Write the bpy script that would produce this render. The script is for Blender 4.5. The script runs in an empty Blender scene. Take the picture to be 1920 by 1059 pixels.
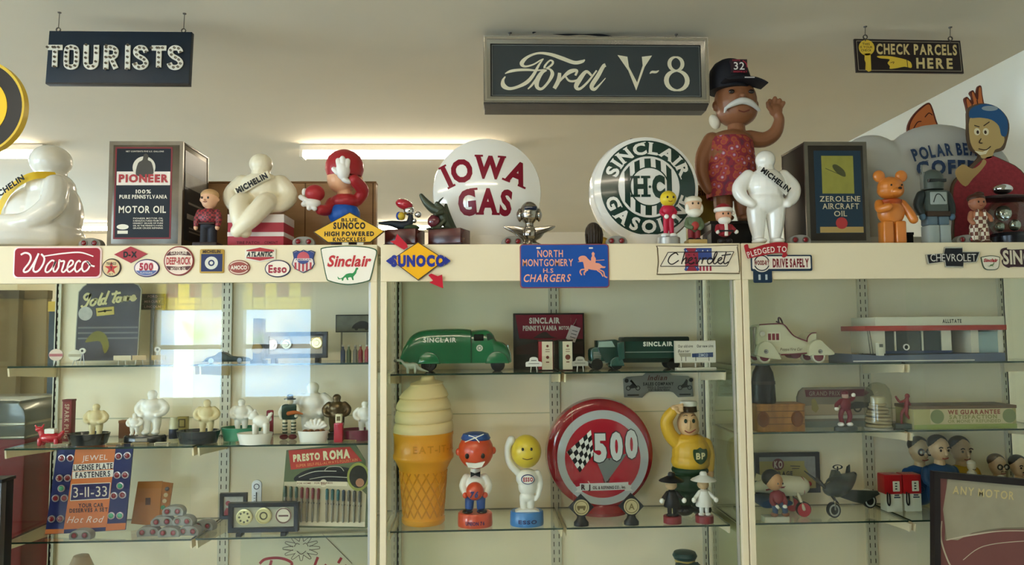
import bpy, bmesh, math, random
from mathutils import Vector, Matrix
random.seed(7)
SC = bpy.context.scene
COL = SC.collection
PI = math.pi
# ------------------------------------------------------------------ camera, light, exposure
FPX = 1387.0
YAW, PITCH, ROLL = 0.04142395, 0.06666195, -0.0087337
EYE = Vector((0.0, -2.5, 1.55))
_fw = Vector((math.sin(YAW)*math.cos(PITCH), math.cos(YAW)*math.cos(PITCH), math.sin(PITCH)))
_r = Vector((math.cos(YAW), -math.sin(YAW), 0))
_u = _r.cross(_fw)
RT = _r*math.cos(ROLL) + _u*math.sin(ROLL)
UP = -_r*math.sin(ROLL) + _u*math.cos(ROLL)
cam_data = bpy.data.cameras.new('camera')
cam_data.sensor_width = 36.0
cam_data.lens = 36.0*FPX/1920.0
cam_data.clip_start = 0.02
cam = bpy.data.objects.new('camera', cam_data)
cam.matrix_world = Matrix(((RT.x, UP.x, -_fw.x, EYE.x), (RT.y, UP.y, -_fw.y, EYE.y), (RT.z, UP.z, -_fw.z, EYE.z), (0, 0, 0, 1)))
COL.objects.link(cam)
SC.camera = cam
SC.view_settings.view_transform = 'Standard'
SC.view_settings.look = 'None'
SC.view_settings.gamma = 1.0
SC.view_settings.use_curve_mapping = False
SC.view_settings.exposure = 0.60
SC.cycles.transparent_max_bounces = 40
SC.cycles.max_bounces = 10
SC.cycles.diffuse_bounces = 5
SC.cycles.caustics_reflective = False
SC.cycles.caustics_refractive = False
world = bpy.data.worlds.new('sky_world')
SC.world = world
world.use_nodes = True
world.node_tree.nodes['Background'].inputs[0].default_value = (0.75, 0.88, 1.0, 1)
world.node_tree.nodes['Background'].inputs[1].default_value = 3.0
DAY = 13.0          # brightness of the daylight outside the windows
TUBE = 19.0         # brightness of the tubes in the added front strips
TUBE_FAR = 30.0     # the strips over the back of the room

# ------------------------------------------------------------------ colour and materials
def lin(h):
    h = h.lstrip('#')
    c = [int(h[i:i+2], 16)/255 for i in (0, 2, 4)]
    return tuple((x/12.92 if x <= 0.04045 else ((x+0.055)/1.055)**2.4) for x in c) + (1.0,)
_MC = {}
def M(h, rough=0.5, metal=0.0, coat=0.0, var=0.0, scale=8.0, bump=0.0, alpha=1.0, trans=0.0):
    key = (h, rough, metal, coat, var, scale, bump, alpha, trans)
    if key in _MC: return _MC[key]
    m = bpy.data.materials.new('paint_' + h.strip('#'))
    m.use_nodes = True
    nt = m.node_tree
    p = nt.nodes['Principled BSDF']
    p.inputs['Base Color'].default_value = lin(h)
    p.inputs['Roughness'].default_value = rough
    p.inputs['Metallic'].default_value = metal
    p.inputs['Coat Weight'].default_value = coat
    if rough >= .3 and not coat and not metal: p.inputs['Specular IOR Level'].default_value = 0.28
    p.inputs['Coat Roughness'].default_value = 0.08
    p.inputs['Alpha'].default_value = alpha
    p.inputs['Transmission Weight'].default_value = trans
    if var or bump:
        tc = nt.nodes.new('ShaderNodeTexCoord')
        nz = nt.nodes.new('ShaderNodeTexNoise')
        nz.inputs['Scale'].default_value = scale
        nz.inputs['Detail'].default_value = 5
        nt.links.new(tc.outputs['Object'], nz.inputs['Vector'])
        if var:
            mx = nt.nodes.new('ShaderNodeMix'); mx.data_type = 'RGBA'
            c = lin(h)
            mx.inputs[6].default_value = tuple(x*(1-var) for x in c[:3]) + (1,)
            mx.inputs[7].default_value = tuple(min(1, x*(1+var)) for x in c[:3]) + (1,)
            nt.links.new(nz.outputs['Fac'], mx.inputs[0])
            nt.links.new(mx.outputs[2], p.inputs['Base Color'])
        if bump:
            b = nt.nodes.new('ShaderNodeBump')
            b.inputs['Strength'].default_value = bump
            b.inputs['Distance'].default_value = 0.004
            nt.links.new(nz.outputs['Fac'], b.inputs['Height'])
            nt.links.new(b.outputs[0], p.inputs['Normal'])
    _MC[key] = m
    return m
def emit(h, s):
    m = bpy.data.materials.new('glow_' + h.strip('#')); m.use_nodes = True
    nt = m.node_tree; nt.nodes.clear()
    e = nt.nodes.new('ShaderNodeEmission'); o = nt.nodes.new('ShaderNodeOutputMaterial')
    e.inputs[0].default_value = lin(h); e.inputs[1].default_value = s
    nt.links.new(e.outputs[0], o.inputs[0])
    return m
def thin_glass(name, h='ffffff', ior=1.5, rough=0.0):
    m = bpy.data.materials.new(name); m.use_nodes = True
    nt = m.node_tree; nt.nodes.clear()
    t = nt.nodes.new('ShaderNodeBsdfTransparent'); g = nt.nodes.new('ShaderNodeBsdfGlossy')
    f = nt.nodes.new('ShaderNodeFresnel'); mx = nt.nodes.new('ShaderNodeMixShader'); o = nt.nodes.new('ShaderNodeOutputMaterial')
    t.inputs[0].default_value = lin(h); g.inputs['Roughness'].default_value = rough
    g.inputs[0].default_value = (1, 1, 1, 1)
    f.inputs[0].default_value = ior
    geo = nt.nodes.new('ShaderNodeNewGeometry')
    sel = nt.nodes.new('ShaderNodeMix'); sel.data_type = 'FLOAT'
    sel.inputs[2].default_value = ior; sel.inputs[3].default_value = ior
    nt.links.new(f.outputs[0], mx.inputs[0]); nt.links.new(t.outputs[0], mx.inputs[1]); nt.links.new(g.outputs[0], mx.inputs[2])
    nt.links.new(mx.outputs[0], o.inputs[0])
    # both faces of the sheet reflect as seen from the air
    sel.inputs[2].default_value = ior; sel.inputs[3].default_value = 1.0/ior
    nt.links.new(geo.outputs['Backfacing'], sel.inputs[0]); nt.links.new(sel.outputs[0], f.inputs[0])
    nt.nodes.remove(sel) if False else None
    return m
def wood(name, h1, h2, scale=6.0, rough=0.45, stretch=(1, 1, 8)):
    m = bpy.data.materials.new(name); m.use_nodes = True
    nt = m.node_tree; p = nt.nodes['Principled BSDF']; p.inputs['Roughness'].default_value = rough
    tc = nt.nodes.new('ShaderNodeTexCoord'); mp = nt.nodes.new('ShaderNodeMapping'); nz = nt.nodes.new('ShaderNodeTexNoise')
    mp.inputs['Scale'].default_value = stretch
    nz.inputs['Scale'].default_value = scale; nz.inputs['Detail'].default_value = 8
    cr = nt.nodes.new('ShaderNodeValToRGB')
    cr.color_ramp.elements[0].position = 0.35; cr.color_ramp.elements[0].color = lin(h1)
    cr.color_ramp.elements[1].position = 0.65; cr.color_ramp.elements[1].color = lin(h2)
    nt.links.new(tc.outputs['Object'], mp.inputs[0]); nt.links.new(mp.outputs[0], nz.inputs['Vector'])
    nt.links.new(nz.outputs['Fac'], cr.inputs[0]); nt.links.new(cr.outputs[0], p.inputs['Base Color'])
    return m

# ------------------------------------------------------------------ where things stand
def ray(px, py):
    return _fw*FPX + RT*(px-960.0) + UP*(529.5-py)
def P(px, py, y):
    d = ray(px, py)
    return EYE + d*((y-EYE.y)/d.y)
def PXX(x, y, z):
    q = Vector((x, y, z)) - EYE
    d = q.dot(_fw)
    return 960+FPX*q.dot(RT)/d, 529.5-FPX*q.dot(UP)/d

# ------------------------------------------------------------------ glyphs of the built-in font
_GC = {}
def glyph(ch, bold):
    k = (ch, bold)
    if k in _GC: return _GC[k]
    c = bpy.data.curves.new('glyph', 'FONT'); c.body = ch; c.offset = bold; c.resolution_u = 3
    o = bpy.data.objects.new('glyph', c); m = o.to_mesh()
    vs = [(v.co.x, v.co.y) for v in m.vertices]; fs = [tuple(p.vertices) for p in m.polygons]
    o.to_mesh_clear(); bpy.data.objects.remove(o); bpy.data.curves.remove(c)
    x0 = min(v[0] for v in vs); x1 = max(v[0] for v in vs)
    _GC[k] = ([(a-x0, b) for a, b in vs], fs, x1-x0)
    return _GC[k]

SERIF = {'I': [(.5, 0), (.5, 1)], 'W': [(.12, 1), (.88, 1)], 'A': [(.1, 0), (.9, 0)], 'H': [(.12, 0), (.88, 0), (.12, 1), (.88, 1)], 'N': [(.12, 0), (.12, 1), (.88, 1)],
         'L': [(.18, 0), (.18, 1)], 'R': [(.14, 0), (.14, 1), (.92, 0)], 'E': [(.14, 0), (.14, 1)], 'C': [(.92, 1)], 'G': [(.92, 1)], 'S': []}
def spline(pts, n=6, closed=False):
    """Catmull-Rom through the points (tuples of any length)."""
    out = []; N = len(pts)
    rng = range(N if closed else N-1)
    for i in rng:
        p1, p2 = pts[i], pts[(i+1) % N]
        p0 = pts[i-1] if (i > 0 or closed) else p1
        p3 = pts[(i+2) % N] if (closed or i+2 < N) else p2
        for j in range(n):
            t = j/n
            out.append(tuple(0.5*((2*b)+(-a+c)*t+(2*a-5*b+4*c-d)*t*t+(-a+3*b-3*c+d)*t**3) for a, b, c, d in zip(p0, p1, p2, p3)))
    if not closed: out.append(tuple(pts[-1]))
    return out

def base_row(px, y, z=0.0):
    """photo row where a thing standing at depth y on height z has its base"""
    return PXX(P(px, 700, y).x, y, z)[1]

class T:
    """One thing: an Empty at its base, drawn at the scale of the place where it stands."""
    def __init__(s, name, label, cat, px, py, y, z=None, group=None, xrow=None):
        p = P(px, py, y)
        if z is not None: p.z = z
        if xrow is not None: p.x = P(px, xrow, y).x
        s.o = bpy.data.objects.new(name, None); COL.objects.link(s.o)
        s.o.empty_display_size = 0.05
        s.o.location = p
        s.o['label'] = label; s.o['category'] = cat
        if group: s.o['group'] = group
        s.cx, s.cy = px, py
        s.parts = []
        s.k = (P(px, py, y)-EYE).dot(_fw)/FPX
    def b(s): return B(s)
    def rz(s, a): s.o.rotation_euler.z = math.radians(a); return s
    def rx(s, a): s.o.rotation_euler.x = math.radians(a); return s

# pieces that belong to a part rather than straight to the thing
SUB_OF = {}
for _ps, _ns in ((('head', 'helmet'), 'eye nose mouth eyebrow hair beard moustache spectacle_rim bridge pupil visor ear_disc leaf'), (('cap',), 'cap_band cap_bill cap_badge cap_mesh cap_lettering cap_red_lettering cap_piping'),
                 (('hat',), 'hat_band pompom'), (('sash',), 'sash_lettering'), (('ball',), 'ball_lettering'), (('base',), 'base_lettering'), (('pen',), 'pen_cap pen_clip'), (('jewel_bezel',), 'jewel_stud'), (('bezel',), 'jewel'),
                 (('wheel',), 'wheel_disc hub whitewall'), (('ribbon',), 'ribbon_lettering'), (('disc',), 'disc_ring disc_lettering'), (('jumper',), 'shield'), (('leg',), 'stocking_stripe'), (('medallion', 'coin'), 'relief'),
                 (('tag_shape',), 'tag_lettering'), (('pointing_hand',), 'hand_line'), (('torso',), 'chest_plate belt'), (('coat',), 'coat_trim belt'), (('bowl',), 'rim_band'), (('cab',), 'window windshield open_door'), (('hood',), 'grille_slat headlamp')):
    for _n in _ns.split(): SUB_OF[_n] = _ps
class B:
    """Collects shapes given in photo pixels (x, y) and metres of depth d into one mesh part."""
    def __init__(s, t):
        s.t = t; s.bm = bmesh.new(); s.n_st = 0
    def L(s, x, y, d=0.0):
        k = s.t.k
        return Vector(((x-s.t.cx)*k, d, (s.t.cy-y)*k))
    def faces(s, vs, fs):
        bv = [s.bm.verts.new(v) for v in vs]
        for f in fs:
            try: s.bm.faces.new([bv[i] for i in f])
            except ValueError: pass
        return s
    def merge(s, b2):
        m = bpy.data.meshes.new('tmp'); b2.to_mesh(m); b2.free(); s.bm.from_mesh(m); bpy.data.meshes.remove(m); return s
    def bx(s, x0, y0, x1, y1, d0, d1, bev=0.0, seg=2):
        b2 = bmesh.new()
        a, c = s.L(x0, y1, d0), s.L(x1, y0, d1)
        bmesh.ops.create_cube(b2, size=1.0)
        for v in b2.verts:
            v.co = Vector((a.x+(v.co.x+.5)*(c.x-a.x), a.y+(v.co.y+.5)*(c.y-a.y), a.z+(v.co.z+.5)*(c.z-a.z)))
        if bev: bmesh.ops.bevel(b2, geom=b2.edges[:], offset=bev*s.t.k, segments=seg, affect='EDGES', profile=0.5)
        return s.merge(b2)
    def pg(s, pts, d0, d1, surf=None, bev=0.0):
        """extruded outline; with surf, a thin painted shape laid on a curved front"""
        b2 = bmesh.new()
        if surf:
            vs = [b2.verts.new((p[0], p[1], 0)) for p in pts]
            b2.faces.new(vs); bmesh.ops.triangulate(b2, faces=b2.faces[:])
            s._drape(b2, surf)
            return s.merge(b2)
        vs = [b2.verts.new(s.L(p[0], p[1], d0)) for p in pts]
        try: f = b2.faces.new(vs)
        except ValueError: b2.free(); return s
        if d1 != d0:
            r = bmesh.ops.extrude_face_region(b2, geom=[f])
            for v in r['geom']:
                if isinstance(v, bmesh.types.BMVert): v.co.y += d1-d0
        bmesh.ops.recalc_face_normals(b2, faces=b2.faces[:])
        if bev and d1 != d0:
            ed = [e for e in b2.edges if all(abs(v.co.y-d0) < 1e-7 for v in e.verts)]
            bmesh.ops.bevel(b2, geom=ed, offset=bev*s.t.k, segments=2, affect='EDGES', profile=0.5)
        return s.merge(b2)
    def _drape(s, b2, surf, maxlen=6.0):
        for _ in range(4):
            lg = [e for e in b2.edges if e.calc_length() > maxlen]
            if not lg: break
            bmesh.ops.subdivide_edges(b2, edges=lg, cuts=1)
            bmesh.ops.triangulate(b2, faces=[f for f in b2.faces if len(f.verts) > 3])
        for v in b2.verts: v.co = s.L(v.co.x, v.co.y, surf(v.co.x, v.co.y))
    def rr(s, x0, y0, x1, y1, r, d0, d1, bev=0.0, n=6):
        pts = []
        for cx, cy, a0 in ((x1-r, y0+r, -90), (x1-r, y1-r, 0), (x0+r, y1-r, 90), (x0+r, y0+r, 180)):
            for i in range(n+1):
                a = math.radians(a0+90*i/n); pts.append((cx+r*math.cos(a), cy+r*math.sin(a)))
        return s.pg(pts, d0, d1, bev=bev)
    def oval(s, cx, cy, rx, ry, n=40, a0=0, a1=360):
        return [(cx+rx*math.cos(math.radians(a0+(a1-a0)*i/n)), cy+ry*math.sin(math.radians(a0+(a1-a0)*i/n))) for i in range(n if a1-a0 == 360 else n+1)]
    def dc(s, cx, cy, r, d0, d1, ry=None, bev=0.0, n=40):
        return s.pg(s.oval(cx, cy, r, ry or r, n), d0, d1, bev=bev)
    def rg(s, cx, cy, r0, r1, d0, d1, q=1.0, n=48, a0=0, a1=360, surf=None):
        """flat ring, r1 outer, q = height over width"""
        vs = []; fs = []; full = (a1-a0 == 360); N = n if full else n+1
        if surf:
            b2 = bmesh.new(); rows = []
            for i in range(N):
                a = math.radians(a0+(a1-a0)*i/n)
                rows.append([b2.verts.new((cx+r*math.cos(a), cy+q*r*math.sin(a), 0)) for r in (r0, r1)])
            for i in range(n):
                j = (i+1) % N; b2.faces.new((rows[i][0], rows[i][1], rows[j][1], rows[j][0]))
            bmesh.ops.triangulate(b2, faces=b2.faces[:]); s._drape(b2, surf)
            return s.merge(b2)
        for i in range(N):
            a = math.radians(a0+(a1-a0)*i/n); c, sn = math.cos(a), q*math.sin(a)
            vs += [s.L(cx+r1*c, cy+r1*sn, d0), s.L(cx+r0*c, cy+r0*sn, d0), s.L(cx+r0*c, cy+r0*sn, d1), s.L(cx+r1*c, cy+r1*sn, d1)]
        for i in range(n):
            j = (i+1) % N
            for e in range(4): fs.append((4*i+e, 4*i+(e+1) % 4, 4*j+(e+1) % 4, 4*j+e))
        return s.faces(vs, fs)
    def frame(s, x0, y0, x1, y1, w, d0, d1, bev=0.0):
        """picture-frame ring with mitred corners"""
        o = [(x0, y0), (x1, y0), (x1, y1), (x0, y1)]; i = [(x0+w, y0+w), (x1-w, y0+w), (x1-w, y1-w), (x0+w, y1-w)]
        vs = [s.L(*p, d0) for p in o]+[s.L(*p, d0+bev) for p in i]+[s.L(*p, d1) for p in i]+[s.L(*p, d1) for p in o]
        fs = []
        for r in range(4):
            for c in range(4):
                fs.append((4*r+c, 4*r+(c+1) % 4, 4*((r+1) % 4)+(c+1) % 4, 4*((r+1) % 4)+c))
        return s.faces(vs, fs)
    def e(s, x, y, rx, ry=None, rd=None, d=0.0, rot=0.0, seg=20):
        ry = ry or rx; rd = (rd if rd is not None else min(rx, ry)*s.t.k)
        b2 = bmesh.new(); bmesh.ops.create_uvsphere(b2, u_segments=seg, v_segments=max(8, seg*2//3), radius=1.0)
        k = s.t.k; c = s.L(x, y, d); ca, sa = math.cos(math.radians(rot)), math.sin(math.radians(rot))
        for v in b2.verts:
            X, Y, Z = v.co.x*rx*k, v.co.y*rd, v.co.z*ry*k
            v.co = Vector((c.x+X*ca+Z*sa, c.y+Y, c.z-X*sa+Z*ca))
        return s.merge(b2)
    def tb(s, pts, n=12, cap=True, smooth=0):
        """tapered round limb through (x, y, d, r) with r in pixels"""
        if smooth: pts = spline(pts, smooth)
        k = s.t.k
        P3 = [s.L(p[0], p[1], p[2]) for p in pts]; R = [p[3]*k for p in pts]
        if cap:
            d0 = (P3[1]-P3[0]).normalized(); d1 = (P3[-1]-P3[-2]).normalized()
            a = [(P3[0]-d0*R[0]*math.cos(t), R[0]*math.sin(t)) for t in (0.15, 0.6, 1.1)]
            z = [(P3[-1]+d1*R[-1]*math.cos(t), R[-1]*math.sin(t)) for t in (1.1, 0.6, 0.15)]
            P3 = [x[0] for x in a]+P3+[x[0] for x in z]; R = [x[1] for x in a]+R+[x[1] for x in z]
        vs = []; fs = []; N = len(P3); prev = None
        for i in range(N):
            d = (P3[min(i+1, N-1)]-P3[max(i-1, 0)])
            d = d.normalized() if d.length > 1e-9 else Vector((0, 0, 1))
            if prev is None:
                ref = Vector((0, 1, 0)) if abs(d.y) < 0.9 else Vector((1, 0, 0))
                u = d.cross(ref).normalized()
            else:
                u = (prev-d*prev.dot(d)).normalized()
            prev = u; w = d.cross(u)
            for j in range(n):
                t = 2*PI*j/n
                vs.append(P3[i]+(u*math.cos(t)+w*math.sin(t))*R[i])
        for i in range(N-1):
            for j in range(n):
                fs.append((i*n+j, i*n+(j+1) % n, (i+1)*n+(j+1) % n, (i+1)*n+j))
        fs.append(tuple(range(n-1, -1, -1))); fs.append(tuple((N-1)*n+j for j in range(n)))
        return s.faces(vs, fs)
    def la(s, cx, prof, d=0.0, q=1.0, n=32, a0=0, a1=360):
        """turned shape about a vertical axis at (cx, d): profile of (radius px, y px)"""
        k = s.t.k; vs = []; fs = []; N = len(prof)
        full = (a1-a0 == 360); C = n if full else n+1
        for r, y in prof:
            c = s.L(cx, y, d)
            for j in range(C):
                t = math.radians(a0+(a1-a0)*j/n)
                vs.append(c+Vector((max(r, 0.01)*k*math.cos(t), q*max(r, 0.01)*k*math.sin(t), 0)))
        for i in range(N-1):
            for j in range(n):
                j2 = (j+1) % C
                fs.append((i*C+j, i*C+j2, (i+1)*C+j2, (i+1)*C+j))
        if full:
            fs.append(tuple(range(n))); fs.append(tuple((N-1)*C+j for j in reversed(range(n))))
        return s.faces(vs, fs)
    def lay(s, cx, cy, prof, n=48, q=1.0):
        """turned shape about an axis pointing at the viewer: profile of (radius px, depth m)"""
        vs = []; fs = []; N = len(prof)
        for r, d in prof:
            for j in range(n):
                t = 2*PI*j/n
                vs.append(s.L(cx+max(r, .01)*math.cos(t), cy+q*max(r, .01)*math.sin(t), d))
        for i in range(N-1):
            for j in range(n):
                fs.append((i*n+j, i*n+(j+1) % n, (i+1)*n+(j+1) % n, (i+1)*n+j))
        fs.append(tuple(range(n))); fs.append(tuple((N-1)*n+j for j in reversed(range(n))))
        return s.faces(vs, fs)
    def tx(s, body, cx, cy, w, h, d, bold=0.015, slant=0.0, rot=0.0, gap=0.13, arc=None, surf=None, ex=0.0, serif=0.0):
        """lettering fitted to w x h pixels, centred at (cx, cy). arc=(radius px, up): bends the line"""
        items = []; x = 0.0; desc = any(c in 'gjpqy' for c in body)
        for ch in body:
            if ch == ' ': x += 0.30; continue
            g, f, gw = glyph(ch, bold)
            if serif and ch in SERIF:
                g = list(g); f = list(f)
                for fx, fy in SERIF[ch]:
                    xc = fx*gw; n0 = len(g); y0 = -bold if fy == 0 else .70+bold-serif*.55
                    g += [(xc-serif*1.35, y0), (xc+serif*1.35, y0), (xc+serif*1.35, y0+serif*.55), (xc-serif*1.35, y0+serif*.55)]
                    f.append((n0, n0+1, n0+2, n0+3))
            items.append((x, g, f)); x += gw+gap
        tot = max(x-gap, 0.01)
        sx = w/tot; sy = h/0.70
        vs = []; fs = []
        ca, sa = math.cos(math.radians(rot)), math.sin(math.radians(rot))
        for gx, g, f in items:
            b0 = len(vs)
            gm = max(q[0] for q in g)/2
            for (a, b) in g:
                X = (gx+a+slant*(b-0.35))*sx-w/2; Y = (b-0.35)*sy
                if arc:
                    R, up = arc
                    th = ((gx+gm)*sx-w/2)/R
                    lx = (a-gm+slant*(b-.35))*sx
                    rr = R+(Y if up else -Y)
                    if up: X, Y = rr*math.sin(th)+lx*math.cos(th), rr*math.cos(th)-lx*math.sin(th)-R
                    else: X, Y = rr*math.sin(th)+lx*math.cos(th), R-rr*math.cos(th)+lx*math.sin(th)
                vs.append((cx+X*ca+Y*sa, cy-(Y*ca-X*sa)))
            fs += [tuple(i+b0 for i in t) for t in f]
        if surf:
            b2 = bmesh.new(); bv = [b2.verts.new((v[0], v[1], 0)) for v in vs]
            for t in fs: b2.faces.new([bv[i] for i in t])
            s._drape(b2, surf); return s.merge(b2)
        if ex:
            b2 = bmesh.new(); bv = [b2.verts.new(s.L(v[0], v[1], d)) for v in vs]
            for t in fs: b2.faces.new([bv[i] for i in t])
            r = bmesh.ops.extrude_face_region(b2, geom=b2.faces[:])
            for v in r['geom']:
                if isinstance(v, bmesh.types.BMVert): v.co.y -= ex
            return s.merge(b2)
        return s.faces([s.L(v[0], v[1], d) for v in vs], fs)
    def st(s, pts, d, w=None, sm=6, surf=None, ex=0.0, closed=False):
        """brush stroke through (x, y, width) pixels"""
        if w is not None: pts = [(p[0], p[1], w) for p in pts]
        d -= .00012*s.n_st; s.n_st += 1     # each stroke lies over the one before
        q = spline(pts, sm, closed) if sm > 1 and len(pts) > 2 else pts
        N = len(q); v2 = []
        for i in range(N):
            a = q[i-1] if (i > 0 or closed) else q[i]; c = q[(i+1) % N] if (i < N-1 or closed) else q[i]
            dx, dy = c[0]-a[0], c[1]-a[1]; l = math.hypot(dx, dy) or 1
            nx, ny = -dy/l, dx/l; h = max(q[i][2], 0.15)/2
            v2 += [(q[i][0]+nx*h, q[i][1]+ny*h), (q[i][0]-nx*h, q[i][1]-ny*h)]
        M_ = N if closed else N-1
        fs = [(2*i, 2*i+1, 2*((i+1) % N)+1, 2*((i+1) % N)) for i in range(M_)]
        if surf: return s.faces([s.L(x, y, surf(x, y)) for x, y in v2], fs)
        if ex:
            n0 = len(v2)
            vs = [s.L(x, y, d-ex) for x, y in v2]+[s.L(x, y, d) for x, y in v2]
            f2 = list(fs)
            for i in range(M_):
                j = (i+1) % N
                f2 += [(2*i, 2*j, 2*j+n0, 2*i+n0), (2*i+1, 2*i+1+n0, 2*j+1+n0, 2*j+1)]
            if not closed: f2 += [(0, n0, n0+1, 1), (2*N-2, 2*N-1, 2*N-1+n0, 2*N-2+n0)]
            return s.faces(vs, f2)
        return s.faces([s.L(x, y, d) for x, y in v2], fs)
    def end(s, name, mat, parent=None, rm=0.0, it=4, sm=True, label=None, ang=0.7):
        """close the part: name it, give it its material and parent it"""
        bm = s.bm
        if rm: bmesh.ops.recalc_face_normals(bm, faces=bm.faces[:])
        me = bpy.data.meshes.new(name)
        if not rm and sm: bmesh.ops.recalc_face_normals(bm, faces=bm.faces[:])
        bm.to_mesh(me); bm.free()
        if rm:
            to = bpy.data.objects.new('tmp', me); COL.objects.link(to)
            r = to.modifiers.new('r', 'REMESH'); r.mode = 'VOXEL'; r.voxel_size = rm*s.t.k
            q = to.modifiers.new('s', 'SMOOTH'); q.factor = 0.5; q.iterations = it
            dg = bpy.context.evaluated_depsgraph_get()
            m2 = bpy.data.meshes.new_from_object(to.evaluated_get(dg))
            bpy.data.objects.remove(to); bpy.data.meshes.remove(me); me = m2; me.name = name
        if sm:
            me.polygons.foreach_set('use_smooth', [True]*len(me.polygons))
            if not rm: me.set_sharp_from_angle(angle=ang)
        me.materials.clear(); me.materials.append(mat)
        o = bpy.data.objects.new(name, me); COL.objects.link(o)
        up = SUB_OF.get(name)
        if parent is None and up: parent = next((q for n, q in reversed(s.t.parts) if n in up), None)
        o.parent = parent or s.t.o
        if parent is None: s.t.parts.append((name, o))
        if label: o['label'] = label
        return o

def copy_thing(src, loc, label, group=None, rotz=None):
    def cp(o, par):
        c = o.copy(); COL.objects.link(c); c.parent = par
        for ch in o.children: cp(ch, c)
        return c
    c = src.copy(); COL.objects.link(c)
    for ch in list(src.children): cp(ch, c)
    c.location = loc; c['label'] = label
    if group: c['group'] = group
    if rotz is not None: c.rotation_euler.z = math.radians(rotz)
    return c

# world-space boxes for the room and the cases
def wbox(bm, x0, x1, y0, y1, z0, z1, bev=0.0):
    b2 = bmesh.new(); bmesh.ops.create_cube(b2, size=1.0)
    for v in b2.verts: v.co = Vector((x0+(v.co.x+.5)*(x1-x0), y0+(v.co.y+.5)*(y1-y0), z0+(v.co.z+.5)*(z1-z0)))
    if bev: bmesh.ops.bevel(b2, geom=b2.edges[:], offset=bev, segments=2, affect='EDGES', profile=0.5)
    m = bpy.data.meshes.new('tmp'); b2.to_mesh(m); b2.free(); bm.from_mesh(m); bpy.data.meshes.remove(m)
def wobj(name, boxes, mat, parent=None, bev=0.0, kind=None, org=None):
    bm = bmesh.new()
    for b in boxes: wbox(bm, *b, bev=bev)
    if parent is not None:
        for v in bm.verts: v.co -= parent.location
    elif org:
        for v in bm.verts: v.co -= Vector(org)
    me = bpy.data.meshes.new(name); bm.to_mesh(me); bm.free()
    for m in (mat if isinstance(mat, list) else [mat]): me.materials.append(m)
    o = bpy.data.objects.new(name, me); COL.objects.link(o)
    if parent is not None: o.parent = parent
    elif org: o.location = org
    if kind: o['kind'] = kind
    return o
def wempty(name, loc, label, cat, group=None):
    o = bpy.data.objects.new(name, None); COL.objects.link(o); o.location = loc; o.empty_display_size = .05
    o['label'] = label; o['category'] = cat
    if group: o['group'] = group
    return o
# ------------------------------------------------------------------ the room
CEIL = 2.70
RX, LX, FY, BY = 2.26, -5.2, -5.2, 6.0
plaster = M('c9bfa9', 0.9, var=0.05, scale=2.2, bump=0.06)
wallpaint = M('e4e4d6', 0.85, var=0.03, scale=3, bump=0.05)
wallback = M('d8cdb8', 0.85, var=0.03, scale=3)
wobj('floor', [(LX-.1, RX+.1, FY-.1, BY+.1, -.1, 0)], M('cfcabf', .5, var=.06, scale=4), kind='structure')
wobj('ceiling', [(LX-.1, RX+.1, FY-.1, BY+.1, CEIL, CEIL+.1)], plaster, kind='structure')
wobj('wall_right', [(RX, RX+.1, FY, BY, 0, CEIL)], wallpaint, kind='structure')
ADDED_WINS = [(-4.5, -2.9), (-2.5, -.9), (2.6, 4.4)]  # side windows out of view, added to brighten the room
wobj('wall_left', [(LX-.1, LX, a, b, 0, CEIL) for a, b in ((FY, ADDED_WINS[0][0]), (ADDED_WINS[0][1], ADDED_WINS[1][0]), (ADDED_WINS[1][1], ADDED_WINS[2][0]), (ADDED_WINS[2][1], BY))] + [(LX-.1, LX, a, b, c, d) for a, b in ADDED_WINS for c, d in ((0, .7), (2.2, CEIL))], wallpaint, kind='structure')
wobj('wall_back', [(LX, RX, BY, BY+.1, 0, CEIL)], wallback, kind='structure')
# front wall (behind the viewer) with its window openings
WINS = [(-3.38, -2.62, .86, 2.12), (-2.50, -1.72, .86, 2.12)]
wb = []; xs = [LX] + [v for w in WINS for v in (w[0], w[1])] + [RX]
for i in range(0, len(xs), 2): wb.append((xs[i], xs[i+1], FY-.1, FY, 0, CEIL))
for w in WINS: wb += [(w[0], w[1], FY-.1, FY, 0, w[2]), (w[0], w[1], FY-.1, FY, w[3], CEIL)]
wobj('wall_front', wb, M('6e6656', .85, var=.04, scale=3), kind='structure')  # wall colour darkened for its shade, dimming it in the panes
pane_m = thin_glass('window_glass')
white_paint = M('e9e9e4', .4)
for n, w in enumerate(WINS, 1):
    e = bpy.data.objects.new('window_%d' % n, None); COL.objects.link(e); e.location = ((w[0]+w[1])/2, FY, w[2]); e['kind'] = 'structure'
    x0, x1, z0, z1 = w; f = .045
    wobj('window_frame', [(x0, x0+f, FY-.09, FY+.02, z0, z1), (x1-f, x1, FY-.09, FY+.02, z0, z1), (x0, x1, FY-.09, FY+.02, z0, z0+f), (x0, x1, FY-.09, FY+.02, z1-f, z1), (x0, x1, FY-.07, FY, 1.40, 1.445)], white_paint, e)
    wobj('window_pane', [(x0+f, x1-f, FY-.05, FY-.046, z0+f, z1-f)], pane_m, e)
    wobj('window_sill', [(x0-.05, x1+.05, FY-.02, FY+.08, z0-.03, z0)], white_paint, e)
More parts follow.
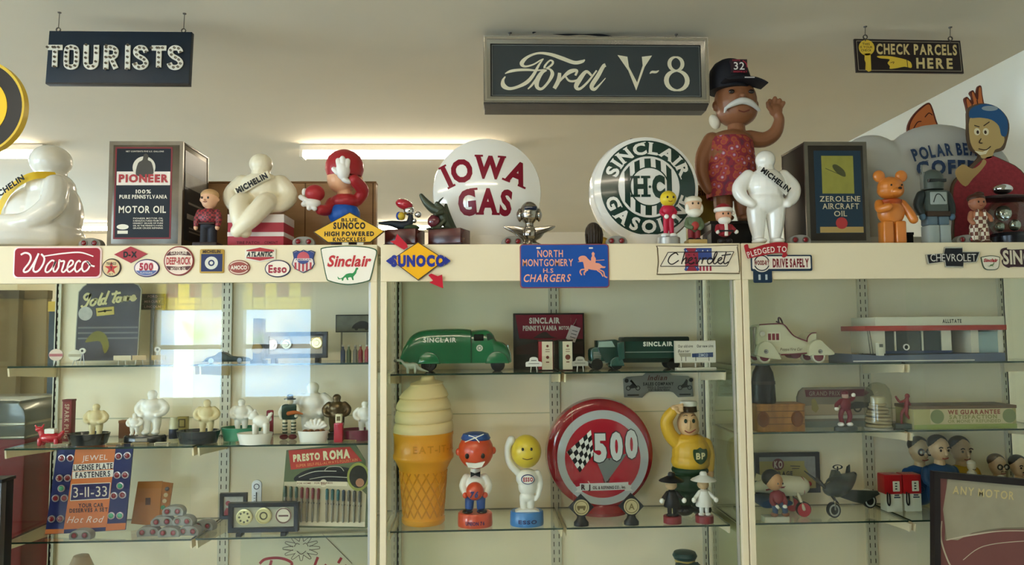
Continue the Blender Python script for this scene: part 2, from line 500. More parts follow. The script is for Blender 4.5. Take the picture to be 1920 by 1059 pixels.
for n, (a, b) in enumerate(ADDED_WINS, 3):  # frames and panes of the added side windows
    e = bpy.data.objects.new('window_%d' % n, None); COL.objects.link(e); e.location = (LX, (a+b)/2, .7); e['kind'] = 'structure'
    f = .045
    wobj('window_frame', [(LX-.09, LX+.02, a, a+f, .7, 2.2), (LX-.09, LX+.02, b-f, b, .7, 2.2), (LX-.09, LX+.02, a, b, .7, .7+f), (LX-.09, LX+.02, a, b, 2.2-f, 2.2), (LX-.07, LX, a, b, 1.40, 1.445)], white_paint, e)
    wobj('window_pane', [(LX-.05, LX-.046, a+f, b-f, .7+f, 2.2-f)], pane_m, e)
# daylight outside: pale sky over a bright garden
sky = bpy.data.materials.new('daylight'); sky.use_nodes = True
nt = sky.node_tree; nt.nodes.clear()
em = nt.nodes.new('ShaderNodeEmission'); ou = nt.nodes.new('ShaderNodeOutputMaterial'); tc = nt.nodes.new('ShaderNodeTexCoord')
nz = nt.nodes.new('ShaderNodeTexNoise'); nz.inputs['Scale'].default_value = 1.6; nz.inputs['Detail'].default_value = 3
cr = nt.nodes.new('ShaderNodeValToRGB')
cr.color_ramp.elements[0].position = .42; cr.color_ramp.elements[0].color = (.40, .68, 1.0, 1)
cr.color_ramp.elements[1].position = .6; cr.color_ramp.elements[1].color = (.80, .92, 1.0, 1)
el = cr.color_ramp.elements.new(.72); el.color = (.5, .78, .42, 1)
nt.links.new(tc.outputs['Object'], nz.inputs['Vector']); nt.links.new(nz.outputs['Fac'], cr.inputs[0])
nt.links.new(cr.outputs[0], em.inputs[0]); em.inputs[1].default_value = DAY
nt.links.new(em.outputs[0], ou.inputs[0])
wobj('exterior_sky', [(-4.6, -.6, FY-.62, FY-.6, .0, 2.6), (LX-.62, LX-.6, -5.0, 5.0, .0, 2.8)], sky, kind='structure')  # second panel glows behind the added side windows
# stained-glass valances hanging in the two reflected windows
def stained(x0, x1, label, txt):
    o = wempty('stained_glass_panel', ((x0+x1)/2, FY+.03, 1.80), label, 'stained glass')
    def cg(h):
        m = bpy.data.materials.new('stained_'+h); m.use_nodes = True; n_ = m.node_tree; n_.nodes.clear()
        t = n_.nodes.new('ShaderNodeBsdfTranslucent'); d = n_.nodes.new('ShaderNodeBsdfTransparent'); mx = n_.nodes.new('ShaderNodeMixShader'); q = n_.nodes.new('ShaderNodeOutputMaterial')
        t.inputs[0].default_value = lin(h); d.inputs[0].default_value = lin(h); mx.inputs[0].default_value = .3
        n_.links.new(d.outputs[0], mx.inputs[1]); n_.links.new(t.outputs[0], mx.inputs[2]); n_.links.new(mx.outputs[0], q.inputs[0]); return m
    ye, rd = cg('f4d94a'), cg('b8352c')
    bars = [(x0, x1, FY+.028, FY+.034, z, z+.006) for z in (1.80, 1.86, 1.93, 2.02, 2.10)]
    n = 6
    for i in range(n+1):
        x = x0+(x1-x0-.006)*i/n; bars.append((x, x+.006, FY+.028, FY+.034, 1.80, 2.106))
    wobj('glass_pane', [(x0, x1, FY+.029, FY+.033, 1.80, 1.93)], ye, o)
    wobj('came', bars, M('2a2a22', .5), o)
    rb = []; yb = []
    for i in range(n):
        xa = x0+(x1-x0)*i/n; xb = x0+(x1-x0)*(i+1)/n
        (rb if i % 2 else yb).append((xa, xb, FY+.029, FY+.033, 1.93, 2.10))
    wobj('red_glass', rb, rd, o); wobj('yellow_glass', yb, ye, o)
stained(-3.36, -2.64, 'yellow and red stained glass valance in the window nearer the corner', 'Y')
stained(-2.48, -1.74, 'yellow and red stained glass valance in the middle window', 'O')

# ------------------------------------------------------------------ fluorescent strips on the ceiling
tube_m = emit('fff0d6', TUBE)
tube_far_m = emit('fff0d6', TUBE_FAR)
body_m = M('d9d4c8', .4)
def strip(x0, x1, y, label):
    o = wempty('fluorescent_light', ((x0+x1)/2, y, CEIL), label, 'ceiling light', None)
    wobj('housing', [(x0, x1, y-.045, y+.045, CEIL-.04, CEIL)], body_m, o, bev=.006)
    wobj('end_cap', [(x0, x0+.02, y-.045, y+.045, CEIL-.08, CEIL-.04)], body_m, o)
    wobj('end_cap', [(x1-.02, x1, y-.045, y+.045, CEIL-.08, CEIL-.04)], body_m, o)
    for dy in (-.028, .028):
        b = bmesh.new(); bmesh.ops.create_cone(b, cap_ends=True, segments=14, radius1=.016, radius2=.016, depth=x1-x0-.04)
        for v in b.verts: v.co = Vector((v.co.z, v.co.x+dy, v.co.y-.058))
        me = bpy.data.meshes.new('tube'); b.to_mesh(me); b.free(); me.materials.append(tube_far_m if y > 0 else tube_m)
        t = bpy.data.objects.new('tube', me); COL.objects.link(t); t.parent = o
strip(-1.10, .12, 2.02, 'lit fluorescent strip on the ceiling behind the red-capped figure and the white globe')
strip(-4.0, -2.62, 2.02, 'lit fluorescent strip on the ceiling behind the big seated statuette')
strip(-1.08, .1, 5.2, 'far lit fluorescent strip low above the wooden display blocks')
strip(-4.6, -3.3, 5.2, 'far lit fluorescent strip near the back corner of the room')
strip(-2.9, -1.6, -1.6, 'fluorescent strip on the ceiling in front of the cases, by the vending machine side')  # unseen strip added to lift the room light
strip(-.9, .5, -1.6, 'fluorescent strip on the ceiling in front of the middle case')  # another unseen strip, added for brightness
strip(-1.6, -.2, -3.9, 'fluorescent strip on the ceiling near the windows')  # also added out of view to light the room

# ------------------------------------------------------------------ the three display cases
cream = M('e8d9b6', .42, var=.02, scale=5)
backm = M('f6e9cc', .7, var=.06, scale=3.5)
inner = M('c9c4a4', .6)
glass = thin_glass('door_glass', 'fefffd', 1.31)
sideglass = thin_glass('side_glass', 'f2f6ef', 1.45)
endglass = thin_glass('end_glass', 'f4f6f0', 1.15)
shelfglass = thin_glass('shelf_glass', 'fbfdf9', 1.45)
edge_m = M('1e3328', .15)
alu = M('c9c9c4', .35, metal=.8)
stdm = M('cfc9b4', .45, metal=.2)
slotm = M('3a3328', .8)
HT, HB = 1.848, 1.7225
CB = .43
CASES = [(-1.645, -.351, 'cream display case with the pale statuettes and licence plate fastener card'),
         (-.339, .8915, 'cream display case with the green tanker truck and ice cream cone'),
         (.8955, 2.13, 'cream display case with the pedal car and toy service station')]
STDS = [((-1.63, -.99, -.375), (1.447, 1.168, .855)), ((-.325, .285, .87), (1.407, .870)), ((.91, 1.535, 2.11), (1.427, 1.182, .862))]
for (x0, x1, lab), (stx, shz) in zip(CASES, STDS):
    o = wempty('display_case', ((x0+x1)/2, 0, 0), lab, 'display case', None)
    wobj('header', [(x0, x1, 0, .018, HB, HT)], cream, o, bev=.002)
    wobj('top_board', [(x0, x1, .018, CB+.02, HT-.03, HT-.001)], cream, o)
    for xa in (x0, x1-.021):
        if xa < -1.5: continue
        wobj('front_post', [(xa, xa+.021, 0, .02, 0, HB)], cream, o, bev=.0015)
    wobj('back_panel', [(x0+.01, x1-.01, CB, CB+.012, .3, HT-.03)], backm, o)
    wobj('seam_strip', [(x0+.02, x1-.02, CB-.003, CB, z, z+.004) for z in (1.23,)], inner, o)
    wobj('base_cabinet', [(x0, x1, .03, CB+.02, 0, .36)], cream, o, bev=.003)
    for xa in (x0+.002, x1-.006):
        wobj('side_pane', [(xa, xa+.004, .045, CB-.002, .36, HT-.03)], endglass if xa < -1.5 else sideglass, o)
    wobj('corner_trim', [(x0+.008, x0+.014, CB-.012, CB, .36, HT-.03)], alu, o)
    wobj('corner_trim', [(x1-.014, x1-.008, CB-.012, CB, .36, HT-.03)], alu, o)
    xm = (x0+x1)/2
    wobj('sliding_door', [(x0+.012, xm+.03, .034, .038, .37, HT-.035)], glass, o)
    wobj('sliding_door', [(xm-.03, x1-.012, .024, .028, .37, HT-.035)], glass, o)
    wobj('door_edge', [(x1-.031, x1-.023, .022, .030, .37, HB)], alu, o)
    for i, sx in enumerate(stx):
        w = .011 if i in (0, 2) else .020
        st_ = wobj('slotted_standard', [(sx-w, sx+w, CB-.012, CB, .36, HT-.03)], stdm, o)
        sl = []
        cols = (0,) if i in (0, 2) else (-.010, .010)
        z = .45
        while z < 1.78:
            sl += [(sx+c-.0016, sx+c+.0016, CB-.0126, CB-.011, z, z+.017) for c in cols]; z += .030
        wobj('slot', sl, slotm, o).parent = st_
        for z in shz:
            for c in cols:
                b = bmesh.new()
                pts = [(CB-.012, z-.0075), (CB-.012, z-.055), (.165, z-.036), (.135, z-.036), (.130, z-.008), (.136, z-.008)]
                q = [b.verts.new((sx+c-.003, y, zz)) for y, zz in pts]; f = b.faces.new(q)
                r = bmesh.ops.extrude_face_region(b, geom=[f])
                for v in r['geom']:
                    if isinstance(v, bmesh.types.BMVert): v.co.x += .006
                bmesh.ops.recalc_face_normals(b, faces=b.faces[:])
                for v in b.verts: v.co -= o.location
                me = bpy.data.meshes.new('shelf_bracket'); b.to_mesh(me); b.free(); me.materials.append(cream)
                k = bpy.data.objects.new('shelf_bracket', me); COL.objects.link(k); k.parent = o
def shelf(x0, x1, z, y0, label, th=.006):
    org = ((x0+x1)/2, (y0+CB)/2, z-th)
    o = wobj('glass_shelf', [(x0, x1, y0, CB-.014, z-th, z)], [shelfglass, edge_m], org=org)
    for f in o.data.polygons:
        if abs(f.normal.z) < .5: f.material_index = 1
    o['label'] = label; o['category'] = 'shelf'; o['group'] = 'glass shelves in the display cases'
    return o
SH = {}
def shelves(tag, xs, zs, y0, names):
    for i in range(2):
        for z, nm in zip(zs, names[i]):
            SH[(tag, i, z)] = shelf(xs[i]+.006, xs[i+1]-.006, z, y0[i], nm)
L1, L2, L3 = 1.447, 1.168, .855
C1, C2 = 1.407, .870
R1, R2, R3 = 1.427, 1.182, .862
shelves('L', (-1.632, -.99, -.372), (L1, L2, L3), (.12, .125), (
    ['upper glass shelf under the script-lettered counter sign', 'glass shelf holding the red toy and seated cream statuette on ashtray', 'glass shelf holding the licence plate fastener card and reflector pile'],
    ['upper glass shelf under the black framed medallion case', 'glass shelf holding the white ashtrays and dancer in a black hat', 'glass shelf holding the pen display card and framed coins']))
shelves('C', (-.325, .285, .872), (C1, C2), (.11, .11), (
    ['glass shelf holding the green tanker truck', 'glass shelf holding the ice cream cone and two bobbleheads'],
    ['glass shelf holding the dark green lorry and small billboard', 'glass shelf holding the chequered-flag globe and saluting man']))
shelves('R', (.91, 1.535, 2.11), (R1, R2, R3), (.15, .15), (
    ['glass shelf holding the cream pedal car', 'glass shelf holding the wooden crate and race tin', 'glass shelf holding the toy aeroplanes'],
    ['glass shelf holding the toy service station', 'glass shelf holding the long lettered box', 'glass shelf holding the toy fuel pumps and busts']))
# ------------------------------------------------------------------ signs hung from the ceiling
wire_m = M('55504a', .4, metal=.7); chrome = M('d8d8d8', .12, metal=1.0); white = M('f0ece0', .4); blk = M('17181a', .45)
def wire(t, px, py_top, py_bot, d=0.0, ring=True):
    """hanging wire from the ceiling to an eye on the sign"""
    b = t.b(); top = (t.o.location.z - CEIL)/t.k + t.cy
    b.tb([(px+1, top, d, .7), (px, py_bot-7, d, .7)], n=6, cap=False); b.end('wire', wire_m)
    if ring:
        b = t.b(); b.rg(px, py_bot-4, 3.0, 4.6, d-.002, d+.002, n=16); b.tb([(px, py_bot, d, 1.1), (px, py_bot+3, d, 1.1)], n=6); b.end('eye_hook', wire_m)
    b = t.b(); b.la(px+1, [(0, top), (3.5, top), (3, top+1.6), (0, top+2)], d=d, n=12); b.end('ceiling_hook', wire_m)

t = T('hanging_sign', 'dark navy hanging sign with white letters full of bulb sockets', 'sign', 221, 157, .12)
b = t.b(); b.pg([(92, 56), (355, 56), (352, 157), (88, 157)], 0, .022, bev=1.2); b.end('board', M('16222e', .35, var=.25, scale=9))
b = t.b(); b.bx(89, 155.5, 352, 158.5, -.002, .024, .6); b.end('bottom_edge', M('3a3430', .6, var=.4, scale=30))
lw = 9.6; lt = M('d9d6c8', .5); soc = M('6b6152', .5)
def bulbsign():
    V = {'T': [[(0, 0), (27, 0)], [(13.5, 0), (13.5, 37)]],
         'O': [[(4.5, 10), (6, 2), (13, -.5), (21, 2), (23, 10), (23, 27), (21, 35), (13, 37.5), (6, 35), (4.5, 27), (4.5, 10)]],
         'U': [[(4.5, -5), (4.5, 27), (7, 35), (13, 37.5), (20, 35), (23, 27), (23, -5)]],
         'R': [[(4.5, -4), (4.5, 41)], [(4.5, 0), (15, 0), (21, 4), (22, 10), (19, 17), (4.5, 19)], [(13, 19), (23, 40)]],
         'I': [[(5, -5), (5, 41)]],
         'S': [[(24, 8), (20, 1), (12, -.5), (6, 3), (5, 10), (10, 16), (19, 21), (24, 28), (21, 35), (13, 37.5), (6, 35), (3, 29)]]}
    b = t.b()
    for ch, x0 in zip('TOURISTS', (92, 122, 158, 195, 234, 249, 283, 313)):
        for s in V[ch]:
            q = [(x0+x, 89+y) for x, y in s]
            if ch in 'TI' or len(s) == 2:
                # straight bars end square
                dx, dy = q[1][0]-q[0][0], q[1][1]-q[0][1]
                b.st([(q[0][0], q[0][1]), (q[1][0], q[1][1])], -.0015, w=lw, sm=1, ex=.004)
            else: b.st(q, -.0015, w=lw, sm=3, ex=.004)
            q2 = spline(q, 4) if len(q) > 2 else [tuple(a+(e-a)*i/8 for a, e in zip(q[0], q[1])) for i in range(9)]
            acc = 99.0
            for i, p in enumerate(q2):
                if i: acc += math.hypot(p[0]-q2[i-1][0], p[1]-q2[i-1][1])
                if acc > 7.5:
                    acc = 0; c = t.b(); c.lay(p[0], p[1], [(2.3, -.0055), (2.3, -.010), (1.2, -.010), (1.0, -.006)], n=10); c.end('bulb_socket', soc)
    b.end('lettering', lt, sm=False)
bulbsign()
wire(t, 106, 20, 56, .01); wire(t, 338, 20, 56, .01)

t = T('hanging_sign', 'chrome-framed black glass hanging sign with cream script and numeral lettering', 'sign', 1119, 206, .25)
b = t.b(); b.frame(907, 67, 1332, 194, 13, -.012, .06, .012); b.end('frame', M('b9b6ae', .22, metal=.9))
b = t.b(); b.frame(909.5, 69.5, 1329.5, 191.5, 4, -.016, -.004, .002); b.end('frame_bead', M('d6d3cc', .12, metal=1))
b = t.b(); b.pg([(907, 194), (1332, 194), (1326, 207), (909, 207)], .0, .06); b.end('bottom_edge', M('4c463f', .45, metal=.5, var=.3, scale=12))
b = t.b(); b.bx(918, 78, 1321, 184, .006, .055); b.end('housing', M('1c1e1e', .4))
b = t.b(); b.rr(924, 83, 1317, 178, 6, .003, .006); b.end('glass_panel', M('30383b', .10, coat=.5, var=.12, scale=5))
b = t.b(); b.frame(923, 82, 1317, 179, 1.0, .0024, .004); b.end('border_line', M('777b78', .4))
b = t.b(); D = .0022
def fx(pts): return [(960+p[0]/3.996, p[1]/3.996)+tuple(p[2:]) for p in pts]
b.st(fx([(552, 437, 2), (530, 452, 6), (470, 460, 7), (380, 428, 7.5), (290, 398, 6), (200, 390, 4), (120, 420, 5), (76, 468, 8), (100, 492, 4), (160, 478, 3), (215, 445, 2.4), (240, 432, 1.5)]), D)
b.st(fx([(240, 432, 1.5), (205, 480, 4), (160, 560, 6), (110, 615, 7), (40, 650, 5.5), (-20, 662, 6), (-62, 640, 9), (-66, 600, 5), (-48, 570, 2)]), D)
b.st(fx([(-50, 548, 1.5), (-10, 530, 5), (50, 520, 5), (120, 518, 4.5), (190, 522, 3), (250, 512, 3), (300, 480, 4), (310, 455, 4), (290, 445, 3), (262, 470, 3.5), (246, 500, 4), (262, 520, 3)]), D)
b.st(fx([(262, 520, 3), (225, 540, 7), (190, 600, 9), (190, 650, 7), (225, 662, 5), (275, 610, 5), (305, 550, 7), (290, 515, 4), (262, 508, 2)]), D)
b.st(fx([(120, 665, 2), (150, 635, 4), (190, 580, 4)]), D)
b.st(fx([(360, 540, 6), (350, 600, 8), (318, 660, 7)]), D)
b.st(fx([(340, 630, 2), (390, 570, 5), (440, 530, 8), (490, 522, 5), (478, 560, 4)]), D)
b.st(fx([(400, 560, 3), (430, 600, 4), (480, 600, 4), (530, 570, 2)]), D)
b.st(fx([(600, 560, 4), (560, 530, 6), (510, 590, 9), (482, 645, 8), (510, 662, 5), (570, 610, 4), (640, 520, 3)]), D)
b.st(fx([(708, 478, 7), (690, 490, 7), (650, 560, 8), (600, 640, 8), (620, 665, 6), (660, 630, 3), (706, 578, 1.5)]), D)
b.pg([(960+x/3.996, y/3.996) for x, y in [(800, 400), (875, 412), (885, 490), (945, 610), (990, 480), (985, 412), (1063, 402), (1005, 490), (937, 672), (880, 520)]], D, D)
b.st(fx([(1042, 542, 1.5), (1060, 530, 4.5), (1090, 530, 4.5), (1112, 518, 1.5)]), D)
b.st([(960+(1247+80*math.cos(a))/3.996, (595+75*math.sin(a))/3.996, 3.2+6*abs(math.cos(a))) for a in [2*PI*i/24 for i in range(24)]], D, sm=1, closed=True)
b.st([(960+(1243+50*math.cos(a))/3.996, (466+52*math.sin(a))/3.996, 3.0+4.5*abs(math.cos(a))) for a in [2*PI*i/24 for i in range(24)]], D, sm=1, closed=True)
b.end('lettering', M('d8d0b4', .5), sm=False)
wire(t, 957, 40, 68, .03); wire(t, 1276, 40, 72, .03)
t = T('coiled_cord', 'black power cord lying on top of the chrome-framed sign', 'cord', 1090, 66, .29)
b = t.b(); b.tb([(999, 66, -.02, 1.8), (1008, 62, -.015, 2.2), (1040, 62.5, 0, 2.5), (1064, 64, 0, 3), (1085, 61, 0, 4.5), (1105, 61.5, 0, 4.5), (1130, 66, 0, 2.8), (1150, 67.5, .01, 1.6), (1165, 69.5, .015, 1.2)], smooth=4); b.end('cord', M('1d1d22', .4))

t = T('hanging_sign', 'small dark brown sign with yellow pointing hand and parcel lettering', 'sign', 1706, 137, .195)
b = t.b(); b.pg([(1602, 72), (1806, 74), (1810, 137), (1604, 136)], 0, .008); b.end('board', M('241b1a', .35))
ye = M('d3b03a', .5); pale = M('c9b27a', .5)
b = t.b()
for a, c in (((1606, 76), (1803, 78)), ((1803, 78), (1806, 133)), ((1806, 133), (1608, 132)), ((1608, 132), (1606, 76))): b.st([a, c], -.0006, w=1.0, sm=1)
b.end('border_line', M('9a8f7a', .5), sm=False)
b = t.b(); b.tx('CHECK PARCELS', 1721, 91.5, 155, 19, -.0008, bold=.035, rot=.4); b.tx('HERE', 1754, 118, 70, 19, -.0008, bold=.035, gap=.2, rot=.4); b.end('lettering', pale, sm=False)
b = t.b(); b.dc(1625, 89, 15, -.0012, -.0004, n=28); b.pg([(1621, 100), (1632, 100), (1632, 133), (1627, 135), (1621, 131), (1622, 118), (1620, 112)], -.0012, -.0004); b.end('tag_shape', ye, sm=False)
b = t.b(); b.tx('THIS', 1624, 82, 14, 4, -.0016); b.tx('IS YOUR', 1624, 88, 24, 4, -.0016); b.tx('CHECK', 1624, 94, 20, 4, -.0016); b.end('tag_lettering', blk, sm=False)
b = t.b(); b.pg(spline([(1645, 105), (1668, 105), (1690, 109), (1703, 113), (1709, 118), (1709, 127), (1696, 125), (1680, 128), (1668, 129), (1668, 124), (1664, 118), (1668, 111), (1650, 109)], 4, True), -.0012, -.0004); b.end('pointing_hand', ye, sm=False)
b = t.b(); b.st([(1669, 118), (1676, 116), (1674, 120)], -.0016, w=1); b.st([(1701, 111), (1702, 127)], -.0016, w=1.2, sm=1); b.end('hand_line', blk, sm=False)
wire(t, 1622.5, 53, 73, -.003); wire(t, 1786, 55, 75, -.003)

t = T('round_sign', 'round black sign with yellow rim and yellow disc, hung by the ceiling', 'sign', -52, 290, -.25)
b = t.b(); b.lay(-52, 199, [(88, .018), (94, .018), (94, -.006), (90, -.006), (88, 0)], n=64); b.end('rim', M('d9b53a', .4))
b = t.b(); b.dc(-52, 199, 88.5, -.001, .016, n=64); b.end('disc', M('1d1e20', .35))
b = t.b(); b.dc(-52, 199, 61, -.0025, -.001, n=48); b.end('yellow_centre', M('f0c020', .4))
wire(t, -52, 20, 106, .006)

# ------------------------------------------------------------------ signs fixed to the cream headers
red = M('b3152c', .3, coat=.4); redw = M('f2dcd6', .4); navy = M('1f2a5c', .35); cream_w = M('efe6d2', .45)
D = -.004
t = T('script_sign', 'red rounded plaque with white brush-script lettering on the case header', 'sign', 108, 522, 0)
b = t.b(); b.rr(27, 462, 189, 522, 9, D, -.0003, bev=1); b.end('border', M('f3d5d2', .35))
b = t.b(); b.rr(30, 465, 186, 519, 7.5, D-.0008, D); b.end('red_field', M('98061f', .4))
b = t.b(); F = D-.0014
def wx(pts): return [(p[0]/8.825, 440+p[1]/8.825)+((p[2],) if len(p) > 2 else (3.4,)) for p in pts]
b.st(wx([(362, 330), (430, 298), (500, 320), (525, 385), (495, 470), (430, 560), (418, 600), (442, 618), (500, 592), (560, 500), (610, 400), (650, 308)]), F)
b.st(wx([(650, 308), (615, 400), (580, 520), (575, 590), (615, 615), (670, 580), (725, 490), (745, 410), (732, 362), (690, 318)]), F)
b.st([(82, 480.5, 2), (98, 478, 2.4), (120, 475, 2.6), (150, 473.5, 2.6), (174, 481, 2)], F)
for s in ([(103, 490), (98, 488.5), (90, 497), (87, 508), (92, 510), (99, 503), (105, 491), (102, 500), (102, 508), (106, 509), (111, 501)],
          [(111, 501), (112, 488), (115, 490), (121, 490), (119, 500), (117, 508), (121, 510), (128, 502)],
          [(128, 502), (136, 496), (137, 490), (132, 489), (128, 497), (127, 506), (132, 510), (141, 502)],
          [(151, 492), (148, 489), (143, 494), (141, 504), (145, 510), (154, 502)],
          [(162, 490), (156, 493), (154, 503), (158, 509.5), (165, 505), (168, 496), (163, 490), (168, 497), (177, 500)]): b.st(s, F, w=3.2)
b.end('lettering', M('fbe6e0', .4), sm=False)

def badge_round(cx, cy, rx, ry, label, rim, field, w=2.2):
    t = T('round_badge', label, 'badge', cx, cy+ry, 0)
    b = t.b(); b.dc(cx, cy, rx, D, -.0003, ry=ry, bev=.8); b.end('rim', rim)
    b = t.b(); b.dc(cx, cy, rx-w, D-.0006, D, ry=ry-w); b.end('field', field)
    return t
F = D-.0012
t = badge_round(209.5, 502, 17.5, 17.5, 'small round badge with a red star on tan, lowest beside the script plaque', M('3a2a24', .4), M('d8bd8e', .4))
b = t.b(); pts = []
for i in range(10):
    r = (13 if i % 2 == 0 else 5); a = -PI/2+i*PI/5; pts.append((209.5+r*math.cos(a), 503+r*math.sin(a)))
b.pg(pts, F, F); b.end('star', M('b5352e', .4), sm=False)
b = t.b(); b.tx('TEXACO', 209.5, 494, 18, 4.5, F-.0004, bold=.03); b.tx('T', 209.5, 503, 4, 6, F-.0004, bold=.04); b.tx('N.Y', 209.5, 514, 8, 3, F-.0004); b.end('lettering', blk, sm=False)
t = T('diamond_badge', 'small red diamond badge with black letters on the case header', 'badge', 245.5, 493, 0)
b = t.b(); b.pg([(215, 477), (245, 462), (276, 476), (246, 493)], D, -.0003); b.end('board', M('a5343c', .4))
b = t.b(); b.tx('D-X', 245, 477, 25, 10, D-.0006, bold=.06, gap=.04); b.end('lettering', blk, sm=False)
t = badge_round(275.5, 502.5, 23.5, 17, 'oval white badge with red number and blue lower band', M('4a3a5e', .4), M('f1dfd8', .4))
b = t.b(); b.pg(b.oval(275.5, 502.5, 20.5, 14, 20, 20, 160), F, F); b.end('blue_band', M('5a6a9c', .4), sm=False)
b = t.b(); b.tx('500', 275, 500, 25, 13, F-.0004, bold=.05, gap=.08); b.end('number', M('a8283c', .4), sm=False)
b = t.b(); b.tx('PLATOLENE', 275.5, 511.5, 22, 3, F-.0004); b.end('lettering', M('dcd5d5', .4), sm=False)
t = badge_round(335.5, 489, 28, 28, 'round white and red oil badge with dark bands above and below', M('8a3a38', .4), M('ecd6c4', .4), 2.6)
b = t.b()
for s in (-1, 1):
    b.pg([(335.5-23, 489+s*9.5), (335.5-21, 489+s*13.5), (335.5-17, 489+s*17.5), (335.5+17, 489+s*17.5), (335.5+21, 489+s*13.5), (335.5+23, 489+s*9.5), (335.5, 489+s*(11.5))], F, F)
b.end('band', M('5a302e', .4), sm=False)
b = t.b(); b.tx('DEEP-ROCK', 335.5, 489, 45, 13, F-.0004, bold=.03, gap=.06); b.end('lettering', M('b04040', .4), sm=False)
b = t.b(); b.tx('GASOLINE', 335.5, 474, 30, 5, F-.0006, bold=.03); b.tx('MOTOR OIL', 335.5, 504, 28, 5, F-.0006, bold=.03); b.end('small_lettering', M('e8d6c0', .4), sm=False)
t = T('square_badge', 'square navy badge in a yellow border with a pale round motif', 'badge', 397.5, 512, 0)
b = t.b(); b.rr(375, 467, 420, 512, 3, D, -.0003, bev=.8); b.end('border', M('b58f3c', .4))
b = t.b(); b.bx(378, 476, 417, 509, D-.0006, D); b.end('field', M('232c58', .4))
b = t.b(); b.tx('MICHELIN', 397, 471.5, 33, 5.5, F, bold=.05, gap=.08); b.end('lettering', M('4a3a24', .4), sm=False)
b = t.b(); b.rg(397, 493, 6, 12, F, F+.0004, n=28); b.dc(397, 493, 3.2, F, F+.0004, n=16); b.end('wheel_motif', M('d9d4c6', .4), sm=False)
t = badge_round(448.5, 501.5, 20.5, 14, 'oval brown-red badge with a white lettered band', M('8f4a40', .4), M('e6d2bc', .4), 1.8)
b = t.b(); b.pg(b.oval(448.5, 501.5, 17, 10.5, 16, 200, 340), F, F); b.pg(b.oval(448.5, 501.5, 17, 10.5, 16, 20, 160), F, F); b.bx(431, 496.5, 466, 506.5, F-.0002, F+.0003); b.end('band', M('9c4d42', .4), sm=False)
b = t.b(); b.tx('AMOCO', 448.5, 501.5, 30, 7, F-.0006, bold=.04, gap=.06); b.end('lettering', M('f0e2d2', .4), sm=False)
t = T('banner_badge', 'white rectangular badge with red chevron edges above and below', 'badge', 488, 491, 0)
b = t.b(); b.pg([(460, 467), (488, 462), (517, 467), (517, 486), (488, 491), (460, 486)], D, -.0003, bev=.6); b.end('board', M('e8dfcb', .45))
b = t.b(); b.pg([(463, 469), (488, 464), (514, 469), (514, 472), (463, 471)], F, F); b.pg([(463, 484), (488, 489), (514, 484), (514, 482), (463, 482)], F, F); b.end('chevron', M('ad3134', .4), sm=False)
b = t.b(); b.tx('ATLANTIC', 487.5, 476.5, 47, 8.5, F-.0003, bold=.05, gap=.07, slant=.25); b.end('lettering', blk, sm=False)
t = badge_round(521, 503.5, 24, 16.5, 'oval cream badge with a dark ring and red letters', M('2c2a4a', .4), M('f0e3d0', .4), 2)
b = t.b(); b.tx('Esso', 521, 504, 34, 14, F, bold=.04, gap=.06); b.end('lettering', M('a33040', .4), sm=False)
t = T('shield_badge', 'blue-topped shield badge with red and white stripes', 'badge', 569, 513, 0)
def shield(g): return [(549+g, 472+g), (556, 469+g), (563, 471+g), (569, 468+g), (576, 471+g), (583, 469+g), (591-g, 472+g), (588-g, 484), (590-g, 495), (585-g, 504-g/2), (569, 512-g), (553+g, 504-g/2), (547.5+g, 495), (551+g, 484)]
b = t.b(); b.pg(shield(0), D, -.0003); b.end('border', M('2f3858', .4))
b = t.b(); b.pg(shield(1.8), D-.0005, D); b.end('field', M('e6d8d0', .4))
b = t.b(); b.pg([(551, 474), (556, 471.5), (569, 470.5), (583, 471.5), (589, 474), (586.5, 486), (551.5, 486)], F, F); b.end('blue_field', M('33427c', .4), sm=False)
b = t.b()
for i in range(5): b.bx(553+i*7, 492, 556.5+i*7, 505+(2.5 if 0 < i < 4 else 0)+(1.5 if i == 2 else 0), F-.0002, F)
b.end('stripe', M('b04048', .4), sm=False)
b = t.b(); b.dc(569, 483.5, 11.5, F-.0004, F, n=28); b.end('emblem', M('c3545c', .4), sm=False)
b = t.b(); b.pg(b.oval(569, 486, 11.5, 9, 14, 0, 180), F-.0006, F-.0006); b.end('emblem_base', M('3c4a80', .4), sm=False)
b = t.b(); b.bx(553, 484.5, 585, 488.5, F-.0009, F-.0004); b.end('lettered_band', M('e3d3cc', .4))
b = t.b(); b.tx('AMERICAN', 569, 486.5, 28, 2.6, F-.0012, bold=.03); b.end('lettering', navy, sm=False)
t = T('shield_sign', 'white rounded sign with red italic lettering and green long-necked silhouette', 'sign', 654, 534, 0)
o1 = spline([(602, 471), (604, 464), (630, 461), (655, 460), (685, 462), (702, 466), (707, 472), (703, 490), (696, 520), (690, 528), (660, 534), (640, 533), (617, 527), (612, 520), (606, 492)], 3, True)
b = t.b(); b.pg(o1, D, -.0003); b.end('border', M('3c5a3c', .4))
b = t.b(); b.pg([(654.5+(x-654.5)*.962, 497+(y-497)*.945) for x, y in o1], D-.0006, D); b.end('field', M('f2ead9', .4))
b = t.b(); b.tx('Sinclair', 656, 489, 80, 20, F, bold=.035, slant=.25, gap=.05); b.end('lettering', M('bf2f33', .4), sm=False)
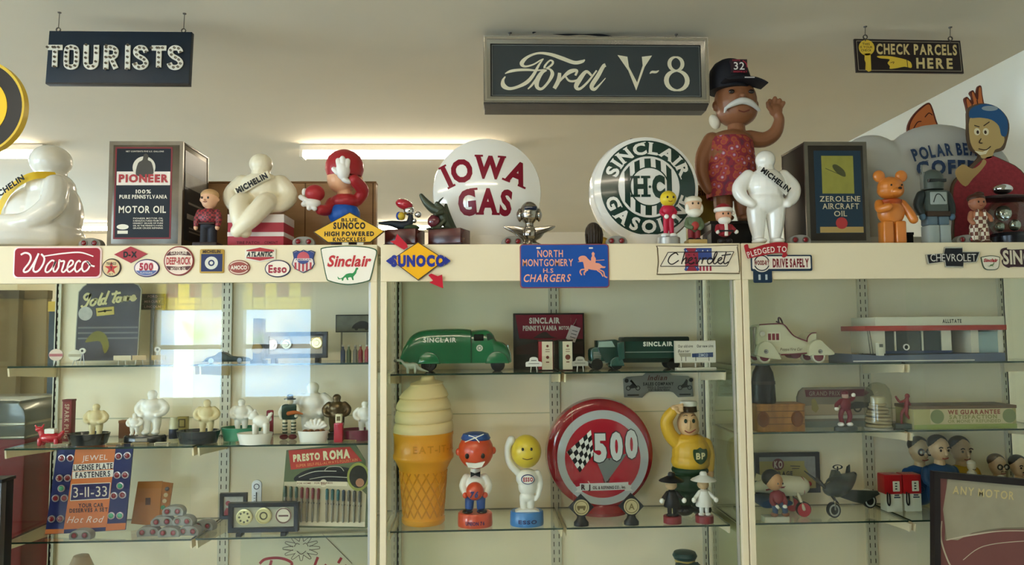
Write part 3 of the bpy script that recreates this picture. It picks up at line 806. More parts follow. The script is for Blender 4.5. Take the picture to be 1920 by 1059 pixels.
def dino(b, x, y, s, d):
    b.pg([(x+p*s, y+q*s) for p, q in spline([(-20, 2), (-16, 6), (-10, 4), (-4, -2), (4, -4), (9, -4), (13, -9), (15, -14), (19, -14), (19, -11), (17, -10), (15, -3), (10, 3), (11, 9), (8, 9), (6, 4), (0, 5), (1, 9), (-2, 9), (-4, 4), (-8, 6), (-9, 10), (-12, 10), (-12, 7), (-18, 8)], 2, True)], d, d)
b = t.b(); dino(b, 653, 516, .98, F); b.end('silhouette', M('2f8a4c', .4), sm=False)
t = T('diamond_sign', 'yellow diamond sign with black lettering standing on the case top', 'sign', 653, 459, -.0, z=HT)
o1 = [(585.5, 434), (654, 396), (720, 433), (694, 454), (612, 454)]
b = t.b(); b.pg(o1, .014, .018, bev=.6); b.end('border', M('4a3a1c', .4))
b = t.b(); b.pg([(653.5+(x-653.5)*.955, 430+(y-430)*.94) for x, y in o1], .0132, .014); b.end('field', M('e3b02c', .35))
b = t.b()
for s, y, w, h in (('BLUE', 411, 30, 6), ('SUNOCO', 422, 60, 11.5), ('HIGH POWERED', 437.5, 93, 8), ('KNOCKLESS', 448, 61, 7)): b.tx(s, 653.5, y, w, h, .0126, bold=.055 if h > 7 else .04, gap=.12)
b.end('lettering', M('2c2318', .45), sm=False)
b = t.b(); b.bx(640, 454, 652, 459.5, .012, .024); b.bx(668, 454, 680, 459.5, .012, .024); b.end('stand', M('d8d0ba', .5))
t = T('arrow_sign', 'yellow diamond sign with blue lettering pierced by a red arrow', 'sign', 785, 540, -.004)
b = t.b(); b.pg([(732, 452), (741, 450), (745, 438), (763, 457), (765, 463), (758, 468), (751, 464)], -.006, -.002); b.end('arrow_tail', M('c0142c', .35)); b = t.b(); b.pg([(809, 513), (821, 518), (829, 515), (831, 541), (805, 530), (812, 526), (803, 516)], -.006, -.002); b.end('arrow_head', M('c0142c', .35))
o1 = [(733, 487), (784, 453), (836, 487), (784, 526)]
b = t.b(); b.pg(o1, -.005, .003); b.end('border', M('4a3320', .4))
b = t.b(); b.pg([(784+(x-784)*.955, 489+(y-489)*.945) for x, y in o1], -.0056, -.005); b.end('field', M('f5b312', .3))
b = t.b(); b.pg([(724, 489), (732, 483), (738, 480), (738, 498), (732, 495)], -.0062, -.005); b.pg([(845, 489), (837, 483), (834, 481), (834, 497), (838, 495)], -.0062, -.005); b.tx('SUNOCO', 784.5, 489, 101, 19, -.0068, bold=.07, gap=.08); b.end('lettering', M('1f2f8c', .35), sm=False)
t = T('license_plate', 'blue licence plate with orange lettering and jousting rider, on the case header', 'license plate', 1059, 540, 0)
b = t.b(); b.rr(975, 457, 1143, 540, 6, -.004, -.001, bev=.8); b.end('rim', M('8a4050', .4))
b = t.b(); b.rr(977, 459, 1141, 538, 5, -.0046, -.004); b.end('plate', M('1d4f9e', .35, var=.08, scale=20))
ol = M('eda487', .45); b = t.b()
for s, cx, cy, w, h, sl in (('NORTH', 1032, 475, 48, 13, 0), ('MONTGOMERY', 1027.5, 492, 95, 13, 0), ('H.S', 1028, 507, 19, 8, 0), ('CHARGERS', 1026, 521, 88, 14, .25)): b.tx(s, cx, cy, w, h, -.0052, bold=.015, slant=sl, gap=.12)
b.end('lettering', ol, sm=False)
b = t.b()
b.pg(spline([(1085, 484), (1090, 480), (1098, 480), (1104, 486), (1112, 492), (1124, 494), (1130, 499), (1136, 500), (1134, 503), (1127, 503), (1122, 507), (1110, 506), (1102, 505), (1098, 512), (1096, 503), (1093, 490), (1088, 491)], 3, True), -.0052, -.0052)
for s in ([(1098, 505), (1090, 506), (1088, 511), (1091, 516)], [(1103, 506), (1096, 510), (1096, 516)], [(1124, 506), (1132, 510), (1134, 518), (1139, 521)], [(1120, 507), (1127, 512), (1131, 519)]): b.st(s, -.0053, w=2.4)
b.pg([(1109, 493), (1109, 484), (1111, 480), (1110, 475), (1113, 472), (1116, 475), (1115, 480), (1118, 485), (1117, 494)], -.0055, -.0055); b.st([(1084, 491), (1134, 487.5)], -.0056, w=1.2, sm=1)
b.end('rider_emblem', M('e89a80', .45), sm=False)
b = t.b(); b.rr(1006, 463, 1014, 466, 1.4, -.0053, -.0046); b.rr(1105, 463.5, 1113, 466.5, 1.4, -.0053, -.0046); b.end('bolt_slot', M('e6e0d8', .4))
t = T('cloth_patch', 'worn cream patch with black script lettering over red and blue flag blocks', 'patch', 1309, 515, 0)
b = t.b(); b.pg(spline([(1232, 464), (1236, 460), (1300, 461), (1380, 459), (1385, 463), (1388, 500), (1387, 512), (1380, 514), (1310, 513), (1238, 515), (1231, 511), (1233, 490)], 3, True), -.004, -.0003); b.end('cloth_edge', M('6a5a40', .8))
b = t.b(); b.pg(spline([(1234, 465), (1238, 461.5), (1300, 462.5), (1379, 460.5), (1383, 464), (1386, 500), (1385, 510), (1379, 512), (1310, 511), (1239, 513), (1233, 509), (1235, 490)], 3, True), -.0048, -.004); b.end('cloth', M('e6d8bb', .85, var=.1, scale=25))
b = t.b(); b.bx(1284, 465, 1309, 508, -.0054, -.0048); b.end('red_block', M('8f2c3c', .7))
b = t.b(); b.bx(1309, 465, 1335, 487, -.0054, -.0048); b.end('blue_block', M('384a84', .7))
b = t.b(); b.bx(1309, 487, 1335, 508, -.0053, -.0048); b.end('white_block', M('e2cfc4', .7))
b = t.b()
for i in range(4): b.bx(1311+i*6.4, 490, 1314.4+i*6.4, 508, -.0058, -.0053)
b.end('stripe', M('a03244', .7))
b = t.b(); b.st([(1284, 466), (1309, 507)], -.0057, w=5, sm=1); b.st([(1309, 466), (1284, 507)], -.0057, w=5, sm=1); b.end('cross', M('39508c', .7), sm=False)
b = t.b()
for x, y in ((1318, 470), (1327, 470), (1318, 478), (1327, 478), (1322.5, 474), (1331, 474)): b.dc(x, y, 1.2, -.0058, -.0055, n=8)
for i in range(5): b.dc(1287+i*4.6, 470+i*8, .9, -.0062, -.0058, n=8); b.dc(1306-i*4.6, 470+i*8, .9, -.0062, -.0058, n=8)
b.end('star', M('dcd6d8', .6))
b = t.b(); b.pg([(1252, 473), (1377, 472), (1363, 499), (1237, 499)], -.0060, -.0057); b.end("lettered_panel", M("eadfca", .7))
b = t.b(); b.bx(1284, 473, 1309, 499, -.0062, -.0060); b.end('panel_red', M('8f2c3c', .7))
b = t.b(); b.bx(1309, 473, 1335, 487, -.0062, -.0060); b.end('panel_blue', M('384a84', .7))
b = t.b()
for a, c in (((1252, 473), (1377, 472)), ((1377, 472), (1363, 499)), ((1363, 499), (1237, 499)), ((1237, 499), (1252, 473))): b.st([a, c], -.0064, w=1.4, sm=1)
for s in ([(1271, 478), (1266, 474), (1256, 480), (1252, 490), (1259, 495.5), (1272, 488)], [(1284, 471), (1277, 495)], [(1278, 491), (1284, 484), (1287, 485), (1284, 494), (1290, 491)], [(1290, 490), (1297, 486), (1296, 483), (1291, 486), (1290, 492), (1295, 495), (1301, 491)],
          [(1302, 485), (1305, 483.5), (1305, 495), (1311, 487), (1313, 483)], [(1318, 483), (1315, 495)], [(1316, 490), (1320, 484.5), (1325, 484)], [(1331, 483.5), (1326, 489), (1328, 495), (1334, 492), (1336, 486), (1331, 483.5)], [(1337, 490), (1344, 477), (1344, 472), (1340, 477), (1337, 491), (1340, 495), (1345, 491)],
          [(1346, 490), (1353, 486), (1352, 483), (1347, 486), (1346, 492), (1351, 495), (1357, 490)], [(1362, 473), (1357, 490), (1359, 495), (1366, 491)], [(1353, 479.5), (1371, 477)]): b.st(s, -.0066, w=2.2)
b.end('lettering', M('2a2020', .6), sm=False)
t = T('bow_tie_emblem', 'black bow-tie emblem with silver edge and pale serif lettering', 'emblem', 1788, 502, 0)
bt = [(1734, 477), (1768, 475), (1771, 463), (1805, 463), (1805, 472), (1839, 472), (1831, 492), (1806, 493), (1805, 502), (1771, 501), (1770, 491), (1737, 495)]
b = t.b(); b.pg(bt, -.006, -.0003); b.end('silver_edge', M('b8b4aa', .25, metal=.8))
b = t.b(); b.pg([(1787+(x-1787)*.95, 483+(y-483)*.88) for x, y in bt], -.0066, -.006); b.end('black_field', M('16161c', .3))
b = t.b(); b.tx('CHEVROLET', 1786, 483, 88, 14, -.0072, bold=.0, gap=.08); b.end('lettering', M('d6d2c6', .4), sm=False)
t = T('shield_sign', 'tiny white rounded badge with red lettering beside the bow-tie emblem', 'badge', 1857, 507, 0)
o1 = spline([(1839, 484), (1842, 481), (1858, 479), (1873, 481), (1875, 485), (1871, 503), (1858, 506.5), (1844, 503)], 4, True)
b = t.b(); b.pg(o1, -.004, -.0003); b.end('border', M('3c4a34', .4))
b = t.b(); b.pg([(1857+(x-1857)*.92, 493+(y-493)*.9) for x, y in o1], -.0046, -.004); b.end('field', M('ded6c0', .4))
b = t.b(); b.tx('Sinclair', 1857, 488, 27, 6, -.0052, bold=.05, slant=.25, gap=.03); b.end('lettering', M('a82c34', .4), sm=False)
b = t.b(); dino(b, 1857, 497, .33, -.0052); b.end('silhouette', M('4a6a3c', .4), sm=False)
t = T('lettered_sign', 'cream lettering plaque with dark maroon shadow at the far end of the header', 'sign', 1935, 502, 0)
b = t.b(); b.pg(spline([(1875, 474), (1878, 466), (1888, 464), (1896, 468), (1994, 467), (1996, 499), (1900, 500), (1890, 502), (1880, 497), (1877, 488), (1881, 484)], 3, True), -.004, -.0003); b.end('backing', M('3a2228', .4))
b = t.b(); b.tx('SINCLAIR', 1936, 482, 116, 25, -.0048, bold=.03, gap=.08); b.end('lettering', M('d3c8b0', .45), sm=False)
t = T('safety_topper', 'licence plate topper with red ribbon banner, white lettered bar and navy mount', 'sign', 1462, 529, -.003)
b = t.b(); b.rr(1412, 505, 1447, 530, 3, -.004, .001); b.rr(1408, 478, 1524, 508, 3, -.0045, .001); b.end('mount', M('1d3044', .4))
b = t.b(); b.bx(1421, 514.5, 1425, 524.5, -.0046, -.004); b.bx(1434, 514.5, 1438, 524.5, -.0046, -.004); b.end('bolt_slot', M('b7c0c4', .4))
b = t.b(); b.rr(1410, 480.5, 1521, 504, 2, -.0052, -.0045); b.end('white_bar', M('e9dfce', .4))
b = t.b(); b.tx('DRIVE SAFELY', 1483, 493, 69, 15, -.0058, bold=.05, gap=.09); b.end('lettering', M('7a2028', .4), sm=False)
b = t.b(); b.dc(1427.5, 493, 17, -.0064, -.0052, n=32); b.end('disc', M('e4dac8', .4))
b = t.b(); b.rg(1427.5, 493, 13, 15, -.007, -.0064, a0=200, a1=340); b.rg(1427.5, 493, 13, 15, -.007, -.0064, a0=20, a1=160); b.end('disc_ring', M('2c2c34', .4))
b = t.b(); b.tx('WOOD-RY', 1427.5, 492.5, 29, 8, -.0071, bold=.05, gap=.04); b.end('disc_lettering', M('7c3030', .4), sm=False)
rib = spline([(1395, 463), (1396, 459), (1402, 458), (1406, 466), (1430, 459), (1455, 454), (1474, 455), (1478, 459), (1475, 474), (1477, 478), (1471, 483), (1466, 481), (1467, 475), (1450, 475), (1425, 480), (1404, 484), (1400, 482)], 3, True)
b = t.b(); b.pg(rib, -.009, -.0066, bev=.3); b.end('ribbon', M('a8232c', .4))
b = t.b(); b.tx('PLEDGED TO', 1437, 469, 76, 10.5, -.0096, bold=.02, rot=-8, arc=(190, True), gap=.14); b.end('ribbon_lettering', M('ecd8cc', .4), sm=False)
# ------------------------------------------------------------------ things standing on the case tops
porc = M('e9e6dc', .22, coat=.5); ivory = M('e6dcc0', .35, coat=.2); skin = M('d9a781', .45); navy_c = M('18304a', .4)
steel = M('8d877c', .3, metal=.8); tin_m = M('6b6459', .32, metal=.85, var=.35, scale=14)
# big white statuette seated at the end
t = T('seated_statuette', 'large glossy white plump statuette sitting at the end of the case top, yellow sash', 'statuette', 88, 468, .17, z=HT)
b = t.b()
b.e(98, 398, 50, 66, .10); b.e(64, 398, 50, 56, .085); b.e(100, 440, 50, 28, .11); b.e(92, 350, 42, 34, .085)
b.tb([(118, 350, -.06, 22), (124, 390, -.10, 22), (92, 420, -.13, 17), (52, 424, -.14, 15), (22, 426, -.13, 13)], smooth=4)
b.tb([(62, 352, .05, 18), (48, 392, .03, 17), (30, 420, -.06, 14)], smooth=4)
b.tb([(112, 440, -.07, 26), (66, 440, -.12, 26), (22, 446, -.15, 22), (-6, 452, -.17, 18)], smooth=4); b.tb([(60, 445, .04, 22), (10, 440, .02, 20), (-14, 446, .0, 16)], smooth=4)
b.end('body', porc, rm=2.6, it=6)
b = t.b(); b.e(90, 297, 37, 31, .066); b.tb([(92, 318, 0, 25), (95, 338, 0, 26)]); b.end('head', porc, rm=2.4, it=6)
b = t.b()
def sashs(pts, wd, dd):
    k = t.k; q = spline(pts, 6); vs = []; fs = []
    for i, (x, y, d) in enumerate(q):
        vs += [b.L(x-wd*.55, y-wd, d), b.L(x+wd*.55, y+wd, d-dd)]
    for i in range(len(q)-1): fs.append((2*i, 2*i+1, 2*i+3, 2*i+2))
    b.faces(vs, fs)
sashs([(118, 330, -.055), (92, 334, -.092), (66, 345, -.092), (42, 362, -.078), (22, 386, -.06), (14, 400, -.045)], 6.5, .004)
b.end('sash', M('e5bd35', .4))
b = t.b(); b.tx('MICHELIN', 47, 359, 70, 10, -.108, bold=.05, rot=-37, gap=.08, slant=.1); b.end('sash_lettering', blk, sm=False)

# grey blocks with two red jewels
def jewel(px, py, y, z, label):
    t = T('jewel_reflector', label, 'reflector', px, py, y, z=z, group='grey reflectors with two red jewels')
    b = t.b(); c = 13/1000/t.k; w = 19.5*.00185/t.k
    u = .00185/t.k
    pts = [(px-19*u, py), (px-20*u, py-9*u), (px-14*u, py-15.5*u), (px-4*u, py-18*u), (px+6*u, py-18*u), (px+15*u, py-15*u), (px+20*u, py-8*u), (px+19*u, py)]
    b.pg(spline(pts, 3)+[], -.012, .02, bev=2*u); b.end('body', M('8f8b83', .6, var=.15, scale=40))
    for s in (-1, 1):
        b = t.b(); b.rg(px+s*9.5*u, py-8.5*u, 4.6*u, 6.2*u, -.0145, -.011, n=18); b.end('bezel', M('6a655c', .35, metal=.5))
        b = t.b(); b.e(px+s*9.5*u, py-8.5*u, 4.7*u, 4.7*u, .005, -.013, seg=14); b.end('jewel', M('7a101a', .2, coat=.25))
    return t
JW = jewel(171, 461, .07, HT, 'grey two-jewel reflector between the big seated statuette and the motor oil tin')
for px, y, lab in ((570, .05, 'grey two-jewel reflector under the red-capped figure, by the cream seated statuette'), (961, .06, 'grey two-jewel reflector at the foot of the chrome winged bust'), (1156, .06, 'grey two-jewel reflector at the foot of the green and white globe'),
                   (1499, .05, 'grey two-jewel reflector in front of the aircraft oil tin'), (1811, .06, 'grey two-jewel reflector beside the doll in checkered overalls')):
    p = P(px, 460, y); p.z = HT; copy_thing(JW.o, p, lab, rotz=-6 if px > 1000 else 5)

# square oil tins
def tin(px0, px1, py0, pyb, y, dep, label, m):
    t = T('oil_tin', label, 'oil tin', (px0+px1)/2, pyb, y, z=HT)
    b = t.b(); b.bx(px0, py0, px1, pyb, 0, dep, 2.5); b.end('body', m)
    for d0 in (-.002, dep-.006):
        b = t.b(); b.frame(px0-1, py0-1, px1+1, pyb, 7, d0, d0+.008, .002); b.end('rim', tin_m)
    for x in (px0, px1-5):
        b = t.b(); b.bx(x-1, py0-1, x+6, py0+3, 0, dep, 1); b.end('top_edge', tin_m)
    return t
t = tin(203, 338, 262, 463, .06, .235, 'square motor oil tin with navy and red label, tarnished metal edges', tin_m)
b = t.b(); b.bx(213, 272, 319, 447, -.0012, .001); b.end('red_border', M('7c2c34', .4))
b = t.b(); b.bx(216, 275, 316, 444, -.0018, -.001); b.end('label', M('141c26', .5))
b = t.b(); b.bx(217, 319, 316, 345, -.0024, -.0018); b.end('white_band', M('e6d9cc', .4))
b = t.b(); b.dc(267, 311, 21, -.0027, -.0018, n=30); b.end('roundel', M('d9d2c2', .4))
b = t.b(); b.pg(spline([(252, 322), (256, 303), (264, 297), (266, 287), (271, 285), (275, 290), (274, 297), (281, 302), (285, 322), (275, 330), (258, 328)], 3, True), -.0031, -.0031); b.end('man_emblem', M('4a4640', .5), sm=False)
b = t.b(); b.tx('PIONEER', 267, 332, 92, 14, -.0036, bold=.05, gap=.1); b.end('red_lettering', M('a8383c', .4), sm=False)
b = t.b(); b.tx('NET CONTENTS FIVE U.S. GALLONS', 268, 280.5, 70, 2.6, -.0026); b.tx('100%', 267, 357, 28, 7, -.0026, bold=.02); b.tx('PURE PENNSYLVANIA', 267, 367, 88, 7, -.0026, bold=.03); b.tx('MOTOR OIL', 266, 391, 87, 13, -.0026, bold=.02)
for i, s in enumerate(('PIONEER MOTOR OIL', 'IS MANUFACTURED FROM THE', 'HIGHEST GRADE OF PURE', 'OIL IN THE PENNSYLVANIA', 'GRADE CRUDE REFINING')): b.tx(s, 277, 408+i*4.6, 55, 2.8, -.0026, bold=.01)
b.pg(b.oval(230.5, 424, 11, 5, 20), -.0025, -.0025); b.bx(221, 431, 240, 437, -.0026, -.002); b.end('lettering', M('e3dccb', .45), sm=False)
t2 = t
# label on the side that shows past the front
b = t.b(); k = t.k
xs = 339.2
def sidebox(x, ya, yb, da, db, e=.001):
    v0 = b.L(x, yb, da); v1 = b.L(x, ya, db); s = 1 if x > 270 else -1
    b.faces([(v0.x, v0.y, v0.z), (v0.x, v1.y, v0.z), (v0.x, v1.y, v1.z), (v0.x, v0.y, v1.z)], [(0, 1, 2, 3)])
sidebox(338.8, 275, 447, .02, .215); b.end('side_label', M('1f2730', .4, var=.4, scale=9), sm=False)
b = t.b()
for ya, yb, da, db in ((318, 345, .02, .215), (372, 376, .05, .19), (395, 405, .04, .20), (420, 423, .06, .19), (427, 430, .06, .19)): sidebox(339.3, ya, yb, da, db)
b.end('side_band', M('94908a', .5, var=.5, scale=20), sm=False)
t = tin(1514, 1632, 268, 462, .045, .20, 'square aircraft oil tin with navy label and yellow picture, dark tarnished metal', M('37322c', .4, metal=.6, var=.4, scale=10))
b = t.b(); b.bx(1531, 284, 1621, 441, -.0012, .001); b.end('label', M('1d3140', .4))
b = t.b(); b.bx(1545, 294, 1606, 366, -.0022, -.0012); b.end('picture', M('8f8a3e', .5, var=.25, scale=22))
b = t.b(); b.pg(spline([(1566, 312), (1574, 311), (1588, 322), (1590, 334), (1578, 330), (1568, 320)], 3, True), -.0026, -.0026); b.st([(1552, 318), (1566, 324), (1580, 330)], -.0026, w=1.2); b.end('plane_emblem', M('4a4a2c', .5), sm=False)
b = t.b(); b.bx(1538, 429, 1621, 440, -.002, -.0012); b.end('gold_band', M('a58b54', .5))
b = t.b(); b.dc(1579.5, 422, 11, -.0028, -.0012); b.end('red_disc', M('a63434', .4))
b = t.b(); b.tx('ZEROLENE', 1578, 376, 78, 10, -.0022, bold=.01, serif=.07, gap=.12); b.tx('AIRCRAFT', 1579, 390, 70, 10.5, -.0022, bold=.01, serif=.07); b.tx('OIL', 1578, 404, 25, 10, -.0022, bold=.01, serif=.07); b.end('lettering', M('cdbf9c', .45), sm=False)
b = t.b(); b.la(1612, [(10, 268), (11, 264), (15, 263.5), (15, 260), (4, 258), (0, 258)], d=.12, n=20); b.end('spout_cap', M('1c1b1a', .4))

# wooden cabinet panels behind
t = T('wooden_box', 'long tan wooden box standing behind the cream statuette and red-capped figure', 'box', 539, 478, .36, z=HT)
b = t.b(); b.bx(376, 338, 703, 478, 0, .05, 1); b.end('body', wood('tan_wood', 'a37d55', 'b08a60', 5, .5, (1, 1, 6)))
b = t.b()
for x in (427, 570, 697): b.bx(x, 340, x+2, 476, -.001, .001)
b.end('panel_seam', M('6a4c30', .6)); b = t.b(); b.bx(375, 336.5, 704, 340, -.003, .052, .8); b.end('top_edge', M('8a6844', .5))
# boy doll
def facebits(t, cx, cy, r, d, eye='2a1c14', mouth='7c3028', gap=.38):
    for s in (-1, 1):
        b = t.b(); b.e(cx+s*r*gap, cy-r*.05, r*.13, r*.16, r*.06*t.k, d, seg=10); b.end('eye', M(eye, .25))
    b = t.b(); b.st([(cx-r*.25, cy+r*.42), (cx, cy+r*.5), (cx+r*.25, cy+r*.42)], d+.001, w=r*.09); b.end('mouth', M(mouth, .4), sm=False)
t = T('boy_doll', 'boy doll in a red plaid shirt and dark trousers beside the motor oil tin', 'doll', 390, 463, .08, z=HT)
b = t.b(); b.e(391, 370, 16, 17.5, .028); b.e(391, 379, 13, 10, .024); b.e(375.5, 372, 2.5, 4, .006); b.e(407, 372, 2.5, 4, .006); b.tb([(391, 384, 0, 6), (391, 392, 0, 6)]); b.end('head', M('dcab88', .4), rm=1.0)
b = t.b(); b.e(391, 363, 16.6, 12, .029, .004); b.end('hair', M('c29a6c', .5))
facebits(t, 388, 371, 15, -.027); b = t.b(); b.e(387, 375, 2, 2, .004, -.029, seg=10); b.end('nose', M('dcab88', .4))
plaid = bpy.data.materials.new('plaid'); plaid.use_nodes = True
n_ = plaid.node_tree; p_ = n_.nodes['Principled BSDF']; tcn = n_.nodes.new('ShaderNodeTexCoord'); ck = n_.nodes.new('ShaderNodeTexChecker'); ck.inputs['Scale'].default_value = 130
ck.inputs[1].default_value = lin('9c2f36'); ck.inputs[2].default_value = lin('4c2026'); n_.links.new(tcn.outputs['Object'], ck.inputs['Vector']); n_.links.new(ck.outputs[0], p_.inputs['Base Color'])
b = t.b(); b.e(390, 404, 18, 17, .024); b.tb([(374, 395, 0, 6), (370, 408, -.004, 6), (369, 420, -.008, 5)], smooth=3); b.tb([(406, 395, 0, 6), (410, 408, -.004, 6), (409, 420, -.008, 5)], smooth=3); b.end('shirt', plaid, rm=1.2)
for x in (368.5, 408): b = t.b(); b.e(x, 425, 4, 5, .007, -.008); b.end('hand', M('dcab88', .4))
b = t.b(); b.e(390, 421, 15, 8, .02); b.tb([(383, 424, 0, 8), (383, 452, 0, 8)]); b.tb([(398, 424, 0, 8), (398, 452, 0, 8)]); b.end('trousers', M('23242c', .6), rm=1.2)
b = t.b(); b.bx(376, 416, 405, 419.5, -.023, .02, 1); b.end('belt', M('3a2218', .4)); b = t.b(); b.rr(368, 454, 412, 463, 2, -.035, .03, .5); b.end('base', M('2a1a18', .4))

# striped box with the cream statuette on it
t = T('striped_box', 'red and white striped box under the cream seated statuette', 'box', 478, 463, .085, z=HT)
b = t.b(); b.bx(427, 399, 531, 463, 0, .14, 1); b.end('body', M('b03a48', .5))
for ya, yb in ((399.5, 415), (433, 441)): b = t.b(); b.bx(426.7, ya, 531.3, yb, -.0008, .141); b.end('white_stripe', M('e6dcd6', .5))
b = t.b(); b.tx('TIRE PATCH', 465, 453, 42, 5, -.0012, bold=.03); b.tx('CEMENT', 508, 453, 25, 5, -.0012, bold=.03); b.end('lettering', M('6c1c28', .5), sm=False)
t = T('seated_statuette', 'matt cream plump statuette with lettered sash sitting on the striped box', 'statuette', 488, 399, .145, z=HT+64*.00190)
b = t.b(); b.e(489, 350, 42, 34, .06); b.e(489, 376, 38, 22, .055)
for s, x in ((-1, 452), (1, 527)):
    b.tb([(x+s*-2, 338, 0, 17), (x+s*14, 362, -.01, 18), (x+s*4, 384, -.04, 13), (x-s*16, 388, -.06, 11)], smooth=4)
b.tb([(468, 378, -.03, 19), (465, 384, -.085, 19), (469, 412, -.112, 16), (478, 436, -.105, 12)], smooth=4); b.tb([(508, 378, -.03, 19), (509, 384, -.085, 19), (490, 414, -.118, 17), (466, 436, -.118, 12)], smooth=4)
b.end('body', ivory, rm=2.0, it=6)
b = t.b(); b.e(488, 301, 21.5, 20, .04); b.tb([(488, 315, 0, 17), (488, 328, 0, 20)]); b.e(488, 289, 12, 7, .02); b.end('head', ivory, rm=1.6, it=6)
b = t.b(); k = t.k
pts = [(452, 362, -.060), (470, 352, -.068), (490, 340, -.068), (512, 327, -.058)]
q = spline(pts, 6); vs = []
for x, y, d in q: vs += [b.L(x-3.5, y-7, d+.004), b.L(x+3.5, y+7, d)]
b.faces(vs, [(2*i, 2*i+1, 2*i+3, 2*i+2) for i in range(len(q)-1)]); b.end('sash', M('e9e0c6', .4))
b = t.b(); b.tx('MICHELIN', 483, 344.5, 62, 10, -.0725, bold=.06, rot=-29, gap=.1); b.end('sash_lettering', blk, sm=False)

# figure in a red cap shading its eyes
t = T('toy_figure', 'toy figure in red cap and blue trousers with white gloves holding a red ball', 'figurine', 645, 470, .17, z=HT)
red_t = M('a32a2e', .35); blue_t = M('1f55a8', .4); glove = M('e6e2da', .4)
b = t.b(); b.e(640, 334, 28, 29, .052); b.e(671, 334, 8, 10, .014, .01); b.tb([(645, 355, 0, 14), (647, 372, 0, 14)]); b.end('head', M('dba67e', .4), rm=1.4)
b = t.b(); b.la(645, [(32, 330), (36, 318), (35, 305), (30, 293), (20, 284), (8, 279.5), (0, 279)], q=.95, n=28); b.rg(645, 327, 0, 0, 0, 0); b.end('cap', red_t)
b = t.b(); b.e(647, 378, 29, 16, .045); b.tb([(670, 375, 0, 11), (680, 358, -.01, 12), (668, 342, -.05, 11)], smooth=4); b.tb([(622, 380, 0, 11), (616, 396, -.03, 11), (607, 398, -.05, 10)], smooth=4); b.end('shirt', red_t, rm=1.4)
b = t.b(); b.e(645, 402, 30, 24, .05); b.e(645, 430, 29, 20, .048); b.tb([(634, 440, 0, 14), (632, 452, 0, 13)]); b.tb([(658, 440, 0, 14), (660, 452, 0, 13)]); b.end('trousers', blue_t, rm=1.4)
b = t.b(); b.e(648, 326, 13, 17, .026, -.06); b.tb([(642, 320, -.07, 5), (640, 308, -.07, 5)]); b.tb([(649, 316, -.07, 5), (648, 304, -.07, 5)]); b.tb([(656, 320, -.07, 5), (657, 308, -.065, 5)]); b.tb([(638, 330, -.07, 5), (632, 324, -.07, 4.5)]); b.e(654, 344, 11, 5, .02, -.055, rot=20); b.end('glove', glove, rm=1.0)
b = t.b(); b.e(593, 386, 15, 10, .025, -.06)
for x, y in ((573, 376), (578, 389), (588, 396), (598, 397)): b.tb([(590, 386, -.065, 5), (x, y, -.07, 5)])
b.e(577, 365, 5, 8, .012, -.05); b.end('glove', glove, rm=1.0)
b = t.b(); b.e(597, 368, 18, 16, .03, -.06); b.end('ball', red_t)
b = t.b(); b.e(634, 463, 14, 6, .04, -.01); b.end('shoe', M('4a2c1c', .4)); b = t.b(); b.e(662, 463, 14, 6, .04, -.01); b.end('shoe', M('4a2c1c', .4))

# hood mascots on polished wooden blocks
mahog = wood('mahogany', '3c1614', '5c2620', 9, .25, (1, 1, 5)); bronze = M('3e4433', .4, metal=.35, var=.3, scale=30)
t = T('wooden_block', 'mahogany display block under the mascot with a red dome', 'block', 768, 465, .085, z=HT).rz(-18)
b = t.b(); b.bx(728, 433, 790, 465, -.045, .04, 1.2); b.end('body', mahog); b = t.b(); b.bx(726, 460, 792, 465, -.047, .042, 1); b.end('foot', M('2c100e', .3))
zb = HT+32*t.k
t = T('hood_mascot', 'painted mascot with a red dome, chrome balls and yellow and blue body on a block', 'mascot', 764, 433, .085, z=zb)
b = t.b(); b.e(758, 384, 17, 10, .025, rot=18); b.end('red_dome', M('a81c2c', .15, coat=.6))
b = t.b(); b.e(767, 396, 10, 10, .018); b.end('ball', chrome); b = t.b(); b.e(784, 403, 6.5, 6.5, .012); b.end('ball', chrome); b = t.b(); b.e(777, 415, 4.5, 4.5, .009); b.end('ball', chrome)
b = t.b(); b.e(753, 406, 7, 8, .014); b.end('yellow_body', M('cfae34', .4)); b = t.b(); b.e(748, 405, 6, 8, .012, .008); b.end('blue_wing', M('2c4a9c', .4))
b = t.b(); b.tb([(712, 419, 0, 2), (735, 420, 0, 6), (756, 424, 0, 9), (768, 418, 0, 7), (770, 402, 0, 4)], smooth=4); b.end('dark_body', M('1f2730', .35))
b = t.b(); b.e(770, 428, 17, 6, .02); b.end('base', M('3c4a30', .5))
t = T('wooden_block', 'mahogany display block under the dark green reptile mascot', 'block', 843, 465, .085, z=HT).rz(-22)
b = t.b(); b.bx(810, 433, 876, 465, -.045, .04, 1.2); b.end('body', mahog); b = t.b(); b.bx(808, 460, 878, 465, -.047, .042, 1); b.end('foot', M('2c100e', .3))
t = T('hood_mascot', 'dark green bronze reptile mascot rearing up beside a maroon ball', 'mascot', 828, 433, .085, z=zb)
b = t.b(); b.tb([(790, 367, 0, 4), (799, 380, 0, 7), (812, 392, 0, 9), (826, 398, 0, 11), (832, 412, 0, 10), (842, 427, 0, 7), (853, 431, 0, 3)], smooth=4)
b.tb([(828, 392, -.005, 6), (820, 384, -.01, 5)]); b.tb([(821, 386, 0, 2), (824, 378, 0, 2), (831, 371, 0, 1.2)], smooth=3); b.tb([(830, 400, -.02, 5), (818, 405, -.03, 3)]); b.tb([(834, 415, -.01, 6), (822, 428, -.02, 4), (812, 431, -.03, 3)], smooth=3)
b.tb([(836, 384, .01, 3), (838, 400, .01, 6), (846, 420, .01, 6), (852, 430, .01, 5)], smooth=3); b.end('body', bronze, rm=1.0, it=3)
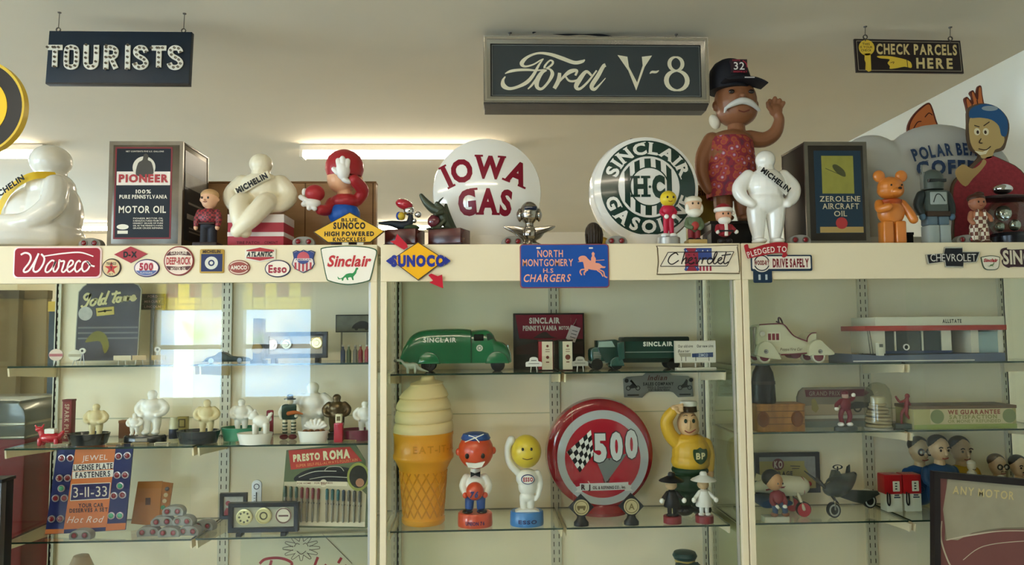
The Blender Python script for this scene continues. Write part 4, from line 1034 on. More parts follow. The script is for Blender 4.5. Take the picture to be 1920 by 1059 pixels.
b = t.b(); b.e(814, 417, 12, 13, .02, -.01); b.end('ball', M('5c1c28', .2, coat=.5)); b = t.b(); b.e(822, 430.5, 24, 3.5, .03); b.end('base', bronze)

# gas globes
def lens(cx, cy, R, H, d0, eps=.0008): return lambda x, y: d0-H*max(0, 1-((x-cx)**2+(y-cy)**2)/R**2)-eps
t = T('gas_globe', 'white glass globe with maroon two-line lettering on its round face', 'globe', 914, 468, .20, z=HT)
milk = M('e9e6dd', .12, coat=.6)
b = t.b(); b.lay(914, 356, [(60, .16), (85, .15), (97, .12), (102.5, .07), (103.5, .045), (103, .02), (100, 0)], n=72); b.la(914, [(60, 440), (56, 452), (52, 458), (52, 468)], d=.07, q=.8); b.end('body', milk)
R, H = 101, .055
b = t.b(); b.lay(914, 356, [(R*r, -H*(1-r*r)) for r in (1, .95, .88, .78, .66, .52, .38, .22, .1, 0)], n=72); b.end('lens', milk)
sf = lens(914, 356, R, H, 0)
b = t.b(); b.tx('IOWA', 912, 314, 160, 42, 0, bold=.045, serif=.12, gap=.10, arc=(176, True), surf=sf); b.tx('GAS', 910, 379, 100, 44, 0, bold=.045, serif=.12, gap=.08, arc=(380, True), surf=sf); b.end('lettering', M('7e1428', .3), sm=False)
t = T('gas_globe', 'white globe with dark green ring, striped centre and two-letter monogram', 'globe', 1212, 468, .19, z=HT)
b = t.b(); b.lay(1212, 355, [(58, .16), (84, .15), (96, .12), (102, .07), (103, .045), (102.5, .02), (99, 0)], n=72); b.la(1212, [(56, 440), (56, 452), (54, 468)], d=.07, q=.8); b.end('body', milk)
R, H = 99, .03
b = t.b(); b.lay(1214, 353, [(R*r, -H*(1-r*r)) for r in (1, .95, .88, .78, .66, .52, .38, .22, .1, 0)], n=72); b.end('lens', milk)
sf = lens(1214, 353, R, H, 0); sf2 = lens(1214, 353, R, H, 0, .0016)
gr = M('15332a', .2, coat=.4); CX, CY = 1217, 351
b = t.b(); b.rg(CX, CY, 58, 90, 0, 0, n=72, surf=sf); b.end('green_ring', gr)
b = t.b()
for x0, x1 in ((-46, -36), (-27, -17), (-8, 4), (13, 23), (33, 43)):
    for s in (-1, 1):
        f1 = lambda x: math.sqrt(max(0, 54**2-x*x)); f2 = lambda x: math.sqrt(max(0, 36**2-x*x)) if abs(x) < 36 else 0
        if x0 < -36 or x1 > 36:
            if s == 1: b.pg([(CX+x0, CY-f1(x0)), (CX+x1, CY-f1(x1)), (CX+x1, CY+f1(x1)), (CX+x0, CY+f1(x0))], 0, 0, surf=sf)
        else: b.pg([(CX+x0, CY-s*f1(x0)), (CX+x1, CY-s*f1(x1)), (CX+x1, CY-s*f2(x1)), (CX+x0, CY-s*f2(x0))], 0, 0, surf=sf)
b.end('stripe', gr); b = t.b(); b.rg(CX, CY, 35, 37.5, 0, 0, surf=sf); b.tx('H', CX-17, CY, 26, 35, 0, bold=.05, serif=.17, surf=sf2); b.tx('C', CX+17, CY, 25, 36, 0, bold=.085, serif=.0, surf=sf2); b.pg(b.oval(CX+.5, CY+1, 2.6, 2.6, 14), 0, 0, surf=sf2); b.end('monogram', gr, sm=False)
b = t.b(); b.tx('SINCLAIR', CX, CY-74, 188, 22, 0, bold=.04, serif=.1, arc=(74, True), surf=sf2, gap=.16); b.tx('GASOLINE', CX, CY+74, 195, 22, 0, bold=.04, serif=.1, arc=(74, False), surf=sf2, gap=.16); b.tx('REG. U.S. PAT OFF', 1218, 450.5, 38, 4.5, -.002); b.end('lettering', M('e6e3d8', .3), sm=False)
for x in (1195, 1217): b = t.b(); b.la(x, [(3.5, 254), (3.5, 249), (0, 248)], d=.06, n=10); b.end('rivet', M('4a443c', .4, metal=.5))

# chrome winged bust, carved head
t = T('chrome_mascot', 'chrome helmeted bust with spread wings behind the licence plate', 'mascot', 991, 467, .12, z=HT)
cm = M('a8a298', .16, metal=1.0)
b = t.b(); b.e(993, 401, 18, 22, .034); b.e(993, 408, 17, 12, .034); b.tb([(993, 415, 0, 8), (993, 432, 0, 9)]); b.end('helmet', cm, rm=1.0)
for s in (-1, 1): b = t.b(); b.e(993+s*18, 405, 5, 13, .02); b.e(993+s*21, 405, 3, 8, .012); b.end('ear_disc', cm)
b = t.b(); b.bx(983, 391, 1006, 398, -.037, -.028, 1); b.end('visor', M('1c2436', .15))
b = t.b()
for s in (-1, 1):
    b.pg(spline([(993, 432), (993+s*20, 427), (993+s*48, 426), (993+s*42, 433), (993+s*28, 440), (993+s*20, 449), (993, 456)], 3, True), -.012, .008, bev=1)
b.end('wing', cm)
b = t.b()
for s in (-1, 1):
    for j in range(3): b.st([(993+s*(8+j*3), 434+j*6), (993+s*(24-j*2), 433+j*5), (993+s*(42-j*8), 429+j*5)], -.0125, w=1)
b.end('feather_line', M('5c564c', .4, metal=.8), sm=False)
b = t.b(); b.e(993, 440, 13, 17, .022, -.004); b.e(993, 430, 10, 6, .016, -.006); b.end('chest', cm); b = t.b(); b.la(993, [(22, 467), (22, 460), (14, 456), (10, 450)], n=24); b.end('base', cm)
t = T('carved_head', 'small dark carved head next to the licence plate on the case top', 'carving', 1113, 466, .12, z=HT)
dk = M('33291f', .5, var=.3, scale=30, bump=.5)
b = t.b(); b.e(1113, 438, 16, 20, .03); b.e(1113, 456, 14, 10, .026)
for i in range(7): a = (i-3)/3; b.tb([(1113+a*13, 424+abs(a)*6, -.022*(1-a*a*.6), 2), (1113+a*15, 442, -.03*(1-a*a*.5), 2.4), (1113+a*14, 458, -.026*(1-a*a*.5), 2)], smooth=2)
b.end('head', dk, rm=.9, it=2); b = t.b(); b.e(1113, 438, 3, 6, .006, -.032); b.end('nose', dk); b = t.b(); b.la(1113, [(17, 466), (17, 461), (13, 458)], n=20); b.end('base', M('2a211a', .5))
t = T('yellow_disc', 'small yellow disc leaning behind the carved head', 'disc', 1130, 466, .19, z=HT)
b = t.b(); b.dc(1130, 455, 13, 0, .012, bev=1); b.end('face', M('c9a23c', .4)); b = t.b(); b.rg(1130, 455, 10, 13.4, -.002, .002); b.end('rim', M('a8842c', .4))
# ------------------------------------------------------------------ more things on the case tops
def base_disc(t, cx, r, y0, y1, m, name='base', d=0.0, q=1.0):
    b = t.b(); b.la(cx, [(r, y1), (r, y0+1), (r*.95, y0), (0, y0)], n=28, q=q, d=d); return b.end(name, m)
t = T('toy_figure', 'small red-suited figurine with a round yellow head on a silver base', 'figurine', 1254, 464, .05, z=HT)
b = t.b(); b.e(1255, 376, 15.5, 15, .026); b.end('head', M('d9bd2e', .35)); facebits(t, 1256, 376, 15, -.025)
b = t.b(); b.e(1254, 398, 11, 11, .016); b.tb([(1246, 393, 0, 4), (1241, 402, 0, 4), (1248, 410, -.012, 3.5)], smooth=3); b.tb([(1262, 393, 0, 4), (1268, 402, 0, 4), (1261, 410, -.012, 3.5)], smooth=3); b.tb([(1250, 405, 0, 6), (1249, 440, 0, 4.5)]); b.tb([(1259, 405, 0, 6), (1260, 440, 0, 4.5)]); b.end('suit', M('b01838', .35), rm=.8)
for x, y in ((1249, 411), (1263, 411)): b = t.b(); b.e(x, y, 4.5, 4.5, .008, -.014); b.end('glove', glove)
for x in (1247, 1262): b = t.b(); b.e(x, 446, 8, 4.5, .014, -.006); b.end('shoe', glove)
base_disc(t, 1254, 21, 450, 464, M('a9a7a2', .3, metal=.5))
t = T('bobblehead', 'little white-bearded old man bobblehead in a green waistcoat', 'figurine', 1303, 464, .05, z=HT)
b = t.b(); b.e(1302, 390, 16, 18, .028); b.end('head', M('d6b190', .4)); b = t.b(); b.e(1302, 404, 13, 9, .02, -.012); b.e(1289, 396, 4, 10, .012, -.008); b.e(1315, 396, 4, 10, .012, -.008); b.end('beard', M('e2dccb', .6), rm=1.0)
b = t.b(); b.e(1302, 380, 16.5, 9, .029, .003); b.end('hair', M('dad2bc', .6)); facebits(t, 1302, 388, 14, -.027)
b = t.b(); b.e(1302, 424, 14, 17, .02); b.tb([(1291, 416, 0, 5), (1287, 428, -.008, 4.5), (1295, 432, -.018, 4)], smooth=3); b.tb([(1313, 416, 0, 5), (1317, 428, -.008, 4.5), (1311, 434, -.018, 4)], smooth=3); b.end('jacket', M('5c6a4c', .5), rm=.9)
b = t.b(); b.e(1302, 428, 8, 9, .012, -.012); b.end('waistcoat', M('a83c34', .5)); b = t.b(); b.tb([(1296, 436, 0, 6), (1296, 452, 0, 5.5)]); b.tb([(1308, 436, 0, 6), (1308, 452, 0, 5.5)]); b.end('trousers', M('7c2226', .5), rm=.9)
for x in (1295, 1309): b = t.b(); b.e(x, 454, 6, 3.5, .014, -.004); b.end('boot', blk)
b = t.b(); b.bx(1287, 455, 1322, 464, -.03, .03, 1); b.end('base', M('b0935a', .35))
t = T('bobblehead', 'little bobblehead in red hat and coat before the black plinth', 'figurine', 1359, 464, .04, z=HT)
b = t.b(); b.e(1358, 409, 15, 15, .026); b.end('head', M('d39a78', .4)); b = t.b(); b.e(1358, 419, 12, 8, .02, -.01); b.end('beard', M('e4ddd0', .6)); facebits(t, 1358, 408, 13, -.025)
b = t.b(); b.la(1358, [(16, 402), (15, 395), (10, 389), (3, 386), (0, 386)], n=24); b.end('hat', M('8e2026', .5)); b = t.b(); b.la(1358, [(15.5, 403), (17.5, 401), (17.5, 397), (15.5, 395)], n=24); b.end('hat_band', M('e4dccf', .6)); b = t.b(); b.e(1377, 404, 4, 4, .008); b.end('pompom', M('e4dccf', .6))
b = t.b(); b.e(1359, 436, 15, 14, .022); b.tb([(1347, 430, 0, 5), (1343, 438, -.012, 4.5)]); b.tb([(1371, 430, 0, 5), (1376, 438, -.012, 4.5)]); b.end('coat', M('8e1f28', .5), rm=.9); b = t.b(); b.bx(1356, 425, 1362, 449, -.024, -.015, 1); b.end('coat_trim', M('dcd3c6', .6)); b = t.b(); b.bx(1345, 438, 1373, 441, -.0245, .01, .8); b.end('belt', blk)
for x in (1345, 1380): b = t.b(); b.e(x-1, 441, 4, 4, .008, -.015); b.end('mitten', M('d6d0c4', .5))
for x in (1352, 1366): b = t.b(); b.e(x, 458, 7, 6, .015, -.004); b.end('boot', M('26201f', .4))
# waving doll on a black plinth
t = T('plinth_box', 'low black box under the tall waving doll', 'box', 1372, 478, .235, z=HT)
b = t.b(); b.bx(1334, 424, 1412, 478, 0, .13, 1); b.end('body', M('1d1a18', .35)); b = t.b(); b.bx(1332, 422, 1414, 427, -.002, .132, .6); b.end('lid', M('26211e', .3)); zp = HT+56*t.k
t = T('waving_doll', 'tall brown doll with white moustache waving in a floral wrap and black cap', 'doll', 1372, 424, .30, z=zp)
dsk = M('8a5a3c', .38, var=.06, scale=12); k = t.k
b = t.b()
b.e(1372, 300, 46, 50, .075); b.e(1372, 345, 40, 32, .07); b.tb([(1386, 250, 0, 17), (1386, 232, 0, 16)]); b.e(1376, 266, 42, 20, .06)
b.tb([(1338, 266, 0, 16), (1322, 295, 0, 15), (1317, 325, -.005, 13), (1322, 350, -.015, 11), (1326, 362, -.02, 9)], smooth=4)
b.tb([(1410, 262, 0, 16), (1436, 266, -.01, 15), (1456, 254, -.02, 13), (1463, 232, -.03, 10), (1460, 220, -.03, 9)], smooth=4)
b.tb([(1356, 360, 0, 19), (1357, 392, 0, 18), (1357, 406, 0, 15)]); b.tb([(1395, 360, 0, 19), (1396, 392, 0, 18), (1396, 406, 0, 15)]); b.e(1356, 416, 16, 7, .05, -.02); b.e(1397, 416, 16, 7, .05, -.02)
b.e(1457, 212, 13, 13, .018, -.03)
for x, y, x2, y2 in ((1448, 206, 1445, 195), (1453, 202, 1455, 190), (1461, 203, 1464, 194), (1467, 206, 1471, 199)): b.tb([(x, y, -.03, 4.6), (x2, y2, -.036, 4.2)])
b.tb([(1450, 216, -.035, 4.5), (1441, 207, -.04, 4), (1440, 200, -.042, 3.8)])
b.end('body', dsk, rm=1.5, it=3)
b = t.b(); b.e(1386, 192, 40, 46, .075); b.e(1388, 212, 38, 28, .073); b.e(1347, 200, 6, 10, .015); b.e(1424, 198, 6, 10, .015); b.end('head', dsk, rm=1.6)
b = t.b(); b.e(1386, 192, 6, 6, .014, -.078); b.end('nose', dsk)
for x in (1367, 1404): b = t.b(); b.e(x, 183, 5.5, 4, .006, -.072); b.end('eye', M('201510', .2))
b = t.b(); b.tb([(1357, 213, -.060, 2.5), (1368, 207, -.075, 5), (1385, 202, -.082, 6.5), (1403, 206, -.076, 5.5), (1420, 216, -.058, 3)], smooth=4); b.tb([(1357, 213, -.06, 3), (1355, 220, -.058, 2)]); b.end('moustache', M('c9c6bd', .8), rm=.9, it=1)
b = t.b(); b.st([(1378, 219), (1388, 222), (1399, 218)], -.0765, w=2.5); b.end('mouth', M('6a3226', .4), sm=False)
b = t.b(); b.e(1350, 226, 9, 15, .03, .03, rot=-25); b.end('hair', M('cfc5ad', .8))
b = t.b()
b.la(1375, [(39.5, 172), (40, 160), (39, 145), (35, 130), (27, 119), (16, 112.5), (6, 109.5), (0, 109)], q=.95, n=36, d=.0); b.end('cap', M('16161c', .7))
b = t.b(); b.pg(spline([(1350, 164), (1375, 161), (1402, 162), (1420, 168), (1428, 174), (1406, 168.5), (1375, 166.5), (1354, 168)], 3, True), -.118, -.04, bev=.8); b.end('cap_bill', M('14141a', .6))
b = t.b(); b.la(1352, [(14, 170), (16, 150), (12, 130)], d=.012, n=16, q=.8); b.end('cap_mesh', M('4a433c', .8))
b = t.b(); b.bx(1366, 123, 1397, 149, -.079, -.06, 1); b.end('cap_badge', M('2a1820', .6)); b = t.b(); b.tx('32', 1381, 136, 20, 14, -.0805, bold=.01); b.bx(1384, 163.5, 1402, 165, -.121, -.117); b.end('cap_lettering', M('ded8d2', .5), sm=False)
b = t.b(); b.tx('ROUTE', 1376, 125.5, 14, 3, -.0805, bold=.04); b.tx('HIGHWAY', 1383, 147, 26, 3.2, -.0805, bold=.05); b.st([(1388, 126), (1394, 131), (1396, 139)], -.0806, w=2); b.end('cap_red_lettering', M('a83040', .5), sm=False)
fl = bpy.data.materials.new('floral'); fl.use_nodes = True
n_ = fl.node_tree; p_ = n_.nodes['Principled BSDF']; p_.inputs['Roughness'].default_value = .8
tcn = n_.nodes.new('ShaderNodeTexCoord'); vo = n_.nodes.new('ShaderNodeTexVoronoi'); vo.inputs['Scale'].default_value = 42
cr = n_.nodes.new('ShaderNodeValToRGB'); cr.color_ramp.interpolation = 'CONSTANT'
for i, (p, c) in enumerate(((0, 'd0b4b4'), (.14, 'a0708e'), (.26, 'a03a3c'), (.46, 'a85230'), (.6, '8a2634'), (.8, '6a2a3c'))):
    e_ = cr.color_ramp.elements[i] if i < 2 else cr.color_ramp.elements.new(p)
    e_.position = p; e_.color = lin(c)
n_.links.new(tcn.outputs['Object'], vo.inputs['Vector']); n_.links.new(vo.outputs['Distance'], cr.inputs[0]); n_.links.new(cr.outputs[0], p_.inputs['Base Color'])
b = t.b(); b.la(1373, [(38, 262), (43, 270), (46, 300), (48, 340), (46, 376), (44, 376), (44, 300), (40, 270)], q=.80, n=40); b.end('wrap', fl)
t = T('yellow_tin', 'yellow lettered tin behind the little bobbleheads and globe', 'tin', 1322, 478, .385, z=HT)
b = t.b(); b.bx(1292, 348, 1346, 478, 0, .04, 1); b.end('body', M('8a7a34', .45)); b = t.b(); b.tx('SINCLAIR', 1341, 361, 58, 9, -.0008, bold=.04); b.end('lettering', M('3a2c1c', .5), sm=False); b = t.b(); b.bx(1291, 346, 1347, 350, -.002, .042, .8); b.end('lid', M('a39a6a', .35, metal=.5))
t = T('steel_bracket', 'small bent steel bracket between the two bobbleheads', 'bracket', 1325, 464, .12, z=HT)
b = t.b(); b.pg([(1313, 464), (1316, 442), (1331, 432), (1333, 436), (1321, 446), (1319, 464)], -.015, .015); b.end('plate', M('8f8d88', .3, metal=.8))
t = T('standing_statuette', 'white plump statuette standing with hands on hips and a lettered sash', 'statuette', 1438, 462, .07, z=HT)
b = t.b(); b.e(1440, 350, 36, 36, .055); b.e(1438, 380, 36, 24, .052)
for s in (-1, 1): b.tb([(1440+s*34, 330, 0, 12), (1440+s*51, 352, 0, 14), (1440+s*48, 372, -.01, 12), (1440+s*34, 386, -.03, 8)], smooth=4); b.tb([(1438+s*18, 395, 0, 19), (1438+s*18, 420, 0, 16), (1438+s*16, 445, 0, 11)], smooth=3); b.e(1438+s*17, 455, 13, 6, .04, -.014)
b.end('body', porc, rm=1.7, it=5); b = t.b(); b.e(1440, 300, 18.5, 18, .034); b.tb([(1440, 312, 0, 15), (1440, 322, 0, 17)]); b.end('head', porc, rm=1.4, it=5)
b = t.b(); q = spline([(1416, 322, -.045), (1432, 334, -.056), (1450, 348, -.057), (1472, 366, -.042)], 6); vs = []
for x, y, d in q: vs += [b.L(x+4, y-6, d+.002), b.L(x-4, y+6, d)]
b.faces(vs, [(2*i, 2*i+1, 2*i+3, 2*i+2) for i in range(len(q)-1)]); b.end('sash', porc)
b = t.b(); b.tx('MICHELIN', 1446, 344, 64, 9.5, -.061, bold=.05, rot=38, gap=.1); b.end('sash_lettering', blk, sm=False)
t = T('bear_figure', 'glossy orange jointed bear figure with round ears in front of the plaster bear', 'figurine', 1674, 463, .05, z=HT)
om = M('cf7a2c', .35, coat=.2)
b = t.b(); b.e(1674, 355, 24, 20, .036); b.e(1674, 362, 25, 16, .036); b.e(1653, 334, 11.5, 11.5, .014); b.e(1696, 334, 11.5, 11.5, .014); b.e(1677, 366, 11, 8, .02, -.028); b.end('head', om, rm=1.0)
b = t.b(); b.e(1679, 361, 3.5, 2.6, .006, -.045); b.end('nose', M('3a2216', .3))
for x in (1666, 1686): b = t.b(); b.e(x, 354, 1.6, 2, .003, -.0345); b.end('eye', blk)
b = t.b(); b.e(1673, 404, 25, 24, .034); b.e(1673, 388, 20, 10, .028); b.end('body', om); b = t.b(); b.la(1673, [(17, 388), (20, 384), (20, 381), (16, 378)], n=28, q=.9); b.end('collar', M('a8481c', .4))
for s, pts in ((-1, [(1651, 386, 0, 8), (1647, 398, -.02, 8), (1656, 396, -.045, 7)]), (1, [(1695, 386, 0, 8), (1704, 402, -.01, 8), (1710, 418, -.02, 8)])): b = t.b(); b.tb(pts, smooth=3); b.end('arm', om)
for x in (1661, 1685): b = t.b(); b.bx(x-10, 420, x+10, 463, -.026, .02, 4, 3); b.end('leg', om)
# plaster bear
t = T('plaster_bear', 'large white plaster bear sculpture with blue painted lettering on its flank', 'sculpture', 1745, 478, .33, z=HT)
pl = M('b9b7ae', .6, var=.06, scale=6, bump=.1)
b = t.b(); b.e(1770, 325, 118, 92, .065); b.e(1640, 318, 66, 64, .06); b.e(1590, 306, 45, 36, .035); b.e(1850, 340, 60, 75, .06)
for x, d in ((1628, -.012), (1664, .012), (1800, -.012), (1860, .012)): b.tb([(x, 380, d, 26), (x, 430, d, 23), (x, 450, d, 22)])
b.e(1700, 345, 70, 60, .06); b.end('body', pl, rm=4, it=10)
b = t.b(); b.e(1567, 322, 22, 18, .03, 0); b.e(1556, 330, 12, 9, .02, 0); b.end('muzzle', pl)
b = t.b(); b.rr(1610, 452, 1890, 478, 3, -.06, .06); b.end('base', M('c9c7be', .6))
sfb = lambda x, y: -.0655*math.sqrt(max(.05, 1-((x-1770)/122)**2-((y-325)/96)**2))-.004
b = t.b(); b.tx('POLAR BEAR', 1770, 290, 138, 22, 0, bold=.04, serif=.06, gap=.14, rot=-4, arc=(420, True), surf=lambda x, y: sfb(x, y)-.003); b.tx('COFFEE', 1772, 323, 130, 24, 0, bold=.05, serif=.06, gap=.14, arc=(600, True), surf=lambda x, y: sfb(x, y)-.003); b.end('lettering', M('2c3f5e', .5), sm=False)
t = T('cutout_sign', 'orange teardrop-shaped painted cutout with a raised hand behind the plaster bear', 'sign', 1780, 478, .425, z=HT)
b = t.b(); b.pg(spline([(1712, 252), (1713, 230), (1725, 210), (1742, 194), (1755, 187.5), (1762, 200), (1771, 232), (1790, 270), (1812, 275), (1830, 250), (1830, 215), (1828, 195), (1825, 180), (1830, 176), (1838, 184), (1840, 176), (1836, 168), (1842, 163), (1848, 172), (1851, 160), (1854, 154), (1859, 156), (1860, 172), (1863, 200), (1862, 250), (1840, 320), (1832, 440), (1826, 468), (1744, 468), (1736, 440), (1720, 300)], 3, True), 0, .012); b.end('board', M('5c2416', .5))
b = t.b(); b.pg(spline([(1715, 252), (1716, 231), (1727, 212), (1743, 197), (1754, 191), (1759, 202), (1768, 233), (1787, 272), (1750, 300), (1722, 280)], 3, True), -.0008, -.0008)
b.pg(spline([(1831, 250), (1831, 214), (1829, 195), (1828, 182), (1831, 180), (1837, 190), (1842, 188), (1839, 170), (1842, 167), (1847, 180), (1851, 180), (1853, 160), (1857, 158), (1858, 172), (1860, 200), (1859, 250)], 3, True), -.0008, -.0008); b.end('orange_paint', M('c26a34', .5), sm=False)
b = t.b()
for s in ([(1722, 238), (1730, 226), (1738, 224)], [(1745, 216), (1753, 208), (1760, 212)], [(1838, 190), (1838, 202)], [(1848, 182), (1850, 196)]): b.st(s, -.0014, w=2)
b.end('brush_line', M('4a1c12', .5), sm=False)
t = T('armoured_figure', 'grey-green armoured toy figure with a domed helmet in front of the plaster bear', 'figurine', 1753, 463, .06, z=HT)
ag = M('4c544c', .4, var=.2, scale=30); ad = M('2c3230', .4); al = M('9aa39c', .45)
b = t.b(); b.la(1753, [(19, 360), (20, 345), (19, 334), (14, 326), (6, 322), (0, 321)], n=28); b.end('helmet', ag); b = t.b(); b.bx(1737, 342, 1769, 348, -.038, -.02, 1); b.end('visor', M('15181a', .2)); b = t.b(); b.bx(1733, 326, 1737, 358, -.01, .01, .6); b.bx(1733, 312, 1735, 330, -.003, .003, .3); b.end('antenna', M('7c8078', .4))
b = t.b(); b.bx(1735, 362, 1775, 404, -.026, .024, 3); b.end('torso', ag); b = t.b(); b.bx(1739, 366, 1771, 390, -.031, -.024, 2); b.end('chest_plate', al); b = t.b(); b.st([(1744, 386), (1750, 372), (1758, 372), (1766, 384)], -.0315, w=2); b.end('chest_mark', ad, sm=False); b = t.b(); b.bx(1733, 402, 1777, 412, -.029, .026, 1.5); b.end('belt', M('3c2c20', .5))
for s in (-1, 1):
    b = t.b(); b.tb([(1755+s*24, 370, 0, 9), (1755+s*31, 388, 0, 8.5), (1755+s*29, 404, -.012, 7)], smooth=3); b.end('arm', ad); b = t.b(); b.e(1755+s*28, 412, 6, 7, .012, -.015); b.end('hand', M('4c6678', .5))
    b = t.b(); b.bx(1755+s*11-10, 410, 1755+s*11+10, 428, -.024, .022, 3); b.end('thigh', M('5c6e78', .5)); b = t.b(); b.bx(1755+s*11-10, 428, 1755+s*11+10, 463, -.03, .022, 2); b.end('boot', al)
t = T('cutout_sign', 'painted cutout bust of a boy with blue hair and a red shirt', 'sign', 1860, 478, .21, z=HT)
b = t.b(); b.pg(spline([(1828, 212), (1840, 203), (1860, 200), (1885, 207), (1903, 226), (1907, 248), (1900, 275), (1893, 290), (1878, 294), (1872, 300), (1890, 308), (1925, 328), (1945, 370), (1945, 474), (1800, 474), (1790, 420), (1788, 370), (1798, 345), (1830, 318), (1846, 300), (1832, 290), (1825, 268), (1826, 238)], 3, True), 0, .012); b.end('board', M('5a4634', .5))
b = t.b(); b.pg(spline([(1830, 230), (1850, 226), (1880, 232), (1890, 250), (1896, 270), (1888, 285), (1876, 290), (1868, 305), (1850, 306), (1846, 298), (1834, 288), (1828, 268)], 3, True), -.001, -.001); b.end('face_paint', M('b79a62', .5), sm=False)
b = t.b(); b.pg(spline([(1830, 228), (1832, 212), (1850, 203), (1872, 203), (1892, 214), (1904, 236), (1900, 262), (1890, 262), (1886, 244), (1872, 232), (1850, 228)], 3, True), -.0014, -.0014); b.end('hair_paint', M('1f4f7c', .45), sm=False); b = t.b(); b.pg(b.oval(1870, 210, 16, 5, 18), -.0018, -.0018); b.end('hair_highlight', M('8f9aa0', .5), sm=False)
b = t.b(); b.pg(spline([(1846, 312), (1868, 302), (1890, 310), (1924, 330), (1942, 372), (1942, 474), (1802, 474), (1792, 420), (1791, 372), (1800, 348), (1826, 330)], 3, True), -.001, -.001); b.end('shirt_paint', M('8f2c34', .6, var=.5, scale=70), sm=False)
b = t.b()
for x in (1843, 1860): b.pg(b.oval(x, 255, 6, 7, 16), -.0015, -.0015)
b.pg([(1836, 292), (1852, 294), (1866, 286), (1858, 298), (1846, 300)], -.0015, -.0015); b.end('white_paint', M('ddd2b0', .5), sm=False)
b = t.b()
for x in (1844, 1859): b.pg(b.oval(x, 256, 2.6, 3.6, 12), -.002, -.002)
for s in ([(1838, 243), (1848, 246)], [(1856, 244), (1868, 236)], [(1844, 288), (1858, 290), (1868, 283)], [(1850, 268), (1846, 276), (1852, 277)]): b.st(s, -.002, w=2)
b.end('brush_line', M('3a2418', .5), sm=False)
b = t.b(); b.pg(spline([(1797, 330), (1812, 318), (1830, 326), (1845, 318), (1852, 308), (1858, 314), (1846, 330), (1830, 345), (1815, 360), (1800, 346)], 3, True), -.0018, -.0018); b.end('hand_paint', M('b0905a', .5), sm=False)
t = T('boy_doll', 'small doll in brown-checkered overalls beside the clear jar', 'doll', 1837, 464, .05, z=HT)
b = t.b(); b.e(1836, 386, 15, 16, .026); b.e(1822, 388, 3, 4, .006); b.e(1851, 388, 3, 4, .006); b.end('head', M('9c6448', .4), rm=1.0); b = t.b(); b.e(1836, 378, 15.6, 10, .027, .004); b.e(1840, 370, 9, 5, .016); b.end('hair', M('4a2a1c', .45)); facebits(t, 1835, 387, 13, -.0255)
b = t.b(); b.e(1836, 412, 14, 13, .02); b.tb([(1824, 406, 0, 5), (1819, 418, -.006, 4.5), (1822, 426, -.014, 4)], smooth=3); b.tb([(1849, 406, 0, 5), (1855, 414, -.01, 4.5), (1856, 420, -.016, 4)], smooth=3); b.end('shirt', M('a56a4c', .5), rm=.9)
chk = bpy.data.materials.new('check_cloth'); chk.use_nodes = True
n_ = chk.node_tree; p_ = n_.nodes['Principled BSDF']; tcn = n_.nodes.new('ShaderNodeTexCoord'); ck = n_.nodes.new('ShaderNodeTexChecker'); ck.inputs['Scale'].default_value = 72
ck.inputs[1].default_value = lin('d9ccb4'); ck.inputs[2].default_value = lin('6b3a28'); n_.links.new(tcn.outputs['Object'], ck.inputs['Vector']); n_.links.new(ck.outputs[0], p_.inputs['Base Color'])
b = t.b(); b.e(1837, 424, 15.5, 17, .022, -.002); b.tb([(1829, 432, 0, 9), (1828, 456, 0, 9)]); b.tb([(1845, 432, 0, 9), (1847, 456, 0, 9)]); b.tb([(1828, 416, -.018, 3), (1830, 402, -.016, 3)]); b.tb([(1845, 416, -.018, 3), (1843, 402, -.016, 3)]); b.end('overalls', chk, rm=.9)
for x in (1827, 1848): b = t.b(); b.e(x, 461, 9, 4, .018, -.006); b.end('shoe', M('4a2c1c', .4))
t = T('candy_jar', 'clear round jar with dark brimmed lid on a black base at the end', 'jar', 1894, 464, .11, z=HT)
jg = M('f4f4f0', .02, trans=1.0)
b = t.b(); b.la(1894, [(26, 442), (36, 432), (41, 412), (38, 394), (28, 382), (22, 378), (20, 379), (26, 384), (36, 396), (38.5, 412), (34, 431), (24, 440)], n=40); b.end('bowl', thin_glass('jar_glass', 'eef2ee'))
b = t.b(); b.la(1894, [(34, 464), (36, 448), (30, 441), (0, 441)], n=32); b.end('base', M('15151a', .25)); b = t.b(); b.la(1894, [(24, 379), (64, 377), (66, 374), (40, 370), (22, 368), (0, 367)], n=40, q=.5); b.end('lid', M('2a1c1c', .35))
b = t.b(); b.e(1885, 357, 18, 10, .03); b.end('finial', chrome)
for x, y, r in ((1884, 403, 15), (1905, 425, 11), (1876, 428, 9)): b = t.b(); b.e(x, y, r, r, r*.8*t.k); b.end('silver_ball', chrome)
t = T('small_box', 'tiny black box between the orange bear and armoured figure', 'box', 1703, 464, .14, z=HT)
b = t.b(); b.bx(1692, 438, 1714, 464, 0, .04, 1); b.end('body', blk); b = t.b(); b.bx(1691, 436, 1715, 441, -.001, .041, .6); b.end('lid', M('24242a', .4))
